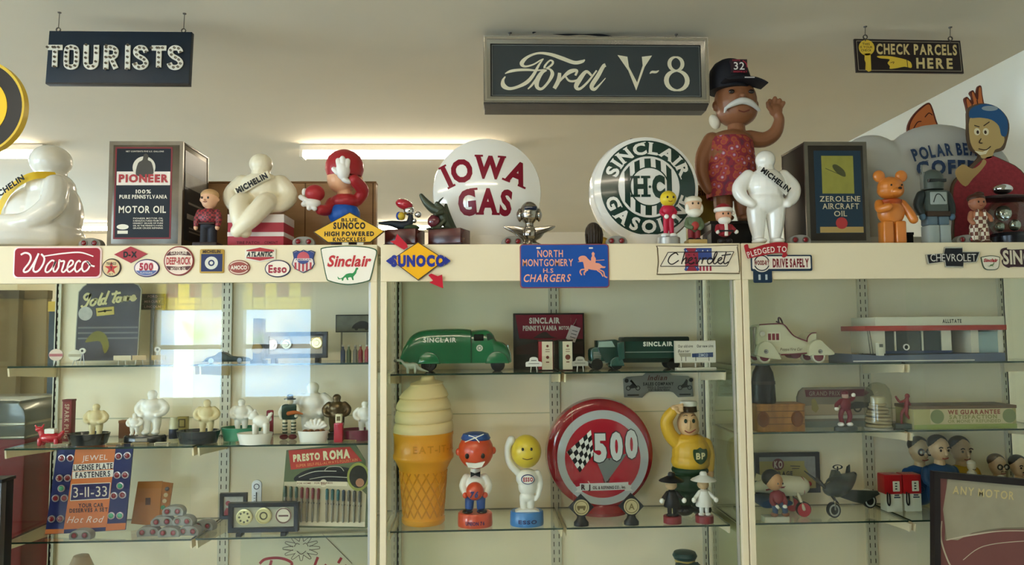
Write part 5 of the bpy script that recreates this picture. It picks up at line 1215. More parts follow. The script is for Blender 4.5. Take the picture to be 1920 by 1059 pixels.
# ------------------------------------------------------------------ small pale statuettes, used along the second shelf
def plump(px, pb, ht, y, z, m, label, pose='stand', group=None, rot=0, name='plump_statuette'):
    """plump plain figure; ht in pixels"""
    t = T(name, label, 'statuette', px, pb, y, z=z, group=group); s = ht/100.0; X = lambda a: px+a*s; Y = lambda a: pb-a*s
    k = t.k*s
    b = t.b(); b.e(X(0), Y(62), 22*s, 20*s, 18*k); b.e(X(0), Y(46), 21*s, 14*s, 17*k)
    for q in (-1, 1):
        b.tb([(X(q*20), Y(72), 0, 8*s), (X(q*31), Y(60), 0, 8*s), (X(q*27), Y(48), -6*k, 7*s), (X(q*17), Y(44), -14*k, 5*s)], smooth=3)
        if pose == 'stand': b.tb([(X(q*10), Y(40), 0, 11*s), (X(q*11), Y(22), 0, 9*s), (X(q*10), Y(8), 0, 7*s)], smooth=3); b.e(X(q*11), Y(5), 9*s, 5*s, 11*k, -5*k)
        else: b.tb([(X(q*10), Y(40), 0, 11*s), (X(q*13), Y(34), -22*k, 10*s), (X(q*13), Y(18), -28*k, 8*s), (X(q*13), Y(6), -28*k, 6*s)], smooth=3); b.e(X(q*14), Y(4), 8*s, 4*s, 10*k, -33*k)
    b.end('body', m, rm=2.4*s, it=3)
    b = t.b(); b.e(X(0), Y(89), 11*s, 10*s, 10*k); b.tb([(X(0), Y(84), 0, 9*s), (X(0), Y(76), 0, 10*s)]); b.end('head', m, rm=2*s, it=2)
    if rot: t.rz(rot)
    return t
def ashtray(px, pb, w, h, y, z, m, label, deep=.75):
    t = T('ashtray', label, 'ashtray', px, pb, y, z=z)
    b = t.b(); b.la(px, [(w*.42, pb), (w*.5, pb-h), (w*.46, pb-h), (w*.42, pb-h*.62), (0, pb-h*.58)], q=deep, n=28); b.end('bowl', m); return t, z+h*.62*t.k
bk = M('17191b', .2, coat=.4); wht = M('e8e5da', .3, coat=.2); crm = M('d6c698', .4)
Z = L2
# left case, second shelf
t = T('toy_animal', 'bright red plastic toy animal at the end of the second shelf', 'toy', 92, 836, .19, z=Z)
rp = M('b8172a', .25, coat=.4)
b = t.b(); b.e(94, 822, 20, 10, .022); b.tb([(80, 818, 0, 6), (75, 808, 0, 5)]); b.e(73, 806, 7, 5, .012); b.tb([(68, 802, 0, 2), (66, 799, 0, 1.5)]); b.tb([(79, 802, 0, 2), (81, 798, 0, 1.5)]); b.tb([(110, 820, 0, 5), (117, 812, 0, 3)]); b.end('body', rp, rm=.8)
for x in (78, 108): b = t.b(); b.tb([(x, 825, -.012, 4), (x, 833, -.012, 4)]); b.end('leg', rp); b = t.b(); b.tb([(x, 825, .012, 4), (x, 833, .012, 4)]); b.end('leg', rp)
b = t.b(); b.rr(86, 805, 104, 814, 2, -.012, .012); b.end('white_pack', wht)
t = T('tall_carton', 'narrow tall rust-red carton with pale vertical lettering', 'carton', 124, 825, .27, z=Z)
b = t.b(); b.bx(115, 748, 132, 825, 0, .03, .8); b.end('body', M('7c2c28', .5, var=.3, scale=20)); b = t.b(); b.bx(114.5, 746.5, 132.5, 750, -.001, .031, .4); b.end('lid', M('6a2422', .5)); b = t.b(); b.tx('SPARK', 124, 772, 34, 8, -.0008, bold=.03, rot=90); b.tx('PLUG', 124, 806, 26, 8, -.0008, bold=.03, rot=90); b.end('lettering', M('b89a80', .5), sm=False)
t, zt = ashtray(166, 834, 76, 21, .2, Z, bk, 'black ashtray with the cream seated statuette, nearest the red toy'); plump(179, 822, 62, .21, zt, crm, 'cream plump statuette seated in the black ashtray nearest the red toy', 'stand')
t = T('brown_card', 'brown card box behind the pair of white statuettes', 'box', 238, 824, .34, z=Z); b = t.b(); b.bx(222, 792, 252, 824, 0, .03, .8); b.end('body', M('7a4c2c', .6)); b = t.b(); b.bx(221.5, 791, 252.5, 796, -.001, .031, .4); b.end('lid', M('8a5a36', .6))
t = T('black_stand', 'low black oval stand under the pair of white statuettes', 'stand', 272, 832, .24, z=Z); b = t.b(); b.la(272, [(39, 832), (39, 822), (36, 819), (0, 819)], q=.5, n=32); b.end('body', bk); b = t.b(); b.bx(262, 823, 284, 829, -.0375, -.03, .5); b.end('name_plate', M('9c9484', .4)); zt = Z+13*t.k
plump(284, 819, 84, .245, zt, wht, 'taller white statuette of the pair on the black oval stand', 'stand'); plump(252, 819, 42, .225, zt, wht, 'shorter white statuette of the pair on the black oval stand', 'stand')
t = T('small_jar', 'small pale jar with dark label beside the white statuette pair', 'jar', 325, 828, .26, z=Z); b = t.b(); b.la(325, [(7, 828), (8, 826), (8, 794), (6, 790), (6, 785), (0, 785)], n=20); b.end('body', M('c9c6a6', .3)); b = t.b(); b.la(325, [(8.2, 824), (8.2, 806)], n=20); b.end('label', M('23283a', .5))
t = T('yellow_box', 'little yellow box with a square window on the second shelf', 'box', 340, 818, .33, z=Z); b = t.b(); b.bx(331, 779, 350, 818, 0, .02, .6); b.end('body', M('b0a060', .5)); b = t.b(); b.frame(334, 783, 347, 799, 2, -.001, .001); b.end('window_frame', M('5a5030', .5))
t, zt = ashtray(372, 834, 80, 23, .2, Z, M('141c24', .2, coat=.4), 'dark ashtray with a cream statuette beside the middle slotted rail'); plump(387, 822, 66, .21, zt, crm, 'cream plump statuette seated in the dark ashtray by the middle rail', 'stand')
tan = M('b09a70', .6)
for x, w, lab in ((111, 30, 'white price card lying in front of the red toy'), (152, 30, 'tan price card in front of the first black ashtray'), (212, 30, 'grey price card in front of the brown card box'), (260, 30, 'tan price card in front of the black oval stand'), (302, 26, 'price card in front of the small pale jar'), (366, 30, 'price card in front of the dark ashtray'), (455, 26, 'price card in front of the white round ashtray'), (655, 26, 'price card in front of the maroon ashtray')):
    t = T('price_card', lab, 'card', x, 836, .17, z=Z, group='price cards along the second shelf'); b = t.b(); b.bx(x-w/2, 833, x+w/2, 836, 0, .02, .3); b.end('card', M('d9d2bc', .6) if x in (111, 302) else tan)
    b = t.b(); b.bx(x-w/2+2, 833.6, x+w/2-2, 835.4, -.0006, .001); b.end('print', M('6a5c44', .6))
t, zt = ashtray(452, 829, 76, 24, .255, Z, M('3c8a6a', .12, coat=.4), 'translucent green ashtray with a white statuette'); plump(452, 819, 62, .255, zt, wht, 'white plump statuette standing in the green ashtray', 'stand')
t, zt = ashtray(478, 831, 66, 20, .155, Z, wht, 'white round ashtray with a white animal figure on its rim')
t = T('animal_figurine', 'white four-legged animal figurine on the white round ashtray', 'figurine', 487, 822, .155, z=zt)
b = t.b(); b.e(489, 793, 16, 12, .018); b.e(476, 782, 8, 8, .014); b.e(470, 786, 5, 4, .008); b.tb([(502, 788, 0, 4), (508, 779, 0, 3)]); b.e(478, 774, 3, 4, .004)
for x in (479, 499):
    for d in (-.01, .01): b.tb([(x, 800, d, 5), (x, 818, d, 4)])
b.end('body', wht, rm=.9)
t = T('small_sign', 'small red and white upright plaque behind the white round ashtray', 'plaque', 505, 829, .33, z=Z); b = t.b(); b.rr(499, 780, 511, 829, 3, 0, .01); b.end('board', M('8e1f2c', .4)); b = t.b(); b.rr(501.5, 785, 508.5, 800, 2, -.001, 0); b.end('white_field', M('d8cfc4', .5))
t = T('dancer_figurine', 'standing figurine in black hat, dark green jacket and striped stockings holding a carrot', 'figurine', 543, 830, .25, z=Z)
b = t.b(); b.la(543, [(11, 756), (11, 754), (6, 753), (6, 748), (4, 746.5), (0, 746.5)], n=20, q=.8); b.end('hat', bk); b = t.b(); b.e(543, 760, 6, 6, .011); b.tb([(543, 762, 0, 3), (543, 770, 0, 3)]); b.end('head', M('d6c49a', .5), rm=.6)
b = t.b(); b.rr(529, 765, 556, 793, 4, -.014, .014, bev=1.5); b.end('jacket', M('1a3326', .4)); b = t.b(); b.tb([(530, 770, 0, 4), (525, 780, 0, 4), (529, 790, -.008, 3.5)], smooth=3); b.tb([(556, 769, 0, 4), (560, 778, -.006, 4), (556, 786, -.012, 3.5)], smooth=3); b.end('sleeve', M('e2dccb', .5), rm=.6); b = t.b(); b.tb([(543, 781, -.02, 4), (556, 779, -.022, 3.4), (569, 782, -.022, 1.2)], smooth=3); b.end('carrot', M('b5632f', .5))
for x in (534, 550):
    b = t.b(); b.tb([(x, 794, 0, 4.5), (x, 818, 0, 4)]); b.end('leg', M('dcd3b8', .5)); b = t.b(); [b.la(x, [(4.7, 798+6*i), (4.7, 801+6*i)], n=14) for i in range(4)]; b.end('stocking_stripe', M('3a4a34', .5)); b = t.b(); b.e(x-1, 825, 8, 5, .014, -.006); b.end('shoe', M('6a2a30', .4))
t = plump(586, 826, 104, .30, Z, wht, 'largest white statuette on the second shelf, behind the bowl of nuts', 'stand')
t, zt = ashtray(587, 832, 58, 20, .19, Z, wht, 'white bowl of nuts in front of the largest white statuette', .6)
for i, (dx, c) in enumerate(((-14, '7a4a2a'), (-4, '8e5c38'), (8, '6a3e24'), (17, '8a5830'))):
    n = T('nut', 'brown nut in the white bowl in front of the largest white statuette', 'nut', 587+dx, 824, .185, z=zt, group='nuts in the white bowl'); b = n.b(); b.e(587+dx, 819, 6.5, 5.5, .011); b.end('shell', M(c, .5, var=.3, scale=60)); b = n.b(); b.e(587+dx+2, 816.5, 2, 1.6, .003, -.008); b.end('tip', M('4a2c1a', .6))
t = T('scallop_shell', 'white scalloped shell lying in the bowl of nuts', 'shell', 591, 824, .2, z=zt); b = t.b()
for i in range(7): a = math.radians(-75+25*i); b.tb([(591, 818, .006, 2.5), (591+19*math.sin(a), 812-17*math.cos(a)*.8, .006, 4)])
b.e(591, 812, 17, 9, .01, .008); b.end('shell', wht, rm=.8); b = t.b(); b.e(591, 821, 6, 3, .008, .006); b.end('hinge', wht)
t = plump(631, 818, 72, .245, Z+12*.00198, M('5c4c34', .3, metal=.7), 'bronze statuette on a dark block beside the red toy pump', 'stand'); t = T('dark_block', 'dark block under the bronze statuette', 'block', 631, 830, .245, z=Z); b = t.b(); b.bx(618, 818, 650, 830, -.03, .025, .8); b.end('body', M('2c2420', .4)); b = t.b(); b.bx(617, 827, 652, 830, -.031, .026, .4); b.end('foot', M('221c18', .4))
t = T('toy_pump', 'small red toy fuel pump with a cream top in front of the bronze statuette', 'toy', 635, 831, .165, z=Z); b = t.b(); b.rr(627, 795, 643, 831, 2, -.012, .012, .8); b.end('body', M('a8182c', .3, coat=.3)); b = t.b(); b.rr(629.5, 779, 641, 796, 2, -.01, .01, .6); b.end('top', M('d8cfae', .4)); b = t.b(); b.bx(632, 783, 638.5, 791, -.011, -.009); b.end('dial', M('6a5c3c', .5))
t, zt = ashtray(672, 829, 70, 20, .215, Z, M('6a2038', .15, coat=.4), 'maroon ashtray with a white statuette by the case post'); plump(684, 820, 60, .215, zt, wht, 'white plump statuette in the maroon ashtray by the case post', 'stand')

# ------------------------------------------------------------------ left case, upper shelf
Z = L1
t = T('counter_sign', 'dark counter card with pale script lettering and a yellow razor blade', 'sign', 201, 680, .34, z=Z)
o1 = [(152, 536), (158, 532), (158, 524), (248, 524), (248, 530), (256, 534), (261, 542), (259, 600), (257, 676), (140, 676), (142, 600), (144, 546)]
b = t.b(); b.pg(o1, 0, .006); b.end('board_edge', M('b9b29a', .4)); b = t.b(); b.pg([(201+(x-201)*.97, 600+(y-600)*.985) for x, y in o1], -.0008, 0); b.end('board', M('4c484c', .25, var=.2, scale=9))
b = t.b(); F = -.0018
def gx(pts): return [(p[0]/5.333, 520+p[1]/5.333) for p in pts]
for s in ([(885, 165), (855, 160), (830, 190), (850, 220), (880, 190), (890, 165), (875, 230), (850, 280), (820, 295), (805, 275)], [(940, 215), (905, 230), (895, 265), (920, 275), (945, 245), (940, 215), (965, 220)], [(1010, 150), (990, 200), (970, 255), (985, 270), (1000, 255)], [(1040, 205), (1010, 215), (1000, 250), (1025, 260), (1045, 220)], [(1075, 130), (1050, 200), (1035, 250), (1055, 262)],
          [(1150, 130), (1130, 200), (1115, 240), (1135, 250)], [(1100, 165), (1190, 150)], [(1180, 195), (1155, 205), (1150, 235), (1175, 240), (1190, 205), (1180, 195)], [(1205, 190), (1200, 235), (1225, 195), (1235, 200), (1230, 235)], [(1240, 235), (1255, 190), (1265, 195), (1260, 230), (1285, 190), (1290, 225)], [(1305, 210), (1330, 195), (1320, 180), (1302, 195), (1300, 225), (1325, 225), (1345, 200)]): b.st(gx(s), F, w=4.2)
b.end('lettering', M('d9cc94', .4), sm=False)
b = t.b(); b.pg([(178, 577), (211, 574), (212, 589), (180, 592)], -.003, -.0008); b.end('razor_blade', M('cdb75e', .35)); b = t.b(); b.st([(182, 584), (190, 583, ), (196, 582), (208, 581)], -.0034, w=2.4); b.dc(195, 582.5, 2.6, -.0034, -.003, n=12); b.end('blade_slot', M('3a3420', .5), sm=False)
b = t.b(); b.dc(159, 587, 13, -.0022, -.0008); b.end('roundel', M('b9b6ac', .5, var=.3, scale=50))
b = t.b()
for y in (612, 622, 632): b.bx(146, y, 256, y+3, -.0014, -.0008)  # grey bands painted for the reflection over the lower card
b.end('print_band', M('7a7672', .4)); b = t.b(); b.pg(spline([(160, 640), (172, 624), (185, 620), (198, 628), (204, 648), (196, 662), (188, 640), (170, 640)], 3, True), -.0022, -.0022); b.end('olive_shape', M('7c7430', .5), sm=False)
t = T('name_plate', 'small grey plate with three lines of lettering leaning at the back', 'plate', 283, 680, .405, z=Z); b = t.b(); b.bx(262, 552, 305, 582, 0, .006, .6); b.end('plate', M('77736a', .4)); b = t.b(); b.bx(280, 582, 286, 680, .001, .006); b.end('stand', M('8f8c80', .5))
b = t.b()
for i, (s, w) in enumerate((('FORD', 18), ('MERCURY', 30), ('LINCOLN', 30))): b.bx(263, 553+i*9.6, 304, 561+i*9.6, -.0008, 0)
b.end('band', M('5c5a54', .4)); b = t.b(); [b.tx(s, 283.5, 557+i*9.6, w, 4.5, -.0014, bold=.03) for i, (s, w) in enumerate((('FORD', 18), ('MERCURY', 30), ('LINCOLN', 30)))]; b.end('lettering', M('c3a8a0', .5), sm=False)
for x, y0, r, c1, c2, lab in ((105, 663, 13, 'd8c4b4', 'b0686a', 'round pink-banded tag on a wire stand at the end of the upper shelf'), (140, 664, 12, 'cfcab6', 'a49c84', 'round pale tag on a wire stand before the counter card'), (154, 656, 6, 'e0dccc', '4a4a44', 'tiny white spade-shaped tag before the counter card'), (295, 655, 6, 'dad6c8', '6a6a60', 'tiny round white tag before the grey name plate')):
    t = T('tag_stand', lab, 'tag', x, 682, .2, z=Z); b = t.b(); b.dc(x, y0, r, -.002, .002, ry=r*.85); b.end('tag', M(c1, .5)); b = t.b(); b.pg([(x-r*.95, y0-2), (x+r*.95, y0-2), (x+r*.95, y0+3), (x-r*.95, y0+3)] if r > 8 else b.oval(x, y0, 2.4, 2.4, 12), -.0026, -.0026); b.end('tag_band', M(c2, .5), sm=False); b = t.b(); b.tb([(x-4, 682, 0, .8), (x-1, y0+r*.8, 0, .8)], n=6); b.tb([(x+4, 682, 0, .8), (x+1, y0+r*.8, 0, .8)], n=6); b.end('wire_stand', M('d8d5cc', .3, metal=.6))
for x, w, c, lab in ((229, 32, 'cbbfa0', 'cream place card under the counter card'), (261, 26, 'b8a27c', 'tan place card between counter card and name plate'), (297, 26, 'b0965c', 'yellowish place card under the tiny round tag')):
    t = T('place_card', lab, 'card', x, 681, .17, z=Z, group='place cards on the upper shelf'); b = t.b(); b.bx(x-w/2, 664, x+w/2, 673, -.001, .001); b.end('card', M(c, .6)); b = t.b(); b.tb([(x-6, 673, 0, .9), (x-7, 681, 0, .9)], n=6); b.tb([(x+6, 673, 0, .9), (x+7, 681, 0, .9)], n=6); b.end('card_holder', M('cfcabd', .4))
t = T('model_car', 'low dark model car on the upper shelf by the middle rail', 'model car', 428, 683, .22, z=Z); b = t.b(); b.pg(spline([(386, 678), (392, 672), (406, 668), (414, 662), (424, 664), (434, 670), (458, 672), (466, 676), (466, 680), (388, 680)], 3, True), -.02, .02, bev=1.5); b.end('body', M('23302e', .3))  # car shape made up from the dark edge of a reflection
for x in (400, 452): b = t.b(); b.lay(x, 678, [(5, -.022), (5, -.016), (2, -.016)], n=18); b.end('wheel', bk)
t = T('medallion_case', 'black framed case with three round medallions on the upper shelf', 'frame', 555, 682, .22, z=Z)
b = t.b(); b.frame(497, 625, 613, 674, 8, -.012, .012, .002); b.end('frame', M('1a191c', .3)); b = t.b(); b.bx(504, 632, 606, 667, .002, .006); b.end('backing', M('a9a092', .35))
for x, y, r, c in ((511, 649, 11, 'b5a59a'), (537, 648, 11, '8f8876'), (593, 646, 12, 'c6b78a')): b = t.b(); b.lay(x, y, [(r, .002), (r, -.003), (r*.85, -.004), (r*.8, -.0025), (r*.45, -.0025), (r*.4, -.0045), (0, -.0045)], n=28); b.end('medallion', M(c, .25, metal=.7))
for x in (515, 596): b = t.b(); b.bx(x-4, 674, x+4, 682, -.02, .02, .5); b.end('foot', M('1a191c', .3))
t = T('black_block', 'upright black block with a cork disc, beside the medallion case', 'block', 485, 682, .26, z=Z); b = t.b(); b.bx(478, 600, 493, 682, -.03, .03, 1); b.end('body', M('1c1a20', .3)); b = t.b(); b.lay(487, 656, [(9.5, -.03), (9.5, -.036), (8, -.037)], n=24); b.end('cork_disc', M('8a7444', .7)); b = t.b(); b.bx(474, 678, 497, 682, -.032, .032, .4); b.end('foot', M('1c1a20', .3))
t = T('photo_print', 'dark framed photo print of an old car at the post end of the upper shelf', 'picture', 664, 677, .39, z=Z); b = t.b(); b.bx(629, 592, 700, 625, 0, .008, .6); b.end('frame', M('3a3a34', .4)); b = t.b(); b.bx(631, 594, 698, 623, -.0006, .0004); b.end('photo', M('6b6a58', .4, var=.5, scale=26)); b = t.b(); b.pg(spline([(660, 616), (664, 610), (676, 604), (688, 606), (694, 614), (692, 618), (662, 618)], 3, True), -.0012, -.0012); b.dc(668, 618, 3.5, -.0014, -.0012, n=14); b.dc(687, 618, 3.5, -.0014, -.0012, n=14); b.end('car_print', M('1d1d18', .5), sm=False)  # picture reflected from the opposite wall, built as a solid print
for x in (640, 688): b = t.b(); b.bx(x-1.5, 625, x+1.5, 677, .002, .007); b.end('post', M('8c8a7c', .3))
for i, (x, c) in enumerate(((643, '3c4a6a'), (654, '5a6a50'), (666, '7c7a70'), (676, '8a3038'), (688, '9c3a42'))):  # row of reflected bottles, built as solid ones
    t = T('small_bottle', ['tiny blue bottle first in the row before the photo print', 'tiny green bottle in the row before the photo print', 'tiny grey bottle in the row before the photo print', 'tiny dark red bottle in the row before the photo print', 'tiny pale red bottle last in the row before the photo print'][i], 'bottle', x, 682, .3, z=Z, group='tiny bottles on the upper shelf'); b = t.b(); b.la(x, [(4.5, 682), (4.5, 664), (2, 659), (2, 655), (0, 655)], n=16); b.end('body', M(c, .2)); b = t.b(); b.la(x, [(2.4, 655), (2.4, 652), (0, 652)], n=12); b.end('cap', M('c9c4b4', .4))

# ------------------------------------------------------------------ left case, lowest visible shelf
Z = L3
t = T('display_card', 'navy and orange licence plate fastener display card with round jewels', 'display card', 158, 1003, .19, z=Z)
b = t.b(); b.pg([(104, 838), (244, 834), (233, 994), (86, 1000)], 0, .006); b.end('board', M('23285c', .4)); b = t.b(); b.pg([(138, 837), (212, 835), (199, 988), (120, 991)], -.0008, -.0008); b.pg([(87, 990), (121, 990), (120.5, 998), (86, 999)], -.0008, -.0008); b.pg([(198, 982), (234, 981), (233, 993), (197, 995)], -.0008, -.0008); b.end('orange_field', M('c8703c', .45), sm=False)
b = t.b(); b.pg([(134, 871), (209, 868), (208, 880), (133, 884)], -.0012, -.0012); b.pg([(133, 885), (209, 882), (208, 895), (133, 898)], -.0012, -.0012); b.end('white_band', M('ddd6cc', .45), sm=False)
b = t.b(); b.tx('LICENSE PLATE', 171, 876, 72, 10, -.0018, bold=.03, rot=-2, gap=.1); b.tx('FASTENERS', 171, 890, 64, 10, -.0018, bold=.03, rot=-2); b.tx('YOUR CAR', 169, 947, 46, 7, -.0018, bold=.03); b.tx('DESERVES A SET', 165, 956, 70, 7, -.0018, bold=.03, rot=-1); b.end('lettering', M('2a2430', .5), sm=False)
b = t.b(); b.tx('JEWEL', 174, 859, 47, 10, -.0018, bold=.0, slant=.1, rot=-2); b.tx('Hot Rod', 160, 973, 64, 12, -.0018, bold=.0, slant=.4); b.end('pale_lettering', M('e0cfc0', .5), sm=False)
b = t.b(); b.pg([(133, 908), (204, 906), (202, 935), (131, 938)], -.0014, -.0014); b.end('plate_print', M('2a2658', .4), sm=False); b = t.b()
for a, c in (((133, 908), (204, 906)), ((204, 906), (202, 935)), ((202, 935), (131, 938)), ((131, 938), (133, 908))): b.st([a, c], -.002, w=1.4, sm=1)
b.tx('3-11-33', 167, 922, 62, 19, -.002, bold=.0, rot=-1.5); b.end('plate_number', M('d9cdbd', .5), sm=False)
jr = M('7a1a26', .2, coat=.3); jg_ = M('3f9a72', .15, coat=.5)
for i, (x, y, m) in enumerate(((113, 859, jr), (129, 859, jr), (218, 857, jr), (234, 856, jr), (110, 896, jr), (125, 896, jr), (216, 892, jr), (231, 892, jr), (114, 915, jg_), (222, 912, jg_), (104, 933, jr), (120, 933, jr), (211, 930, jr), (227, 929, jr), (98, 971, jr), (114, 971, jr), (207, 967, jg_), (223, 967, jg_))):
    b = t.b(); b.lay(x, y, [(6.6, 0), (6.6, -.004), (5, -.0045), (4.6, -.003)], n=20); o_ = b.end('jewel_bezel', M('b9a8a8', .3, metal=.5)); b = t.b(); b.e(x, y, 4.8, 4.8, .004, -.003, seg=12); b.end('jewel_stud', m)
t = T('orange_notebook', 'tan orange folder card with a strip of jewels leaning on the back panel', 'folder', 285, 987, .29, z=Z)
b = t.b(); b.pg([(257, 903), (302, 903), (297, 986), (246, 980), (247, 975)], 0, .006); b.end('cover', M('b5763a', .55, var=.06, scale=30)); b = t.b(); b.pg([(303, 904), (322, 907), (312, 984), (298, 986)], -.002, .004); b.end('flap', M('a3672f', .55)); b = t.b(); b.bx(272, 933, 281, 946, -.0014, -.0004); b.end('print', M('5a3a20', .5))
for x, y, c in ((312, 917, '4a3a2a'), (310, 928, 'c4ae80'), (308, 939, 'c4ae80'), (305, 951, '3a7a48')): b = t.b(); b.lay(x, y, [(4, -.002), (4, -.005), (0, -.006)], n=14); b.end('jewel_stud', M(c, .2))
for px, pb, y, zz, lab, rz in ((153, 993, .145, 0, 'lone grey two-jewel reflector in front of the licence plate fastener card', 0),
                          (279, 993, .17, 0, 'grey two-jewel reflector at the base of the pile, nearest the orange folder', 6), (318, 995, .155, 0, 'grey two-jewel reflector in the middle of the front base of the pile', 0), (356, 993, .17, 0, 'grey two-jewel reflector at the base of the pile, third from the orange folder', -6), (384, 985, .24, 0, 'grey two-jewel reflector at the base of the pile, by the middle rail', -10),
                          (305, 976, .172, 1, 'grey two-jewel reflector in the second tier, nearest the folder', 8), (345, 976, .172, 1, 'grey two-jewel reflector in the second tier, nearest the framed coins', -6), (326, 957, .174, 2, 'grey two-jewel reflector topmost of the pile', 0)):
    p = P(px, pb, y); p.z = Z+zz*.0338; copy_thing(JW.o, p, lab, rotz=rz)
t = T('framed_print', 'small black framed print behind the coin case by the middle rail', 'frame', 437, 990, .25, z=Z); b = t.b(); b.frame(413, 925, 462, 972, 6, -.01, .01, .002); b.end('frame', M('17171a', .3)); b = t.b(); b.bx(418, 930, 457, 967, .001, .006); b.end('picture', M('aaa79b', .4, var=.4, scale=40)); b = t.b(); b.dc(427, 944, 4.5, -.0004, .001); b.pg([(420, 960), (424, 952), (432, 955), (431, 966), (420, 966)], -.0004, .001); b.end('figure_print', M('8c3a40', .5)); b = t.b(); b.bx(432, 972, 442, 990, -.004, .02); b.end('stand', M('17171a', .3))
t = T('coin_case', 'black framed case with three medallions in front of the pen display card', 'frame', 494, 1002, .148, z=Z)
b = t.b(); b.frame(430, 941, 559, 995, 8, -.012, .012, .002); b.end('frame', M('131418', .3)); b = t.b(); b.bx(436, 948, 552, 988, .003, .006); b.end('backing', M('a8a58c', .35))
for i, (x, y, c) in enumerate(((458, 968, 'c9c08e'), (494, 966, 'bdb27c'), (531, 966, 'd2c8b0'))):
    b = t.b(); b.lay(x, y, [(15, .003), (15, -.003), (12.5, -.004), (12, -.0025), (0, -.0025)], n=30); b.end('medallion', M(c, .3, metal=.55)); b = t.b()
    if i == 0: [b.dc(x+9*math.cos(j*PI/4), y+9*math.sin(j*PI/4), 2, -.0032, -.0026, n=10) for j in range(8)]
    elif i == 1: b.rg(x, y, 5, 7.5, -.0032, -.0026, n=24)
    else: b.rg(x, y, 12.5, 14.5, -.0046, -.004, n=28); b.bx(x-9, y-1, x+9, y+2, -.0032, -.0026)
    b.end('relief', M('5c3a34' if i == 2 else '4a4630', .5))
for x in (451, 533): b = t.b(); b.bx(x-5, 995, x+5, 1002, -.02, .02, .5); b.end('foot', M('131418', .3))
t = T('thermometer', 'slim white advertising thermometer standing behind the coin case', 'thermometer', 480, 990, .25, z=Z); b = t.b(); b.rr(471, 902, 489, 990, 8.5, 0, .008, .6); b.end('plate', M('cfd3d6', .3)); b = t.b(); b.tb([(480, 925, -.002, 1), (480, 965, -.002, 1)], n=8); b.e(480, 967, 2.6, 2.6, .003, -.002); b.end('tube', M('2e3038', .2)); b = t.b(); b.rg(480, 914, 4, 5.5, -.0008, -.0002); [b.bx(475, 930+5*i, 478, 931+5*i, -.0006, 0) for i in range(7)]; b.end('scale_print', M('4a4c58', .5))
t = T('pen_card', 'large display card of pens with red banner and black car picture', 'display card', 610, 994, .205, z=Z)
b = t.b(); b.pg([(536, 846), (664, 835), (684, 868), (690, 990), (686, 993), (528, 988), (530, 930)], 0, .006); b.end('board', M('5c6648', .5, var=.25, scale=10)); b = t.b(); b.pg([(540, 846), (655, 841), (678, 868), (545, 882)], -.001, -.001); b.end('red_banner', M('b03a30', .45), sm=False)
b = t.b(); b.tx('PRESTO', 574, 859, 50, 12, -.0016, bold=.06, rot=-4, gap=.08); b.tx('ROMA', 630, 855, 50, 15, -.0016, bold=.06, rot=-4, gap=.08); b.end('lettering', M('d9d2a8', .5), sm=False); b = t.b(); b.tx('SUPER SELF-FILL-ALWAYS FOUNTAIN', 612, 870, 115, 5, -.0016, bold=.02, rot=-5); b.end('small_lettering', M('d98a58', .5), sm=False)
b = t.b(); b.pg(spline([(552, 896), (572, 884), (604, 878), (640, 878), (668, 886), (676, 900), (640, 908), (590, 906), (556, 904)], 3, True), -.0012, -.0012); b.end('car_print', M('1b1a1a', .4), sm=False); b = t.b(); b.st([(560, 896), (590, 886), (630, 886)], -.0018, w=1.4); b.st([(580, 900), (610, 896), (650, 898)], -.0018, w=1.2); b.st([(608, 884), (616, 878), (636, 878), (644, 886)], -.0018, w=1.2); b.end('car_line', M('bdb8a4', .5), sm=False)
b = t.b(); b.pg([(533, 904), (660, 905), (686, 930), (684, 990), (530, 984)], -.0008, -.0008); b.end('cream_field', M('b9b092', .5), sm=False); b = t.b(); b.pg([(556, 903), (650, 906), (650, 914), (556, 911)], -.0014, -.0014); b.dc(606, 908, 7, -.0018, -.0014, n=20); b.pg([(550, 977), (684, 981), (684, 990), (550, 985)], -.0014, -.0014); b.end('cream_band', M('dad0b4', .5)); b = t.b(); b.tx('FOR HOME    FOR BUSINESS', 590, 907.5, 66, 3, -.002); b.tx('25c', 606, 908.5, 9, 5, -.0022); b.end('price_lettering', M('6a3028', .5), sm=False)
b = t.b(); b.rg(671, 897, 17, 21, -.002, -.001, q=1.25, n=32); b.end('oval_border', M('8f9448', .5)); b = t.b(); b.pg(b.oval(671, 897, 17, 21, 28), -.0016, -.0016); b.end('oval_print', M('2c2c24', .5), sm=False); b = t.b(); b.pg(b.oval(674, 908, 8, 8, 16), -.002, -.002); b.end('portrait_print', M('a8785c', .5), sm=False)
for i in range(14):
    x = 536+i*10.2+(6 if i > 6 else 0); y0 = 914+i*.9; c = ['3a4a3a', '3a4a3a', '2f4a3c', '6a2a2a', '6a2a2a', '6a2a2a', '6a2a2a', '2a5a5a', '2a5a5a', '2a5a5a', '2a3a4a', '4a4a44', '4a4a44', '4a4a44'][i]
    if x > 682: continue
    b = t.b(); b.tb([(x, y0+4, -.006, 2.5), (x-1, 976+i*.3, -.006, 1.9)], n=8); o_ = b.end('pen', M('8c8676', .25, metal=.5)); b = t.b(); b.tb([(x, y0, -.006, 3), (x-.2, y0+16, -.006, 3)], n=8); b.end('pen_cap', M(c, .3), parent=None); b = t.b(); b.bx(x-3, y0+24, x+3, y0+26, -.0095, -.004); b.end('pen_clip', M('2c2a26', .4))
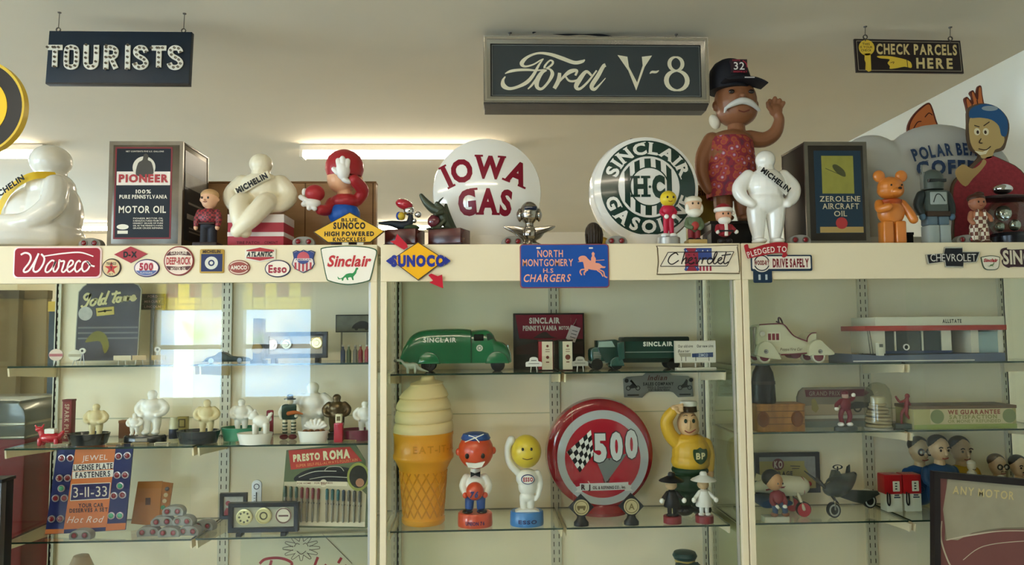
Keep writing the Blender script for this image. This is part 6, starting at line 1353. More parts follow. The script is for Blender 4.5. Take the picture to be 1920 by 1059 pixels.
# lowest shelf: only its tops show in the photo
ZL = .60
shelf(-1.615, -.38, ZL, .15, 'lowest glass shelf under the pale case with the script plaque')
shelf(-.32, .87, ZL, .15, 'lowest glass shelf holding the figure in a green cap')
t = T('script_board', 'pale board with red script lettering and a sketched sunflower', 'sign', 565, base_row(565, .36, ZL), .36, z=ZL, xrow=1035)
b = t.b(); b.bx(452, 1003, 692, t.cy, 0, .006, .8); b.end('board', M('cfc9a8', .5)); b = t.b()
for s in ([(488, 1056), (498, 1048), (520, 1046), (538, 1050), (548, 1058), (536, 1070), (515, 1072)], [(510, 1050), (500, 1090)], [(596, 1046), (590, 1062), (580, 1090)], [(612, 1060), (604, 1072), (618, 1084)], [(640, 1048), (634, 1058)], [(650, 1062), (642, 1072), (650, 1080)], [(548, 1075), (556, 1066), (566, 1072), (560, 1088)], [(572, 1068), (566, 1086), (580, 1082)]): b.st(s, -.0008, w=5)
b.end('lettering', M('9c2c34', .5), sm=False); b = t.b()
for i in range(12):
    a = 2*PI*i/12; c, s_ = math.cos(a), math.sin(a); cx_, cy_ = 565, 1029
    b.st([(cx_+15*c-4*s_, cy_+12*s_+4*c), (cx_+33*c-2*s_, cy_+22*s_+2*c), (cx_+34*c, cy_+23*s_), (cx_+33*c+2*s_, cy_+22*s_-2*c), (cx_+15*c+4*s_, cy_+12*s_-4*c)], -.0008, w=1.1, sm=2)
b.st([(552, 1026), (556, 1020), (562, 1022)], -.0008, w=1.2); b.st([(568, 1022), (574, 1020), (578, 1026)], -.0008, w=1.2); b.st([(557, 1034), (565, 1040), (574, 1034)], -.0008, w=1.4); b.st([(604, 1003), (660, 1059)], -.0008, w=1.2, sm=1); b.end('sketch_line', M('5a4a3c', .5), sm=False)
t = T('tan_vase', 'rounded tan vase whose top just shows under the licence plate fastener card', 'vase', 152, base_row(152, .28, ZL), .28, z=ZL, xrow=1050); b = t.b(); b.la(152, [(14, t.cy), (22, t.cy-8), (25, t.cy-30), (22, 1064), (16, 1050), (13, 1043), (6, 1041), (0, 1041)], n=28); b.end('body', M('b59a78', .4)); b = t.b(); b.la(152, [(16, 1058), (17, 1054), (16, 1051)], n=24); b.end('neck_ring', M('8a6c4c', .4))
# ------------------------------------------------------------------ middle case, upper shelf
Z = C1
t = T('toy_truck', 'glossy dark green toy tanker truck with white lettering on its flank', 'toy truck', 855, 698, .25, z=Z)
tg = M('12603a', .18, coat=.7); tg2 = M('1a6a42', .18, coat=.7)
def shell(b, top, bot, w, bul=.6, n=8, dc=0.0):
    """body lofted along x: rounded section between a top line and a bottom line"""
    ts = spline(top, 4); vs = []; fs = []; N = len(ts); k = t.k; m = 2*n+2
    for i, (x, y) in enumerate(ts):
        # bottom at same x by linear interpolation
        yb = bot[-1][1]
        for (xa, ya), (xb, yb_) in zip(bot, bot[1:]):
            if xa <= x <= xb: yb = ya+(yb_-ya)*(x-xa)/max(xb-xa, .01); break
        ww = w if not callable(w) else w(x)
        for j in range(m):
            a = PI*j/(m-1)
            cx_ = -math.cos(a); sy = math.sin(a)
            vs.append(b.L(x, yb+(y-yb)*(abs(sy)**bul), dc+ww*(abs(cx_)**bul)*(1 if cx_ > 0 else -1)))
    for i in range(N-1):
        for j in range(m-1): fs.append((i*m+j, i*m+j+1, (i+1)*m+j+1, (i+1)*m+j))
        fs.append((i*m+m-1, i*m, (i+1)*m, (i+1)*m+m-1))
    fs.append(tuple(range(m))); fs.append(tuple((N-1)*m+j for j in reversed(range(m))))
    b.faces(vs, fs)
b = t.b(); shell(b, [(754, 668), (758, 655), (770, 634), (786, 623), (810, 619), (860, 618), (884, 620)], [(752, 676), (780, 682), (884, 682)], .055, .45); b.end('tank', tg, ang=1.2)
b = t.b(); shell(b, [(884, 622), (900, 620.5), (914, 621), (924, 628), (931, 640), (944, 645), (952, 654), (957, 672)], [(884, 682), (957, 682)], lambda x: .052 if x < 925 else .052-.016*(x-925)/32, .5); b.end('cab', tg2, ang=1.2)
for x, r in ((806, 21), (932, 22)): b = t.b(); b.pg(spline([(x-r, 683), (x-r*.8, 670), (x-r*.3, 662), (x+r*.3, 662), (x+r*.8, 670), (x+r, 683)], 4), -.062, .05, bev=2.5); b.end('fender', tg2)
for x in (805, 933):
    for d in (-.056, .036): b = t.b(); b.lay(x, 685, [(13, d), (13, d+.018), (6, d+.018)], n=24); b.lay(x, 685, [(5, d-.002), (6, d+.002)], n=16); b.end('wheel', M('1a1a1a', .5))
b = t.b(); b.rr(889, 629, 907, 641, 1.5, -.0535, -.04); b.end('window', M('0d1714', .15)); b = t.b(); b.pg([(912, 629), (918, 627), (926, 637), (914, 641)], -.05, -.03); b.end('windshield', M('2a4034', .08))
b = t.b(); b.tx('SINCLAIR', 826.5, 639, 60, 8, -.0562, bold=.03, gap=.16); b.end('lettering', M('d8ddd2', .4), sm=False)
b = t.b(); b.rg(899.5, 654.5, 3.6, 6, -.0545, -.05, n=24); b.dc(899.5, 654.5, 2.6, -.0543, -.05, n=14); b.end('emblem', M('c9cdbc', .4)); b = t.b(); b.bx(883.2, 622, 884.4, 682, -.056, .05); b.end('seam', M('082818', .4)); b = t.b(); b.tb([(952, 650, -.025, 1.2), (957, 668, -.025, 1.6), (958, 680, -.025, 1.4)], n=8); b.end('grille_bar', M('9aa89c', .2, metal=.8)); b = t.b(); b.rr(752, 677, 760, 683, 1, -.045, .045); b.end('bumper', tg)
t = T('animal_figurine', 'little grey-white long-necked dinosaur figurine beside the tanker truck', 'figurine', 770, 697, .17, z=Z)
b = t.b(); b.tb([(741, 674, 0, 2.6), (752, 674, 0, 2.4), (758, 680, 0, 3), (766, 684, 0, 6), (778, 684, 0, 6), (788, 690, 0, 3), (803, 695, 0, 1)], smooth=4)
for x in (765, 779):
    for d in (-.008, .008): b.tb([(x, 686, d, 3), (x, 695, d, 2.6)], n=8)
b.end('body', M('a9b0a2', .35), rm=.7, it=2); b = t.b(); b.e(742, 674, 4, 3, .006); b.end('head', M('4a4c48', .4))
t = T('oil_display', 'dark sign board with maroon panel and white lettering, low dark base', 'sign', 1029, 691, .37, z=Z)
b = t.b(); b.bx(963, 587, 1097, 691, 0, .008, .6); b.end('board', M('262420', .4)); b = t.b(); b.pg([(967, 590), (1094, 590), (1094, 636), (1060, 636), (1030, 640), (1000, 636), (974, 634)], -.001, 0); b.end('maroon_panel', M('7c1c30', .4)); b = t.b(); b.tx('SINCLAIR', 1022, 601, 58, 10, -.0016, bold=.05, serif=.06, gap=.1); b.tx('PENNSYLVANIA', 1013, 615, 64, 8.5, -.0016, bold=.05, gap=.1); b.tx('MOTOR OIL', 1064, 615, 30, 6.5, -.0016, bold=.04, gap=.1); b.end('lettering', M('d6cdc4', .4), sm=False); b = t.b(); b.pg(spline([(1000, 634), (1012, 626), (1024, 622), (1034, 630), (1046, 634)], 3), -.0014, -.0014); b.pg([(968, 650), (1000, 642), (1034, 646), (1094, 640), (1094, 664), (968, 664)], -.0012, -.0012); b.end('derrick_print', M('3a2a28', .5), sm=False)
t = T('paper_tag', 'white paper price tag leaning across the dark sign board', 'tag', 1075, 640, .355, z=None); b = t.b(); b.pg([(1071, 609), (1089, 615), (1078, 642), (1070, 640), (1061, 634)], 0, .002); b.end('tag', M('cdbcb8', .6)); b = t.b(); [b.st([(1069+i*2, 631-i*6), (1079+i*2, 634-i*6)], -.0006, w=1.2, sm=1) for i in range(3)]; b.end('print', M('4a4248', .6), sm=False); b = t.b(); b.tb([(1074, 611, .003, .5), (1080, 604, .0135, .5), (1082, 598, .0135, .5)], n=6); b.end('string', M('a39a88', .7))
for x, c, lab, w in ((1024, '8e1f24', 'small toy fuel pump with red sides and a cream printed face', 13.5), (1062, '2f4a3a', 'small toy fuel pump with green sides and a white printed face', 12.5)):
    t = T('toy_pump', lab, 'toy', x, 697, .22, z=Z); b = t.b(); b.bx(x-w, 641, x+w, 697, 0, .04, .8); b.end('body', M(c, .4)); b = t.b(); b.bx(x-w+6, 642, x+w-1, 696, -.001, .001); b.end('face', M('d8cdb4', .45)); b = t.b(); b.dc(x+3, 651, 2.4, -.0016, -.001, n=12); b.dc(x+3, 672, 5 if c != '8e1f24' else 3, -.0016, -.001, n=16); [b.bx(x-1, 657+i*4, x+7, 658+i*4, -.0014, -.001) for i in range(2)]; b.bx(x, 680, x+6, 682, -.0014, -.001); b.end('print', M('6a3428', .5)); b = t.b(); b.bx(x-w-.6, 639.5, x+w+.6, 642.5, -.002, .042, .4); b.bx(x-w-.6, 695, x+w+.6, 697, -.002, .042, .4); b.end('trim', M('35241f', .4))
for x, c, lab in ((1001, 'dedbd4', 'white scalloped place card on a wire stand by the red toy pump'), (1088, 'a9a79a', 'grey arched place card on a wire stand before the dark lorry')):
    t = T('place_card', lab, 'card', x, 697, .18, z=Z); b = t.b(); b.pg(spline([(x-15, 688), (x-15, 680), (x-9, 678), (x-7, 672), (x, 670), (x+7, 672), (x+9, 678), (x+15, 680), (x+15, 688)], 3)+[(x-15, 688)], 0, .002); b.end('card', M(c, .5)); b = t.b(); b.tb([(x-5, 688, 0, .9), (x-6, 697, 0, .9)], n=6); b.tb([(x+5, 688, 0, .9), (x+6, 697, 0, .9)], n=6); b.end('wire_stand', M('cfccc2', .4)); b = t.b(); b.bx(x-10, 682, x+10, 683, -.0006, 0); b.bx(x-5, 676, x+5, 677.5, -.0006, 0); b.end('print', M('5a5850', .5))
t = T('toy_truck', 'dark green toy lorry with open cab and box body lettered in white', 'toy truck', 1195, 697, .27, z=Z)
dg = M('12352c', .25, coat=.4); dg2 = M('1c4a40', .25, coat=.4)
b = t.b(); b.rr(1165, 637, 1288, 684, 3, -.05, .05, 1); b.end('box_body', M('17241e', .3)); b = t.b(); b.bx(1168, 645, 1286, 676, -.0508, -.049); b.end('side_panel', dg); b = t.b(); b.tx('SINCLAIR', 1229, 650, 55, 7.5, -.0516, bold=.05, gap=.14); b.end('lettering', M('d6d9cc', .4), sm=False); b = t.b(); b.bx(1168, 664, 1286, 665.5, -.0516, -.05); b.end('rail', M('7a8a80', .4))
b = t.b(); b.pg([(1118, 643), (1150, 641), (1165, 646), (1167, 684), (1132, 684), (1118, 660)], -.045, .045, bev=1.5); b.end('cab', dg); b = t.b(); b.pg([(1120, 645), (1144, 644), (1150, 655), (1118, 655)], -.0458, -.044); b.end('window', M('93a89c', .1)); b = t.b(); b.pg([(1153, 647), (1165, 645), (1166, 676), (1155, 680)], -.064, -.046, bev=.8); b.end('open_door', dg2)
b = t.b(); b.pg(spline([(1106, 684), (1105, 662), (1112, 656), (1124, 655), (1134, 660), (1136, 684)], 3), -.035, .035, bev=2); b.end('hood', dg2); b = t.b(); [b.bx(1110, 664+i*3, 1124, 665.6+i*3, -.037, -.034) for i in range(5)]; b.end('grille_slat', M('c6cabf', .25, metal=.7)); b = t.b(); b.lay(1128.5, 666, [(3.4, -.034), (3.4, -.039), (0, -.04)], n=16); b.end('headlamp', M('d0d4c8', .15)); b = t.b(); b.rr(1104, 681, 1136, 685, 1, -.042, .042, .5); b.end('bumper', M('a7b0a4', .3, metal=.6))
b = t.b(); b.pg(spline([(1139, 690), (1142, 678), (1152, 673), (1162, 678), (1166, 690)], 4), -.058, .045, bev=1.5); b.end('fender', dg2)
for x in (1116, 1152, 1258):
    for d in (-.05, .03): b = t.b(); b.lay(x, 686.5, [(10.5, d), (10.5, d+.018), (4, d+.018)], n=22); b.end('wheel', M('151715', .5))
t = T('mini_billboard', 'miniature white billboard on legs showing an old and a new sign', 'sign', 1304, 697, .185, z=Z)
b = t.b(); b.frame(1265, 643, 1343, 684, 2, -.003, .006, .001); b.end('frame', M('cfcabb', .4)); b = t.b(); b.bx(1266, 644, 1342, 683, -.001, .004); b.end('board', M('dad5c6', .5)); b = t.b(); b.tx('Our old sign', 1286, 653, 28, 5, -.0018, bold=.02); b.tx('Our new sign', 1323, 653, 31, 5, -.0018, bold=.02); b.tx('Baxter', 1283, 662, 22, 5, -.0018, slant=.3); b.end('lettering', M('4a463c', .5), sm=False); b = t.b(); b.pg([(1298, 667), (1338, 665), (1338, 674), (1298, 674)], -.0018, -.0018); b.end('blue_panel', M('36466c', .4), sm=False); b = t.b(); b.tx('ZIMCO', 1319, 670, 18, 5, -.0024, bold=.04); b.end('panel_lettering', M('b9c3d0', .4), sm=False); b = t.b(); b.pg([(1272, 666), (1296, 666), (1296, 673), (1276, 673)], -.0018, -.0018); b.end('old_sign_panel', M('a39c88', .5), sm=False); b = t.b(); [b.st([(x, 673), (x, 681)], -.0018, w=1, sm=1) for x in (1278, 1286, 1305, 1330)]; b.end('post_print', M('3a3830', .5), sm=False)
for x in (1277, 1304, 1331): b = t.b(); b.bx(x-1, 684, x+1, 694, -.001, .002); b.end('leg', M('d6d1c2', .4))
b = t.b(); b.bx(1267, 693, 1342, 697, -.012, .014, .4); b.end('base', M('d2cdbd', .4))
t = T('plate_topper', 'silver grey licence plate topper with motorcyclists, hung on the back panel', 'sign', 1236, 745, .422)
b = t.b(); b.pg([(1169, 710), (1176, 706), (1206, 704), (1212, 699), (1256, 699), (1262, 704), (1292, 706), (1299, 710), (1301, 744), (1272, 745), (1263, 736), (1256, 734), (1218, 734), (1212, 737), (1204, 745), (1170, 744)], 0, .004, bev=.5); b.end('plate', M('8f8f88', .35, metal=.35)); b = t.b(); b.tx('SALES COMPANY', 1235, 719.5, 58, 5.5, -.0008, bold=.05); b.tx('1902-J. Dearborn', 1236, 726, 44, 4, -.0008, bold=.02); b.tx('FORT WORTH, TEXAS', 1236, 731, 40, 4, -.0008, bold=.02); b.end('lettering', M('2e2c2a', .5), sm=False); b = t.b(); b.tx('Indian', 1234, 708, 36, 9, -.0008, bold=.03, slant=.3); b.end('red_lettering', M('5e3a36', .5), sm=False)
b = t.b()
for s in (-1, 1):
    cx_ = 1236+s*49
    for q in (-9, 9): b.rg(cx_+q, 727, 3, 4.6, -.0008, -.0002, n=16)
    b.pg([(cx_-8, 724), (cx_-2, 719), (cx_+s*3, 711), (cx_+s*6, 714), (cx_+5, 722), (cx_+9, 726), (cx_-6, 728)], -.0007, -.0007); b.dc(cx_+s*12, 713, 4, -.0008, -.0002, n=12); b.rr(cx_-11, 738.5, cx_+11, 741.5, 1.5, -.0008, -.0002)
b.end('rider_print', M('3a3835', .5))

# ------------------------------------------------------------------ middle case, lower shelf
Z = C2
t = T('ice_cream_cone', 'giant ice cream cone model with cream swirl and yellow waffle cup', 'model', 791, 983, .225, z=Z)
b = t.b(); prof = []
for y0, y1, r0, r1 in ((817, 795, 58, 56), (795, 772, 56.5, 53), (772, 751, 54, 47), (751, 727, 48, 34), (727, 716, 33, 16)):
    prof += [(r0-2, y0), (r0, y0-3), ((r0+r1)/2+1.2, (y0+y1)/2), (r1, y1+3), (r1-2.5, y1+.5)]
prof += [(13, 713), (9, 711), (3, 709.5), (0, 709)]
prof = [(r_*.97, y_) for r_, y_ in prof]
b.la(794, [(50, 820)]+prof, n=56, d=0)
for v in b.bm.verts:   # the swirl leans and spirals a little
    h = max(0, v.co.z/t.k-165)/115; v.co.x += .006*h*math.sin(h*9)+h*h*.012; ang = math.atan2(v.co.y, v.co.x); v.co.z += .004*math.sin(ang+.8)*(1 if h > 0 else 0)
b.end('cream_swirl', M('ecd6a0', .45, coat=.1, var=.05, scale=10), ang=1.0)
ym = M('e89f20', .45, coat=.15, var=.08, scale=12)
b = t.b(); b.la(794, [(r_*.97, y_) for r_, y_ in [(39, 983), (41.5, 980), (41.5, 973), (38.5, 970), (45, 886), (47, 882), (52, 872), (56, 866), (58.5, 863), (58.5, 857), (56.5, 854), (57, 822), (58.5, 819), (58, 815), (50, 814), (0, 814)]], n=56); b.end('waffle_cup', ym)
def cone_r(y): return (38.5+(970-y)/84*6.7)*.97+.3
b = t.b(); k = t.k
for sgn in (-1, 1):
    for i in range(16):
        a0 = 2*PI*i/16; pts = []
        for j in range(9):
            y = 968-j*10.2; a = a0+sgn*j*.135; r = cone_r(y)
            pts.append((794+r*math.cos(a), y, r*k*math.sin(a), 1.5))
        b.tb(pts, n=5, cap=False)
b.end('waffle_grid', M('cf8c20', .4)); sfc = lambda x, y: -math.sqrt(max(0, 56**2-(x-794)**2))*t.k-.0014  # grid coloured darker to stand in for shade on the ridges
b = t.b(); b.tx('EAT-IT-ALL', 835, 841, 112, 12.5, 0, bold=.02, gap=.16)
for v in b.bm.verts: a = (v.co.x/t.k+t.cx-794)/56; v.co.x = (794-t.cx+56*math.sin(a))*t.k; v.co.y = -56*math.cos(a)*t.k-.0014
b.end('raised_lettering', M('cf8d1c', .45), sm=False)  # letters darker than the cup in place of relief shading
def bobbase(cx, r, y0, y1, m, txt, lm):
    b = t.b(); b.la(cx, [(r, y1), (r*1.02, y1-3), (r, y0+2), (r*.94, y0), (0, y0)], n=36, q=.85); b.end('base', m)
    b = t.b(); b.tx(txt, cx, (y0+y1)/2+3, r*1.1, 6.5, 0, bold=.04, surf=lambda x, y: -math.sqrt(max(0, (r*1.03)**2-(x-cx)**2))*t.k*.85-.0008); b.end('base_lettering', lm, sm=False)
t = T('bobblehead', 'bobblehead with round orange head, blue cap and trousers holding an orange ball', 'bobblehead', 891, 988, .168, z=Z)
og = M('cf4a26', .3, coat=.3); bl = M('1f4c92', .35, coat=.2)
bobbase(891, 32, 963, 988, og, 'UNION 76', M('3a1c50', .4))
b = t.b(); b.e(893, 850, 33.5, 34, .064); b.e(860, 852, 5, 7, .01); b.e(926, 850, 5, 7, .01); b.end('head', og)
b = t.b(); b.la(893, [(24, 832), (28, 826), (24, 818), (14, 815), (0, 814)], n=28, q=.9, d=-.004); b.end('cap', bl); b = t.b(); b.st([(873, 829), (891, 822), (908, 815)], -.062, w=1.6); b.st([(880, 817), (891, 821), (900, 830)], -.062, w=1.6); b.end('cap_piping', wht, sm=False)
for x in (877, 906): b = t.b(); b.e(x, 855, 4, 5, .004, -.058); b.end('eye', M('1c1412', .25))
b = t.b(); b.pg([(874, 866), (892, 868), (910, 865), (904, 875), (892, 877), (879, 875)], -.0635, -.05); b.end('mouth', wht)
b = t.b(); b.e(892, 912, 20, 20, .032); b.tb([(875, 900, 0, 8), (869, 914, -.006, 8), (874, 926, -.02, 7)], smooth=3); b.tb([(909, 900, 0, 8), (916, 914, -.006, 8), (911, 926, -.02, 7)], smooth=3); b.tb([(892, 890, 0, 10), (892, 880, 0, 9)]); b.end('shirt', wht, rm=1.2)
b = t.b(); b.pg([(883, 886), (891, 889), (901, 886), (901, 896), (891, 892), (883, 896)], -.038, -.028, bev=.6); b.end('bow_tie', bk); b = t.b(); b.e(891, 921, 16.5, 16.5, .03, -.035); b.end('ball', og); b = t.b(); b.tx('76', 890, 924, 15, 10, -.0685, bold=.06, slant=.25); b.end('ball_lettering', M('2c3a70', .4), sm=False)
for x in (873, 910): b = t.b(); b.e(x, 929, 5, 5.5, .01, -.032); b.end('hand', og)
b = t.b(); b.e(891, 934, 17, 8, .027); b.tb([(881, 936, 0, 9), (880, 956, 0, 8)]); b.tb([(902, 936, 0, 9), (902, 956, 0, 8)]); b.end('trousers', bl, rm=1.1)
for x in (877, 904): b = t.b(); b.e(x, 961, 10, 5, .025, -.01); b.end('shoe', bk)
t = T('advertising_figure', 'white-bodied figure with round yellow head, arm raised, on a blue base', 'figurine', 988, 988, .168, z=Z)
bobbase(988, 31, 962, 988, M('3a7ab8', .35, coat=.2), 'ESSO', M('1f2a5c', .4)); wb = M('e2e0d6', .3, coat=.2)
b = t.b(); b.e(988, 853, 28.5, 31, .055); b.end('head', M('d9be3a', .35, coat=.2)); 
for x in (980, 996): b = t.b(); b.e(x, 845, 2.4, 3, .004, -.053); b.end('eye', bk)
b = t.b(); b.st([(979, 861), (988, 863.5), (998, 861)], -.0575, w=1.4); b.end('mouth', M('4a2c1c', .4), sm=False)
b = t.b(); b.e(990, 903, 22, 18, .03); b.e(990, 918, 18, 18, .027); b.e(989, 936, 14, 10, .022); b.tb([(982, 938, 0, 8), (982, 960, 0, 6)]); b.tb([(996, 938, 0, 8), (996, 960, 0, 6)]); b.tb([(972, 892, 0, 7), (957, 874, 0, 7), (953, 850, 0, 6.5), (958, 833, -.004, 7)], smooth=4); b.tb([(1008, 894, 0, 7), (1014, 912, 0, 6), (1010, 932, -.004, 5), (1005, 942, -.008, 3)], smooth=4); b.e(960, 832, 8, 9, .014, -.004); b.end('body', wb, rm=1.3)
b = t.b(); b.pg([(966, 962), (975, 958), (1002, 958), (1011, 962), (1006, 966), (970, 966)], -.03, .012, bev=.8); b.end('shoe', wb)
b = t.b(); b.pg(b.oval(989.5, 902, 12.5, 9, 28), -.0335, -.028); b.end('badge_rim', M('2c3a70', .4)); b = t.b(); b.pg(b.oval(989.5, 902, 11, 7.6, 28), -.0342, -.0335); b.end('badge_field', wht); b = t.b(); b.tx('ESSO', 990, 902, 18, 7, -.0348, bold=.05); b.end('badge_lettering', M('a8283c', .4), sm=False)
t = T('gas_globe', 'red-rimmed glass globe with chequered flag and large racing number', 'globe', 1128, 967, .27, z=Z)
b = t.b(); b.lay(1127, 852, [(66, .12), (90, .10), (100, .06), (102, .03), (100, 0), (92, -.012), (84, -.014)], n=72, q=1.02); b.la(1133, [(48, 967), (50, 961), (45, 955), (39, 950), (36, 942)], d=.05, q=.8, n=36); b.end('red_body', M('8a1020', .15, coat=.6))
b = t.b(); b.lay(1131, 858, [(86, -.006)]+[(86*r, -.016-.022*(1-r*r)) for r in (1, .92, .84, .7, .5, .3, 0)], n=72, q=1.02); b.end('grey_lens', M('a9adae', .25, coat=.5))
sfl = lambda e: (lambda x, y: -.016-.022*max(0, 1-((x-1131)**2+(y-858)**2)/86**2)-e)
b = t.b(); b.pg(b.oval(1130, 859, 71, 73, 48), 0, 0, surf=sfl(.0008)); b.end('red_field', M('a3142a', .15, coat=.6))
b = t.b()
for px_ in (1123, 1136, 1149): b.pg([(px_-8+(1136-px_)*0, 858), (px_+26 if px_ > 1130 else px_+8, 858-(8 if px_ > 1140 else 0)), (1134, 904)], 0, 0, surf=sfl(.0014))
b.end('grey_cone', M('6f7472', .35), sm=False); b = t.b(); b.st([(1118, 860), (1132, 904)], 0, w=1.5, sm=1, surf=sfl(.0018)); b.st([(1141, 858), (1136, 903)], 0, w=2, sm=1, surf=sfl(.0018)); b.st([(1160, 856), (1138, 903)], 0, w=2, sm=1, surf=sfl(.0018)); b.end('cone_shade', M('1e1e20', .35), sm=False)
def num(b, ex, e):
    b.tx('5', 1124+.3, 838, 24+ex, 46+ex, 0, bold=.055, surf=sfl(e)); b.tx('0', 1155, 836, 24+ex, 46+ex, 0, bold=.055, surf=sfl(e)); b.tx('0', 1184, 833, 24+ex, 46+ex, 0, bold=.055, surf=sfl(e))
b = t.b(); num(b, 3.5, .002); b.end('number_outline', M('24242a', .3), sm=False); b = t.b(); num(b, 0, .0026); b.end('number', M('c3c7c6', .3), sm=False)
fq = [(1063, 846), (1108, 806), (1112, 850), (1086, 884)]
b = t.b(); b2_ = t.b()
for i in range(6):
    for j in range(5):
        def fl_(u, v): a = [fq[0][m]+(fq[1][m]-fq[0][m])*u for m in (0, 1)]; c = [fq[3][m]+(fq[2][m]-fq[3][m])*u for m in (0, 1)]; return (a[0]+(c[0]-a[0])*v, a[1]+(c[1]-a[1])*v)
        (b if (i+j) % 2 else b2_).pg([fl_(i/6, j/5), fl_((i+1)/6, j/5), fl_((i+1)/6, (j+1)/5), fl_(i/6, (j+1)/5)], 0, 0, surf=sfl(.0016))
b.end('white_check', M('d9d9d4', .3), sm=False); b2_.end('black_check', M('16161a', .3), sm=False)
b = t.b(); b.st([(1063, 846), (1104, 904)], 0, w=1.6, sm=1, surf=sfl(.0018)); b.end('flag_pole', M('c9a8a4', .3), sm=False)
b = t.b(); b.pg([(1086, 904), (1177, 903), (1177, 917), (1086, 918)], 0, 0, surf=sfl(.0022)); b.pg([(1079, 911), (1090, 908), (1090, 921), (1077, 921), (1082, 916)], 0, 0, surf=sfl(.0016)); b.pg([(1173, 907), (1184, 910), (1181, 915), (1186, 920), (1170, 920)], 0, 0, surf=sfl(.0016)); b.end('ribbon', M('c3c3be', .35), sm=False); b = t.b(); b.tx('R J', 1097, 911, 17, 9, 0, bold=.05, surf=sfl(.003)); b.tx('OIL & REFINING CO., Inc.', 1141, 912, 62, 5.5, 0, bold=.04, surf=sfl(.003)); b.end('ribbon_lettering', M('3a2024', .4), sm=False)
for x, lab, ml in ((1090, 'black diamond stand with a cream coin, nearest the white-bodied figure', 'coach'), (1184, 'black diamond stand with a cream coin, nearest the saluting man', 'A')):
    t = T('coin_stand', lab, 'coin stand', x, 983, .145, z=Z); b = t.b(); b.pg([(x-24, 950), (x, 926), (x+24, 950), (x, 974)], -.006, .006, bev=.8); b.end('diamond_frame', M('1b1c20', .3)); b = t.b(); b.lay(x, 950, [(14.5, -.006), (14.5, -.009), (12.5, -.0095), (12, -.0085), (0, -.0085)], n=32); b.end('coin', M('c3b58a', .3, metal=.3)); b = t.b(); b.la(x, [(14, 984), (14, 978), (9, 972), (7, 966)], n=24, q=.8, d=0); b.end('base', M('17181b', .3)); b = t.b()
    if ml == 'A': b.tx('A', x, 950, 11, 11, -.0092, bold=.02)
    else: b.bx(x-8, 947, x+8, 952, -.0095, -.0085); b.dc(x-5, 953.5, 2, -.0095, -.0085, n=10); b.dc(x+5, 953.5, 2, -.0095, -.0085, n=10)
    b.rg(x, 950, 11, 12, -.0096, -.0085, n=28); b.end('relief', M('6a5c38', .4))
t = T('attendant_figure', 'plump saluting attendant figure in yellow jumper with green shield and white cap', 'figurine', 1292, 971, .26, z=Z)
yl = M('d3a62a', .45, coat=.1, var=.04, scale=8); fk = M('d6b184', .4)
b = t.b(); b.e(1294, 802, 20, 25, .045); b.e(1296, 812, 19, 14, .042); b.tb([(1296, 820, 0, 11), (1296, 830, 0, 13)]); b.end('head', fk, rm=1.2)
for x in (1284, 1299): b = t.b(); b.e(x, 795, 3, 4, .004, -.042); b.end('eye', M('2a3a2c', .3)); b = t.b(); b.st([(x-4, 786), (x, 784), (x+4, 785)], -.041, w=1.4); b.end('eyebrow', M('4a2c1c', .5), sm=False)
b = t.b(); b.tb([(1291, 796, -.044, 2.5), (1289, 806, -.05, 4)]); b.end('nose', fk); b = t.b(); b.st([(1281, 812), (1290, 816), (1302, 810)], -.048, w=2); b.end('mouth', M('8e3a30', .4), sm=False)
b = t.b(); b.la(1296, [(16, 780), (15, 770), (16, 767)], n=28, q=.95); b.end('cap_band', M('3a2c1c', .4)); b = t.b(); b.la(1296, [(16, 769), (17, 764), (15, 760), (0, 758)], n=28, q=.95); b.end('cap', M('d9d6c8', .4))
b = t.b(); b.e(1299, 856, 36, 36, .068); b.e(1297, 872, 36, 24, .068); b.e(1297, 835, 30, 16, .05); b.tb([(1274, 838, 0, 14), (1258, 820, -.006, 13), (1252, 796, -.012, 12), (1262, 778, -.025, 10)], smooth=4); b.tb([(1326, 842, 0, 14), (1333, 862, -.004, 10.5), (1331, 886, -.012, 9)], smooth=4); b.end('jumper', yl, rm=1.6)
b = t.b(); b.e(1266, 772, 9, 7, .014, -.03); [b.tb([(1268+i*2, 767+i*3, -.034, 2.6), (1279, 764+i*4, -.04, 2.2)]) for i in range(4)]; b.tb([(1264, 774, -.036, 2.6), (1272, 780, -.042, 2.2)]); b.end('hand', fk, rm=.8, it=2); b = t.b(); b.e(1331, 895, 8, 9, .014, -.016); b.end('hand', fk)
b = t.b(); b.e(1296, 888, 35, 14, .066); b.e(1296, 908, 34, 26, .064); b.tb([(1282, 920, 0, 16), (1282, 950, 0, 15)]); b.tb([(1312, 920, 0, 16), (1312, 950, 0, 15)]); b.end('trousers', M('1c3a24', .45), rm=1.6); b = t.b(); b.e(1280, 960, 19, 11, .045, -.01); b.end('shoe', bk); b = t.b(); b.e(1314, 960, 19, 11, .045, -.01); b.end('shoe', bk)
sfy = lambda e: (lambda x, y: -.068*math.sqrt(max(.05, 1-((x-1299)/38)**2-((y-858)/46)**2))-.004-e)
b = t.b(); b.pg(spline([(1293, 846), (1300, 845), (1306, 842), (1312, 845), (1320, 846), (1320, 860), (1315, 868), (1307, 872.5), (1298, 868), (1293, 859)], 3, True), 0, 0, surf=sfy(.001)); b.end('shield', M('2c4428', .4), sm=False); b = t.b(); b.tx('BP', 1306.5, 857, 18, 11, 0, bold=.04, surf=sfy(.0022)); b.end('shield_lettering', M('d9cf9c', .4), sm=False)
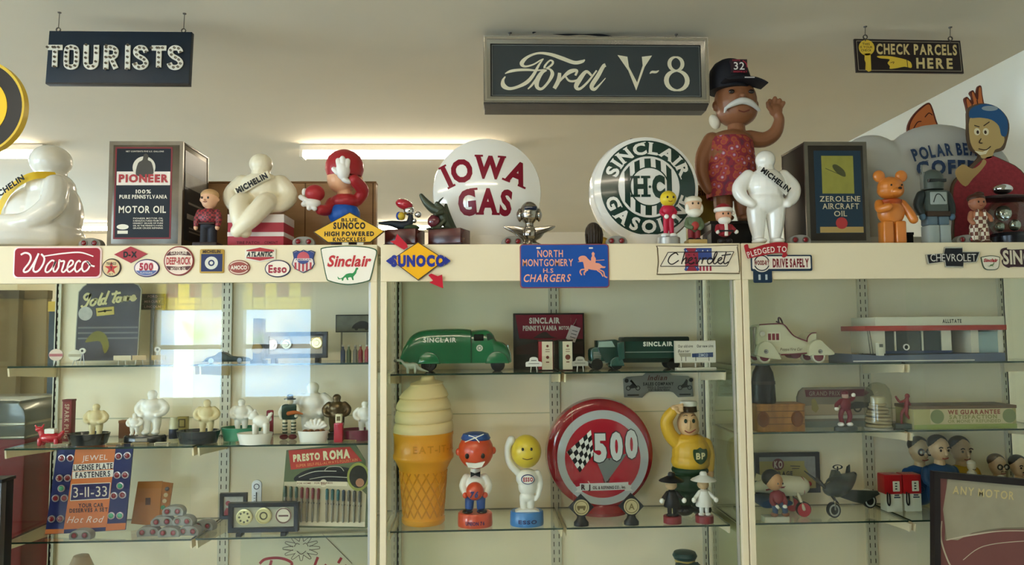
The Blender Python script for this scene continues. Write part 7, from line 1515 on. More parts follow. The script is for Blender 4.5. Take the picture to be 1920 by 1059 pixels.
for x, m, rm_, lab in ((1261, M('17171a', .35), M('17171a', .35), 'figurine in black coat and wide black hat on a red base'), (1321, M('dcdad2', .35), M('dcdad2', .35), 'figurine in white coat and wide white hat on a red base')):
    t = T('hat_figurine', lab, 'figurine', x, 979, .152, z=Z); base_disc(t, x, 17, 966, 979, M('7c1824', .3, coat=.3))
    b = t.b(); b.la(x, [(4, 889), (8, 893), (22, 900), (24, 902), (20, 903), (0, 902)], n=30); b.la(x, [(7, 899), (7, 889), (5, 886), (0, 885)], n=20); b.end('hat', m); b = t.b(); b.la(x, [(7.4, 897), (7.4, 893)], n=20); b.end('hat_band', wht if x < 1300 else bk)
    b = t.b(); b.e(x-1, 910, 11, 9, .018); b.end('head', M('c9a77c', .4)); b = t.b(); b.la(x, [(8, 921), (11, 930), (16, 948), (15, 950), (0, 950)], n=24, q=.8); b.la(x, [(9, 922), (5, 918), (0, 917)], n=20, q=.8); b.end('coat', m)
    for s in (-1, 1): b = t.b(); b.tb([(x+s*8, 924, 0, 4), (x+s*16, 932, -.006, 3.6), (x+s*20, 936, -.012, 3)], smooth=3); b.end('sleeve', m); b = t.b(); b.e(x+s*21, 937, 4.5, 5, .008, -.014); b.end('hand', wht); b = t.b(); b.tb([(x+s*5, 948, 0, 4.5), (x+s*5, 962, 0, 4)]); b.e(x+s*6, 964, 6, 3, .012, -.006); b.end('leg', m)
t = T('cap_figure', 'dark-faced figure in a green peaked cap with yellow band on the lowest shelf', 'figurine', 1284, base_row(1284, .26, ZL), .26, z=ZL, xrow=1045)
b = t.b(); b.e(1285, 1062, 19, 22, .04); b.end('head', M('2c2622', .4)); b = t.b(); b.la(1284, [(19, 1053), (19, 1047), (21, 1046)], n=28); b.end('cap_band', M('b09a54', .4)); b = t.b(); b.la(1284, [(20, 1048), (23, 1042), (20, 1036), (10, 1034), (0, 1033.5)], n=28); b.pg(spline([(1264, 1050), (1284, 1052), (1304, 1050), (1300, 1056), (1284, 1058), (1268, 1056)], 3, True), -.06, -.03); b.end('cap', M('1c3c3a', .4)); b = t.b(); b.e(1284, t.cy-26, 22, 24, .04); b.tb([(1284, 1078, 0, 9), (1284, t.cy-30, 0, 14)]); b.end('body', M('1c3c3a', .5), rm=2)
# ------------------------------------------------------------------ right case, upper shelf
Z = R1
t = T('pedal_car', 'cream toy pedal car with maroon trim, steering wheel and louvres', 'toy car', 1480, 680, .23, z=Z)
cb = M('c9c5a8', .3, coat=.3); mr = M('6a2030', .35)
b = t.b(); b.pg(spline([(1414, 650), (1413, 625), (1416, 612), (1424, 608.5), (1440, 608), (1457, 608), (1465, 612), (1472, 621), (1480, 630), (1492, 636), (1506, 641), (1508, 650), (1505, 662), (1456, 664), (1440, 650)], 3, True), -.045, .045, bev=2); b.end('body', cb)
b = t.b(); b.st([(1416, 609), (1440, 607.6), (1457, 607.6), (1465, 611.5), (1472, 620.5), (1480, 629.5), (1492, 635.5), (1506, 640.5)], -.046, w=2.2, ex=.001); b.st([(1455, 664.5), (1480, 663.5), (1504, 662)], -.046, w=2.4, ex=.001); b.end('trim_line', mr, sm=False)
b = t.b(); b.pg(spline([(1506, 646), (1507, 633), (1514, 626), (1524, 624.5), (1524, 646)], 3), -.04, .04, bev=1.5); b.end('seat_back', cb); b = t.b(); b.st([(1505.5, 646), (1507, 634), (1514, 626), (1524, 624.5)], -.0415, w=2, ex=.001); b.end('seat_trim', mr, sm=False)
for pts in ([(1409, 660), (1413, 646), (1424, 639.5), (1436, 644), (1446, 658), (1453, 672), (1440, 672), (1411, 667)], [(1504, 664), (1506, 648), (1516, 639), (1528, 638.5), (1540, 650), (1553, 662), (1545, 666), (1506, 666)]):
    for d in (-.062, .03): b = t.b(); b.pg(spline(pts, 3, True), d, d+.03, bev=2); b.end('fender', cb)
for x, y in ((1422, 667), (1523, 668)):
    for d in (-.058, .036): b = t.b(); b.lay(x, y, [(12, d), (12, d+.016), (5, d+.016)], n=26); b.end('wheel', M('d2ceba', .4)); b = t.b(); b.lay(x, y, [(9, d-.001), (9, d+.004)], n=24); b.end('wheel_disc', mr); b = t.b(); b.lay(x+2, y-9, [(4, -.063), (4, -.067), (1, -.069)], n=16); b.end('hub', chrome)
b = t.b(); b.lay(1487, 661, [(11, -.03), (11, .03)], n=26); b.end('pedal_housing', mr); b = t.b(); b.rr(1430, 622.5, 1455, 640, 1, -.0462, -.044); b.end('louvre_plate', M('d8d4be', .4)); b = t.b(); [b.bx(1432+i*7.5, 625.5, 1437.4+i*7.5, 637.5, -.0472, -.046) for i in range(3)]; b.end('louvre_slat', M('7c1c2c', .4))
b = t.b(); b.tx('Poppa/fire Car', 1475, 654.5, 41, 5, -.0462, slant=.3); b.end('lettering', M('6a5a48', .5), sm=False)
b = t.b()
q = []
for i in range(25):
    a = 2*PI*i/24; q.append((1466.5+(10*math.cos(a)*.62-10.5*math.sin(a)*.0)+math.sin(a)*5.5*.6, 607+11.5*math.sin(a), .014*math.cos(a), 1.5))
b.tb(q, n=8, cap=False); b.tb([(1458, 603, 0, 1.2), (1475, 612, 0, 1.2)], n=6); b.tb([(1466, 607, 0, 1.4), (1460, 620, 0, 1.4)], n=6); b.end('steering_wheel', M('3a1420', .35)); b = t.b(); b.rr(1406, 612, 1415, 662, 3, -.03, .03, 1.5); b.lay(1421, 626, [(5, -.05), (5, -.044), (3, -.044)], n=16); b.end('grille', M('b9b6aa', .2, metal=.8))
t = T('toy_service_station', 'toy service station with white and red fascia, glass front and pillars', 'toy building', 1745, 683, .19, z=Z)
wp = M('cfcdb8', .45)
b = t.b(); b.pg([(1596, 668), (1650, 671), (1890, 668), (1890, 683), (1596, 683)], 0, .19); b.end('platform', M('5c6478', .4)); b = t.b(); b.bx(1597, 680, 1830, 682, -.001, 0); b.end('kerb_line', wht)
b = t.b(); b.bx(1645, 599, 1896, 617, .01, .19, .8); b.end('roof_fascia', wp); b = t.b(); b.bx(1623, 615.5, 1897, 625, .004, .19, .6); b.end('red_band', M('a83c34', .4)); b = t.b(); b.tx('ALLSTATE', 1793, 607.5, 37, 6.5, .0092, bold=.05); b.end('lettering', M('3a3830', .5), sm=False)
b = t.b(); b.bx(1660, 625, 1890, 668, .17, .185); b.end('rear_wall', M('a9a88f', .5))
for xa, xb in ((1640, 1668), (1778, 1797), (1835, 1850), (1889, 1898)): b = t.b(); b.bx(xa, 625, xb, 668, .03, .18); b.end('pillar', wp)
b = t.b(); b.bx(1668, 626, 1779, 666, .034, .036); b.end('shop_window', thin_glass('toy_glass', 'a9bcc0', 1.5)); b = t.b(); b.bx(1850, 628, 1889, 668, .034, .036); b.end('garage_door', M('8fa6a4', .2)); b = t.b(); [b.bx(x, 626, x+2.5, 667, .03, .037) for x in (1687, 1740)]; b.end('mullion', wp); b = t.b(); b.bx(1668, 663, 1798, 668, .028, .036); b.end('blue_plinth', M('2c3c5c', .4)); b = t.b(); b.tb([(1636, 626, .02, 1), (1641, 668, .02, 1)], n=6); b.tb([(1632, 626, .02, 1), (1636, 668, .02, 1)], n=6); b.end('canopy_post', M('6a685a', .4))
b = t.b(); b.rg(1708, 656, 4, 6, .026, .03, n=24); b.end('tyre_display', wht)
t = T('toy_pump', 'tiny white toy fuel pump under the toy service station canopy', 'toy', 1650, 671, .178, z=Z+12*t.k); b = t.b(); b.rr(1645, 646, 1656, 671, 1.5, -.009, .009, .5); b.end('body', wp); b = t.b(); b.bx(1647, 649, 1654, 655, -.01, -.009); b.end('dial', M('6a6c64', .4))

# ------------------------------------------------------------------ right case, middle shelf
Z = R2
t = T('wooden_crate', 'brown wooden crate with carved round ends at the post end of the middle shelf', 'crate', 1462, 809, .155, z=Z)
cw = wood('crate_wood', '7a4f1c', 'a06c2a', 7, .5, (6, 1, 1))
b = t.b(); b.bx(1420, 760, 1511, 809, 0, .085, 1); b.end('body', cw); b = t.b(); [b.bx(1421, 770+i*12, 1510, 771+i*12, -.001, .001) for i in range(3)]; b.end('board_seam', M('4a3014', .6))
for x in (1431, 1496): b = t.b(); b.lay(x, 785, [(11, 0), (11, -.004), (8, -.005), (6, -.002), (0, -.002)], n=30, q=1.35); b.end('carved_disc', M('6a3c1a', .5))
b = t.b(); b.bx(1419, 757, 1512, 762, -.003, .088, .8); b.end('lid', cw)
t = T('black_bottle', 'tall black oil bottle shape standing on the wooden crate', 'bottle', 1432, 757, .198, z=Z+52*t.k); b = t.b(); b.la(1432, [(22, 757), (23, 752), (21, 712), (19, 700), (14, 690), (12, 684), (0, 684)], n=28, q=.8); b.end('body', M('1c1716', .3)); b = t.b(); b.la(1432, [(22.6, 722), (22.3, 716)], n=28, q=.8); b.end('band', M('3a302c', .4))
t = T('race_tin', 'arched picture tin of an early motor race in grey and maroon', 'tin', 1568, 801, .262, z=Z)
o1 = [(1497, 790), (1496, 745), (1500, 734), (1508, 727), (1630, 727), (1640, 734), (1645, 748), (1645, 790)]
b = t.b(); b.pg(o1, 0, .012, bev=.8); b.end('panel', M('7c7468', .5, var=.3, scale=14)); b = t.b(); b.pg([(1510, 731), (1624, 731), (1634, 738), (1622, 744), (1560, 745), (1512, 744)], -.0008, -.0008); b.end('maroon_banner', M('5c2a34', .5), sm=False); b = t.b(); b.tx('GRAND PRIX', 1548, 738, 60, 8, -.0014, bold=.02); b.end('lettering', M('8f8578', .5), sm=False); b = t.b(); b.pg([(1500, 762), (1540, 758), (1600, 760), (1640, 764), (1640, 778), (1500, 778)], -.0008, -.0008); b.end('road_print', M('a89880', .5), sm=False)
b = t.b(); b.rg(1610, 766, 5, 8, -.0014, -.0006, n=20); b.rg(1634, 764, 4, 6.5, -.0014, -.0006, n=20); b.pg([(1592, 760), (1606, 754), (1636, 756), (1642, 764), (1596, 768)], -.0012, -.0012); b.end('car_print', M('45443e', .5), sm=False); b = t.b(); b.pg([(1522, 750), (1528, 747), (1532, 754), (1536, 766), (1530, 774), (1522, 768)], -.0012, -.0012); b.end('runner_print', M('8f8450', .5), sm=False); b = t.b(); b.bx(1497, 779, 1645, 785, -.003, .02); b.end('white_rail', M('b9b5a4', .4)); b = t.b(); b.bx(1497, 785, 1645, 801, .001, .016); b.end('grey_base', M('7a8078', .4))
t = T('racer_figurine', 'small figurine in maroon overalls with white shoes on a dark oval base', 'figurine', 1586, 806, .165, z=Z)
mo = M('6c1c2c', .4)
b = t.b(); b.la(1586, [(22, 806), (22, 800), (20, 798), (0, 798)], n=28, q=.5); b.end('base', M('3c4240', .4)); b = t.b(); b.e(1587, 757, 10, 13, .018); b.tb([(1580, 768, 0, 5), (1577, 780, 0, 4.5), (1580, 792, 0, 4)], smooth=3); b.tb([(1592, 768, 0, 5), (1595, 780, 0, 4.5), (1591, 792, 0, 4)], smooth=3); b.tb([(1579, 750, 0, 4), (1570, 758, 0, 4), (1569, 764, -.004, 3)], smooth=3); b.tb([(1595, 750, 0, 4), (1602, 746, 0, 4), (1602, 741, -.004, 3)], smooth=3); b.end('overalls', mo, rm=.9); b = t.b(); b.e(1587, 741, 6, 7, .012); b.end('head', M('c3a090', .4)); b = t.b(); b.la(1586, [(7, 738), (6, 733), (0, 731)], n=18); b.end('helmet', mo)
for x, y in ((1569, 765), (1602, 740)): b = t.b(); b.e(x, y, 4, 4, .007, -.004); b.end('glove', wht)
for x in (1576, 1593): b = t.b(); b.e(x, 794, 6, 4, .012, -.004); b.end('shoe', wht)
t = T('glass_dome', 'glass dome over a stack of pale coiled rings', 'dome', 1648, 808, .19, z=Z); b = t.b(); b.la(1648, [(24, 808), (24, 745), (21, 732), (14, 724), (5, 721), (0, 720.5)], n=36); b.end('dome', thin_glass('dome_glass', 'f0f2ec', 1.4)); b = t.b(); b.la(1648, [(25, 808), (25, 804)], n=30); b.end('base_rim', M('8f8c7c', .4))
for i in range(7): r = 20-(0 if i < 3 else (i-2)*1.8); b = t.b(); q = [(1648+r*math.cos(2*PI*j/20), 801-i*6.5+(i % 2)*1.5*math.cos(2*PI*j/20), r*t.k*math.sin(2*PI*j/20), 2.9) for j in range(21)]; b.tb(q, n=8, cap=False); b.end('ring', M('b5a282', .5))
b = t.b(); b.la(1648, [(13, 762), (13, 748), (10, 746), (0, 746)], n=20); b.end('spool', M('c9bda0', .5))
t = T('running_figurine', 'flat red metal running figure on a dark strip base', 'figurine', 1694, 806, .2, z=Z); b = t.b(); b.bx(1674, 797, 1706, 806, -.018, .02, .6); b.end('base', M('4a5450', .4)); b = t.b()
rmm = M('8a3a3e', .45)
b.e(1704, 746, 4.5, 5, .008); b.tb([(1703, 752, 0, 4), (1701, 768, 0, 4)]); b.tb([(1701, 753, 0, 2.6), (1690, 757, 0, 2.4), (1682, 747, 0, 2)], smooth=3); b.tb([(1704, 754, 0, 2.6), (1709, 764, 0, 2.2)]); b.tb([(1701, 768, 0, 3.4), (1693, 776, 0, 3), (1691, 788, 0, 2.4), (1691, 798, 0, 2)], smooth=3); b.tb([(1702, 768, 0, 3.4), (1701, 780, 0, 3), (1707, 788, 0, 2.4)], smooth=3); b.end('body', rmm, rm=.6, it=2); b = t.b(); b.e(1692, 798, 4, 2, .006, -.002); b.end('shoe', rmm)
t = T('lettered_box', 'long yellowed box with lettered front panel and round green seals', 'box', 1808, 807, .17, z=Z); b = t.b(); b.bx(1712, 768, 1910, 807, 0, .12, .8); b.end('body', M('a89f6a', .55, var=.12, scale=14)); b = t.b(); b.bx(1744, 770, 1902, 798, -.0008, .0004); b.end('front_panel', M('c3b68c', .5)); b = t.b(); [b.dc(x, 784, 13, -.0016, -.0008, n=28) for x in (1757, 1896)]; b.end('seal', M('7c8458', .5)); b = t.b(); b.tx('WE GUARANTEE', 1828, 776, 101, 7.5, -.0014, bold=.05); b.end('lettering', M('8a4a34', .5), sm=False); b = t.b(); b.tx('SATISFACTION', 1826, 785, 92, 7, -.0014, bold=.04); b.tx('OR MONEY REFUNDED', 1828, 793, 102, 5.5, -.0014, bold=.02); b.end('small_lettering', M('8f8a54', .5), sm=False); b = t.b(); b.bx(1711, 764, 1911, 770, -.002, .122, .6); b.end('lid', M('6a5440', .5)); b = t.b(); b.bx(1712, 799, 1910, 807, -.001, 0); b.end('base_band', M('8f9a50', .5))

# ------------------------------------------------------------------ right case, lower shelf
Z = R3
t = T('garage_sign', 'dark framed garage sign print with yellow ground behind the toy aeroplanes', 'picture', 1480, 950, .385, z=Z); b = t.b(); b.frame(1418, 850, 1541, 925, 8, 0, .014, .003); b.end('frame', M('25222a', .35)); b = t.b(); b.bx(1424, 857, 1535, 919, .004, .008); b.end('print', M('a8975a', .45)); b = t.b(); b.bx(1425, 858, 1535, 866, .0034, .004); b.end('grey_sky', M('8f9090', .5)); b = t.b(); b.dc(1462, 872, 11, .0028, .004, n=28); b.end('red_roundel', M('6c2c34', .4)); b = t.b(); b.tx('KO', 1462, 872, 16, 12, .0022, bold=.05); b.end('roundel_lettering', M('d0c4b4', .4), sm=False); b = t.b(); b.tx('GARAGE', 1467, 889, 44, 8, .003, bold=.05); b.st([(1485, 875), (1504, 876)], .003, w=1.6, sm=1); b.st([(1488, 880), (1502, 880)], .003, w=1.4, sm=1); b.end('lettering', M('2c2a28', .5), sm=False); b = t.b(); b.pg(spline([(1512, 874), (1514, 862), (1524, 858), (1534, 862), (1534, 896), (1522, 892), (1516, 882)], 3, True), .003, .003); b.end('face_print', M('8f8c8c', .5, var=.4, scale=60), sm=False); b = t.b(); b.bx(1470, 925, 1490, 950, .004, .03); b.end('stand', M('25222a', .4))
t = T('toy_plane', 'cream toy aeroplane with red nose and red-hubbed wheels', 'toy aeroplane', 1470, 967, .28, z=Z); b = t.b(); b.tb([(1418, 918, 0, 9), (1440, 914, 0, 15), (1470, 915, 0, 19), (1494, 916, 0, 18), (1503, 916, 0, 17)], n=24, smooth=3); b.end('fuselage', M('cfc9ae', .3, coat=.3)); b = t.b(); b.tb([(1502, 916, 0, 17), (1508, 914, 0, 15), (1520, 913, 0, 5)], n=24); b.end('nose', M('a81c2a', .25, coat=.4)); b = t.b(); b.pg(spline([(1420, 936), (1440, 934), (1470, 936), (1470, 944), (1440, 948), (1418, 947)], 3, True), -.07, .05, bev=1); b.end('blue_wing', M('1f3c64', .35)); b = t.b(); b.pg([(1416, 905), (1420, 892), (1430, 896), (1440, 906)], -.003, .003); b.end('tail_fin', M('c3b894', .4)); b = t.b(); b.st([(1430, 919), (1450, 916), (1478, 913)], -.037, w=3); b.end('red_flash', M('7c2430', .4), sm=False)
for d, x in ((-.05, 1498), (.035, 1494)): b = t.b(); b.lay(x, 954, [(13.5, d), (13.5, d+.014), (7, d+.014)], n=30); b.end('wheel', M('2a2020', .5)); b = t.b(); b.lay(x, 955, [(12.5, d-.0015), (12.5, d+.004)], n=30); b.end('hub', M('b01c2c', .3, coat=.3)); b = t.b(); b.tb([(x-6, 928, d*.6, 3), (x-1, 953, d-.004, 3)], n=10); b.end('strut', M('cfc9ae', .4))
t = T('seated_doll', 'dark-haired doll in a red jacket sitting on a white block by the cream aeroplane', 'doll', 1452, 976, .17, z=Z); b = t.b(); b.bx(1430, 965, 1477, 976, -.02, .02, .8); b.end('block', M('c6c2ae', .5)); b = t.b(); b.e(1454, 902, 16, 17, .028); b.end('head', M('c39268', .4)); b = t.b(); b.e(1450, 896, 18, 16, .028, .008); b.end('hair', M('17120f', .5)); facebits(t, 1460, 904, 12, -.0275); b = t.b(); b.e(1459, 931, 12, 14, .02); b.tb([(1450, 926, 0, 5), (1446, 938, -.01, 4.5), (1452, 946, -.018, 4)], smooth=3); b.tb([(1468, 926, 0, 5), (1472, 938, -.01, 4.5), (1468, 946, -.018, 4)], smooth=3); b.end('jacket', M('7c2028', .45), rm=.9); b = t.b(); b.tb([(1453, 942, 0, 6), (1450, 950, -.02, 5.5), (1449, 958, -.024, 5)], smooth=3); b.tb([(1465, 942, 0, 6), (1468, 950, -.02, 5.5), (1468, 958, -.024, 5)], smooth=3); b.end('trousers', M('34486a', .5), rm=.9)
for x in (1448, 1469): b = t.b(); b.e(x, 960, 7, 4.5, .014, -.022); b.end('shoe', M('8a5a40', .5))
for x in (1453, 1468): b = t.b(); b.e(x, 947, 4.5, 4.5, .008, -.022); b.end('hand', wht)
t = T('toy_plane', 'dark grey metal toy aeroplane with propeller and white wheel fairing', 'toy aeroplane', 1575, 968, .25, z=Z); gm = M('3e423c', .35, metal=.4)
b = t.b(); b.tb([(1548, 916, -.04, 13), (1560, 914, -.03, 19), (1580, 912, 0, 19), (1605, 907, .04, 12), (1622, 902, .07, 6)], n=22, smooth=3); b.end('fuselage', gm); b = t.b(); b.tb([(1541, 917, -.046, 4), (1548, 916, -.04, 12)], n=18); b.end('spinner', M('9c9c94', .2, metal=.9))
b = t.b(); b.tb([(1500, 882, -.046, 1), (1520, 898, -.046, 2.6), (1541, 917, -.048, 2), (1556, 936, -.046, 2.6), (1562, 942, -.046, 1)], n=8); b.tb([(1525, 894, -.047, 1), (1541, 917, -.049, 2), (1548, 925, -.047, 1.5)], n=8); b.end('propeller', M('2a2a26', .35)); b = t.b(); b.rg(1548, 913, 6, 9, -.048, -.044, n=20, q=1.2); b.end('nose_ring', M('b5b5a8', .15, metal=1))
b = t.b(); b.pg([(1560, 918), (1640, 922), (1644, 928), (1610, 945), (1596, 942), (1562, 930)], -.035, -.028, bev=.6); b.pg([(1586, 902), (1622, 896), (1622, 903), (1590, 910)], .05, .056, bev=.6); b.end('wing', gm); b = t.b(); b.pg([(1604, 903), (1608, 886), (1613, 882), (1613, 904)], .06, .068); b.end('tail_fin', gm); b = t.b(); b.pg([(1559, 900), (1564, 886), (1573, 886), (1580, 900)], -.02, .01, bev=.8); b.end('cockpit', M('4a4e46', .3)); b = t.b(); b.rg(1571, 879, 7, 9.5, -.014, -.010, q=.45, n=22); b.tb([(1571, 886, -.012, 1.4), (1571, 879, -.012, 1.4)], n=6); b.end('steering_wheel', M('1c1e1c', .4))
for x, y, d in ((1553, 954, -.05), (1634, 944, .0)): b = t.b(); b.lay(x, y, [(12, d), (12, d+.016), (5, d+.016)], n=26, q=1.15); b.end('wheel', M('191a18', .5)); b = t.b(); b.rg(x, y, 7, 9.5, d-.001, d+.001, q=1.15, n=26); b.end('whitewall', M('a9aaa0', .4))
b = t.b(); b.tb([(1556, 926, -.04, 2), (1554, 952, -.052, 2)], n=8); b.tb([(1590, 926, -.02, 2.4), (1632, 930, -.004, 3)], n=8); b.end('strut', M('8f9088', .2, metal=.9)); b = t.b(); b.e(1626, 927, 10, 6, .012, -.004); b.end('fairing', M('cdccc2', .3))
def bigpump(x, lab):
    t = T('toy_fuel_pump', lab, 'toy fuel pump', x, 958, .27, z=Z, group='red and white toy fuel pumps'); b = t.b(); b.rr(x-17, 889, x+17, 925, 2, 0, .05, 1); b.end('red_top', M('a3161c', .3, coat=.3)); b = t.b(); b.rr(x-13, 925, x+17, 958, 1.5, .002, .048, .8); b.end('white_body', M('cfcfba', .35)); b = t.b(); b.rr(x-1, 901, x+12, 920, 1, -.001, .001); b.end('dial_plate', M('cfcbb4', .4)); b = t.b(); [b.bx(x+3, 904+i*5, x+7, 906.4+i*5, -.0016, -.001) for i in range(3)]; b.end('dial_digit', M('3a3a34', .5)); b = t.b(); b.bx(x+2, 926, x+11, 928.5, .001, .003); b.bx(x+1, 930, x+13, 932.5, .001, .003); b.end('name_print', M('3a4250', .5)); b = t.b(); b.tb([(x-13, 922, -.004, 1.4), (x-14, 938, -.006, 1.4), (x-11, 945, -.006, 1.4), (x-9, 938, -.006, 1.4), (x-9, 924, -.004, 1.4)], n=7, smooth=4); b.end('hose', M('1e201c', .4)); return t
bigpump(1677, 'red and white toy fuel pump nearest the grey aeroplane'); bigpump(1713, 'red and white toy fuel pump overlapped by the blue-shirted bust')
def bust(cx, hy, r, shirt, hair, lab, y, glasses=False, moust=False, base=None, sw=None):
    base = base or base_row(cx, y, Z)
    t = T('character_bust', lab, 'bust', cx, base, y, z=Z); k = t.k; sw = sw or r*1.5
    b = t.b(); b.e(cx, hy, r*.86, r*1.1, r*.9*k); b.e(cx, hy+r*.55, r*.66, r*.6, r*.75*k); b.tb([(cx, hy+r*.9, 0, r*.42), (cx, hy+r*1.5, 0, r*.5)]); b.e(cx-r*.86, hy+r*.1, r*.14, r*.25, r*.14*k); b.e(cx+r*.86, hy+r*.1, r*.14, r*.25, r*.14*k); b.end('head', M('bfa07a', .4), rm=r*.06, it=3)
    b = t.b(); b.e(cx, hy-r*.42, r*.9, r*.8, r*.86*k, r*.2*k); b.end('hair', M(hair, .45)); b = t.b(); b.tb([(cx, hy+r*.05, -r*.9*k, r*.1), (cx+r*.03, hy+r*.4, -r*1.02*k, r*.15)]); b.end('nose', M('bfa07a', .4))
    for s in (-1, 1):
        b = t.b(); b.e(cx+s*r*.36, hy+r*.1, r*.11, r*.12, r*.05*k, -r*.86*k); b.end('eye', M('e0dccb', .3) if glasses else M('201814', .3)); b = t.b(); b.st([(cx+s*r*.18, hy-r*.12), (cx+s*r*.38, hy-r*.2), (cx+s*r*.58, hy-r*.1)], -r*.93*k, w=r*.11); b.end('eyebrow', M(hair, .5), sm=False)
    if glasses:
        for s in (-1, 1): b = t.b(); b.rg(cx+s*r*.37, hy+r*.1, r*.2, r*.31, -r*1.0*k, -r*.9*k, n=24); b.end('spectacle_rim', bk)
        b = t.b(); b.tb([(cx-r*.08, hy+r*.08, -r*.98*k, r*.06), (cx+r*.08, hy+r*.08, -r*.98*k, r*.06)], n=6); b.end('bridge', bk)
    if moust: b = t.b(); b.st([(cx-r*.3, hy+r*.6), (cx, hy+r*.52), (cx+r*.3, hy+r*.6)], -r*.96*k, w=r*.13); b.end('moustache', M(hair, .5), sm=False)
    b = t.b(); b.st([(cx-r*.28, hy+r*.78), (cx, hy+r*.84), (cx+r*.3, hy+r*.74)], -r*.9*k, w=r*.1); b.end('mouth', M('8a4038', .4), sm=False)
    b = t.b(); b.e(cx, hy+r*2.1, sw, r*.75, r*.85*k); b.e(cx, (hy+r*2.1+base)/2, sw*.85, (base-hy-r*2.1)/2, r*.8*k); b.tb([(cx-sw*.85, hy+r*2, 0, r*.4), (cx-sw*.95, hy+r*2.9, -.01, r*.36), (cx-sw*.3, hy+r*3.4, -r*.8*k, r*.3)], smooth=3); b.tb([(cx+sw*.85, hy+r*2, 0, r*.4), (cx+sw*.95, hy+r*2.9, -.01, r*.36), (cx+sw*.3, hy+r*3.4, -r*.8*k, r*.3)], smooth=3); b.end('shirt', M(shirt, .4), rm=r*.07, it=3)
    return t
bust(1728, 844, 20.5, '1c4a7c', '1a1512', 'bust of a man in a blue shirt with round black spectacles', .365, True)
bust(1766, 841, 20.5, '173a5e', '17120f', 'bust of a dark-haired man in a navy shirt with raised brows', .265)
tp = bust(1806, 843, 20.5, 'b08a1e', '2a1c12', 'bust of a heavy-browed man in a mustard shirt', .365); b = tp.b(); b.tx('P', 1806, 888, 6, 7, -.040, bold=.05); b.end('shirt_lettering', M('2c2a1c', .5), sm=False)
bust(1874, 872, 17, '8f7a54', '5a4630', 'smaller bust of a balding man with round black spectacles', .33, True, True, sw=14)
bust(1914, 874, 17, '6a5a44', '1c1714', 'bust of a moustached man at the far end of the lower shelf', .33, False, True, sw=14)
for i, (x, y0) in enumerate(((1826, 872), (1822, 893), (1850, 892), (1881, 893))):
    t = T('small_bust', ['tiny pale bottle-shaped head beside the mustard-shirted bust', 'tiny pale head just over the poster frame, beneath the mustard-shirted bust', 'tiny dark-haired head just over the poster frame', 'tiny pale head just over the poster frame, below the spectacled balding bust'][i], 'figurine', x, 962, .26 if i == 0 else .195, z=Z); b = t.b(); b.e(x, y0+6, 8, 10, .014); b.end('head', M('cdbfa2', .4)); b = t.b(); b.e(x, y0+1, 8.2, 6, .0145, .002); b.end('hair', M('c9c0aa' if i in (0, 1, 3) else '2a201a', .5)); b = t.b(); b.la(x, [(9, 962), (11, 930), (8, y0+18), (4, y0+13), (0, y0+13)], n=20); b.end('body', M(['b5ad98', '8f8a70', '3a4a5a', 'a08a5c'][i], .45)); b = t.b(); b.st([(x-3, y0+11), (x, y0+12), (x+3, y0+11)], -.0145, w=1.4); b.end('mouth', M('4a3028', .4), sm=False)

# ------------------------------------------------------------------ outside the cases
t = T('framed_poster', 'large dark framed poster of a red motor car leaning against the case', 'poster', 1840, base_row(1840, -.19), -.19, z=0.0, xrow=950)
fm = M('1d1414', .45)
TL, TR, BLp, BR = (1746, 890), (2190, 934), (1715, t.cy), (2165, t.cy)
b = t.b()
def edge(a, c, w0): b.pg([a, c, (c[0]+w0[1][0], c[1]+w0[1][1]), (a[0]+w0[0][0], a[1]+w0[0][1])], -.012, .012)
edge(TL, TR, ((10, 13), (-10, 13))); edge(BLp, TL, ((14, 0), (11, 13))); edge(TR, BR, ((-10, 13), (-12, 0))); b.end('frame', fm)
b = t.b(); b.pg([(1754, 900), (2180, 940), (2160, t.cy-2), (1724, t.cy-2)], 0, .008); b.end('print', M('7c6f5a', .5, var=.15, scale=8))
b = t.b(); b.pg(spline([(1776, 906), (1860, 914), (1960, 926), (2020, 960), (2020, 1010), (1960, 1002), (1880, 1000), (1820, 1008), (1768, 1020)], 2, True), -.001, -.001); b.end('window_print', M('9c937a', .5, var=.2, scale=12), sm=False)
b = t.b(); b.pg([(1756, 902), (1774, 904), (1764, 1022), (1820, 1010), (1880, 1003), (1960, 1005), (2020, 1014), (2020, 1200), (1736, 1200), (1743, 1012)], -.0007, -.0007); b.end('car_print', M('7a4a44', .5, var=.12, scale=9), sm=False)
b = t.b(); b.st([(1767, 1021, 2), (1820, 1012, 3), (1880, 1006, 2), (1960, 1008, 2)], -.0014); b.st([(1760, 985, 2), (1757, 1020, 3), (1768, 1059, 3), (1780, 1080, 3)], -.0014); b.st([(1798, 1059, 1.5), (1840, 1034, 1.5), (1920, 1026, 1.5), (1990, 1030, 1.5)], -.0014); b.pg([(1750, 903), (1756, 902), (1752, 1008), (1743, 1010)], -.0014, -.0014); b.end('highlight_print', M('c3b49a', .5), sm=False)
b = t.b(); b.tx('ANY MOTOR', 1845, 933, 122, 15, -.0016, bold=.02, serif=.05, rot=6.5, gap=.16); b.end('lettering', M('c6b27c', .5), sm=False)
t = T('vending_machine', 'red vending machine with rounded grey top beside the pale case', 'vending machine', -20, base_row(-20, .36), .36, z=0.0, xrow=900)
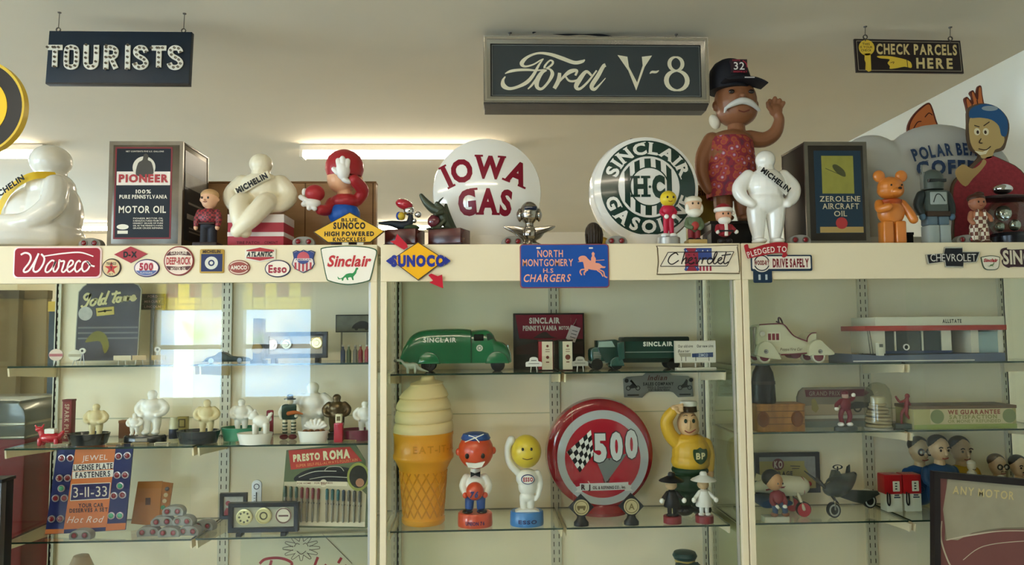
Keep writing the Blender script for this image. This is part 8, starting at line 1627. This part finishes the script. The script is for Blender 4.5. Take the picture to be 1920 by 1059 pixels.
b = t.b(); b.rr(-150, 830, 44, t.cy, 4, 0, .3, 3); b.end('red_body', M('680812', .35, coat=.0, var=.08, scale=5)); b = t.b(); b.pg(spline([(-150, 832), (-150, 770), (-130, 757), (20, 757), (32, 764), (42, 778), (45, 800), (44, 832)], 3), -.004, .3, bev=2); b.end('rounded_top', M('4a4c44', .25, coat=.4)); b = t.b(); b.bx(-150, 800, 45, 806, -.008, .3, .6); b.bx(-150, 826, 45, 830, -.008, .3, .6); b.end('chrome_band', M('8f8a7c', .25, metal=.8))
t = T('black_cabinet', 'black panel cabinet in front of the red vending machine', 'cabinet', -60, base_row(-60, -.12), -.12, z=0.0, xrow=980)
b = t.b(); b.bx(-200, 915, 1, t.cy, 0, .06, 1.5); b.end('body', M('0d0e0f', .6)); b = t.b(); b.bx(-1, 918, 2, t.cy, -.004, .02, .6); b.end('edge_strip', M('4c4a48', .4, metal=.4)); b = t.b(); b.bx(-202, 911, 3, 917, -.005, .065, .8); b.end('top', M('121315', .5))
# seen through the end pane
def backitem(name, label, cat, x0, x1, y, ytop, m, extra=None, dep=.05, zt0=0.0):
    X0, X1 = P(x0, 700, y).x, P(x1, 700, y).x; z1 = P((x0+x1)/2, ytop, y).z
    o = wempty(name, ((X0+X1)/2, y, zt0), label, cat); wobj('body', [(X0, X1, y, y+dep, zt0, z1)], m, o, bev=.003)
    if extra: wobj(extra[0], [(X0-.004, X1+.004, y-.004, y+dep, z1-extra[1], z1+.003)], extra[2], o)
    return o, X0, X1, z1
backitem('brown_curtain', 'brown hanging curtain panel far beyond the end pane', 'curtain', -40, 30, 2.2, 545, M('7a6a4c', .8, var=.15, scale=10), ('rail', .05, M('4a4030', .5)))
backitem('wooden_door', 'tan wooden door beyond the end pane', 'door panel', 36, 84, 2.3, 545, M('8f7c58', .6, var=.12, scale=8), ('lintel', .05, M('6a5a3c', .6)))
backitem('dark_post', 'dark blue-grey post with a yellow cap beyond the end pane', 'post', 88, 106, 1.9, 566, M('2c3a44', .4), ('yellow_cap', .055, M('d8b43c', .4)))
backitem('cardboard_carton', 'tall tan cardboard carton beyond the end pane', 'carton', 58, 112, .75, 872, M('b0905c', .7, var=.06, scale=12), ('flap', .03, M('9c7c4c', .7)), .3)
backitem('white_table', 'white draped table beyond the end pane', 'table', 30, 112, 1.25, 770, M('d6d4c8', .7), ('top', .04, M('e0ded4', .6)), .4)
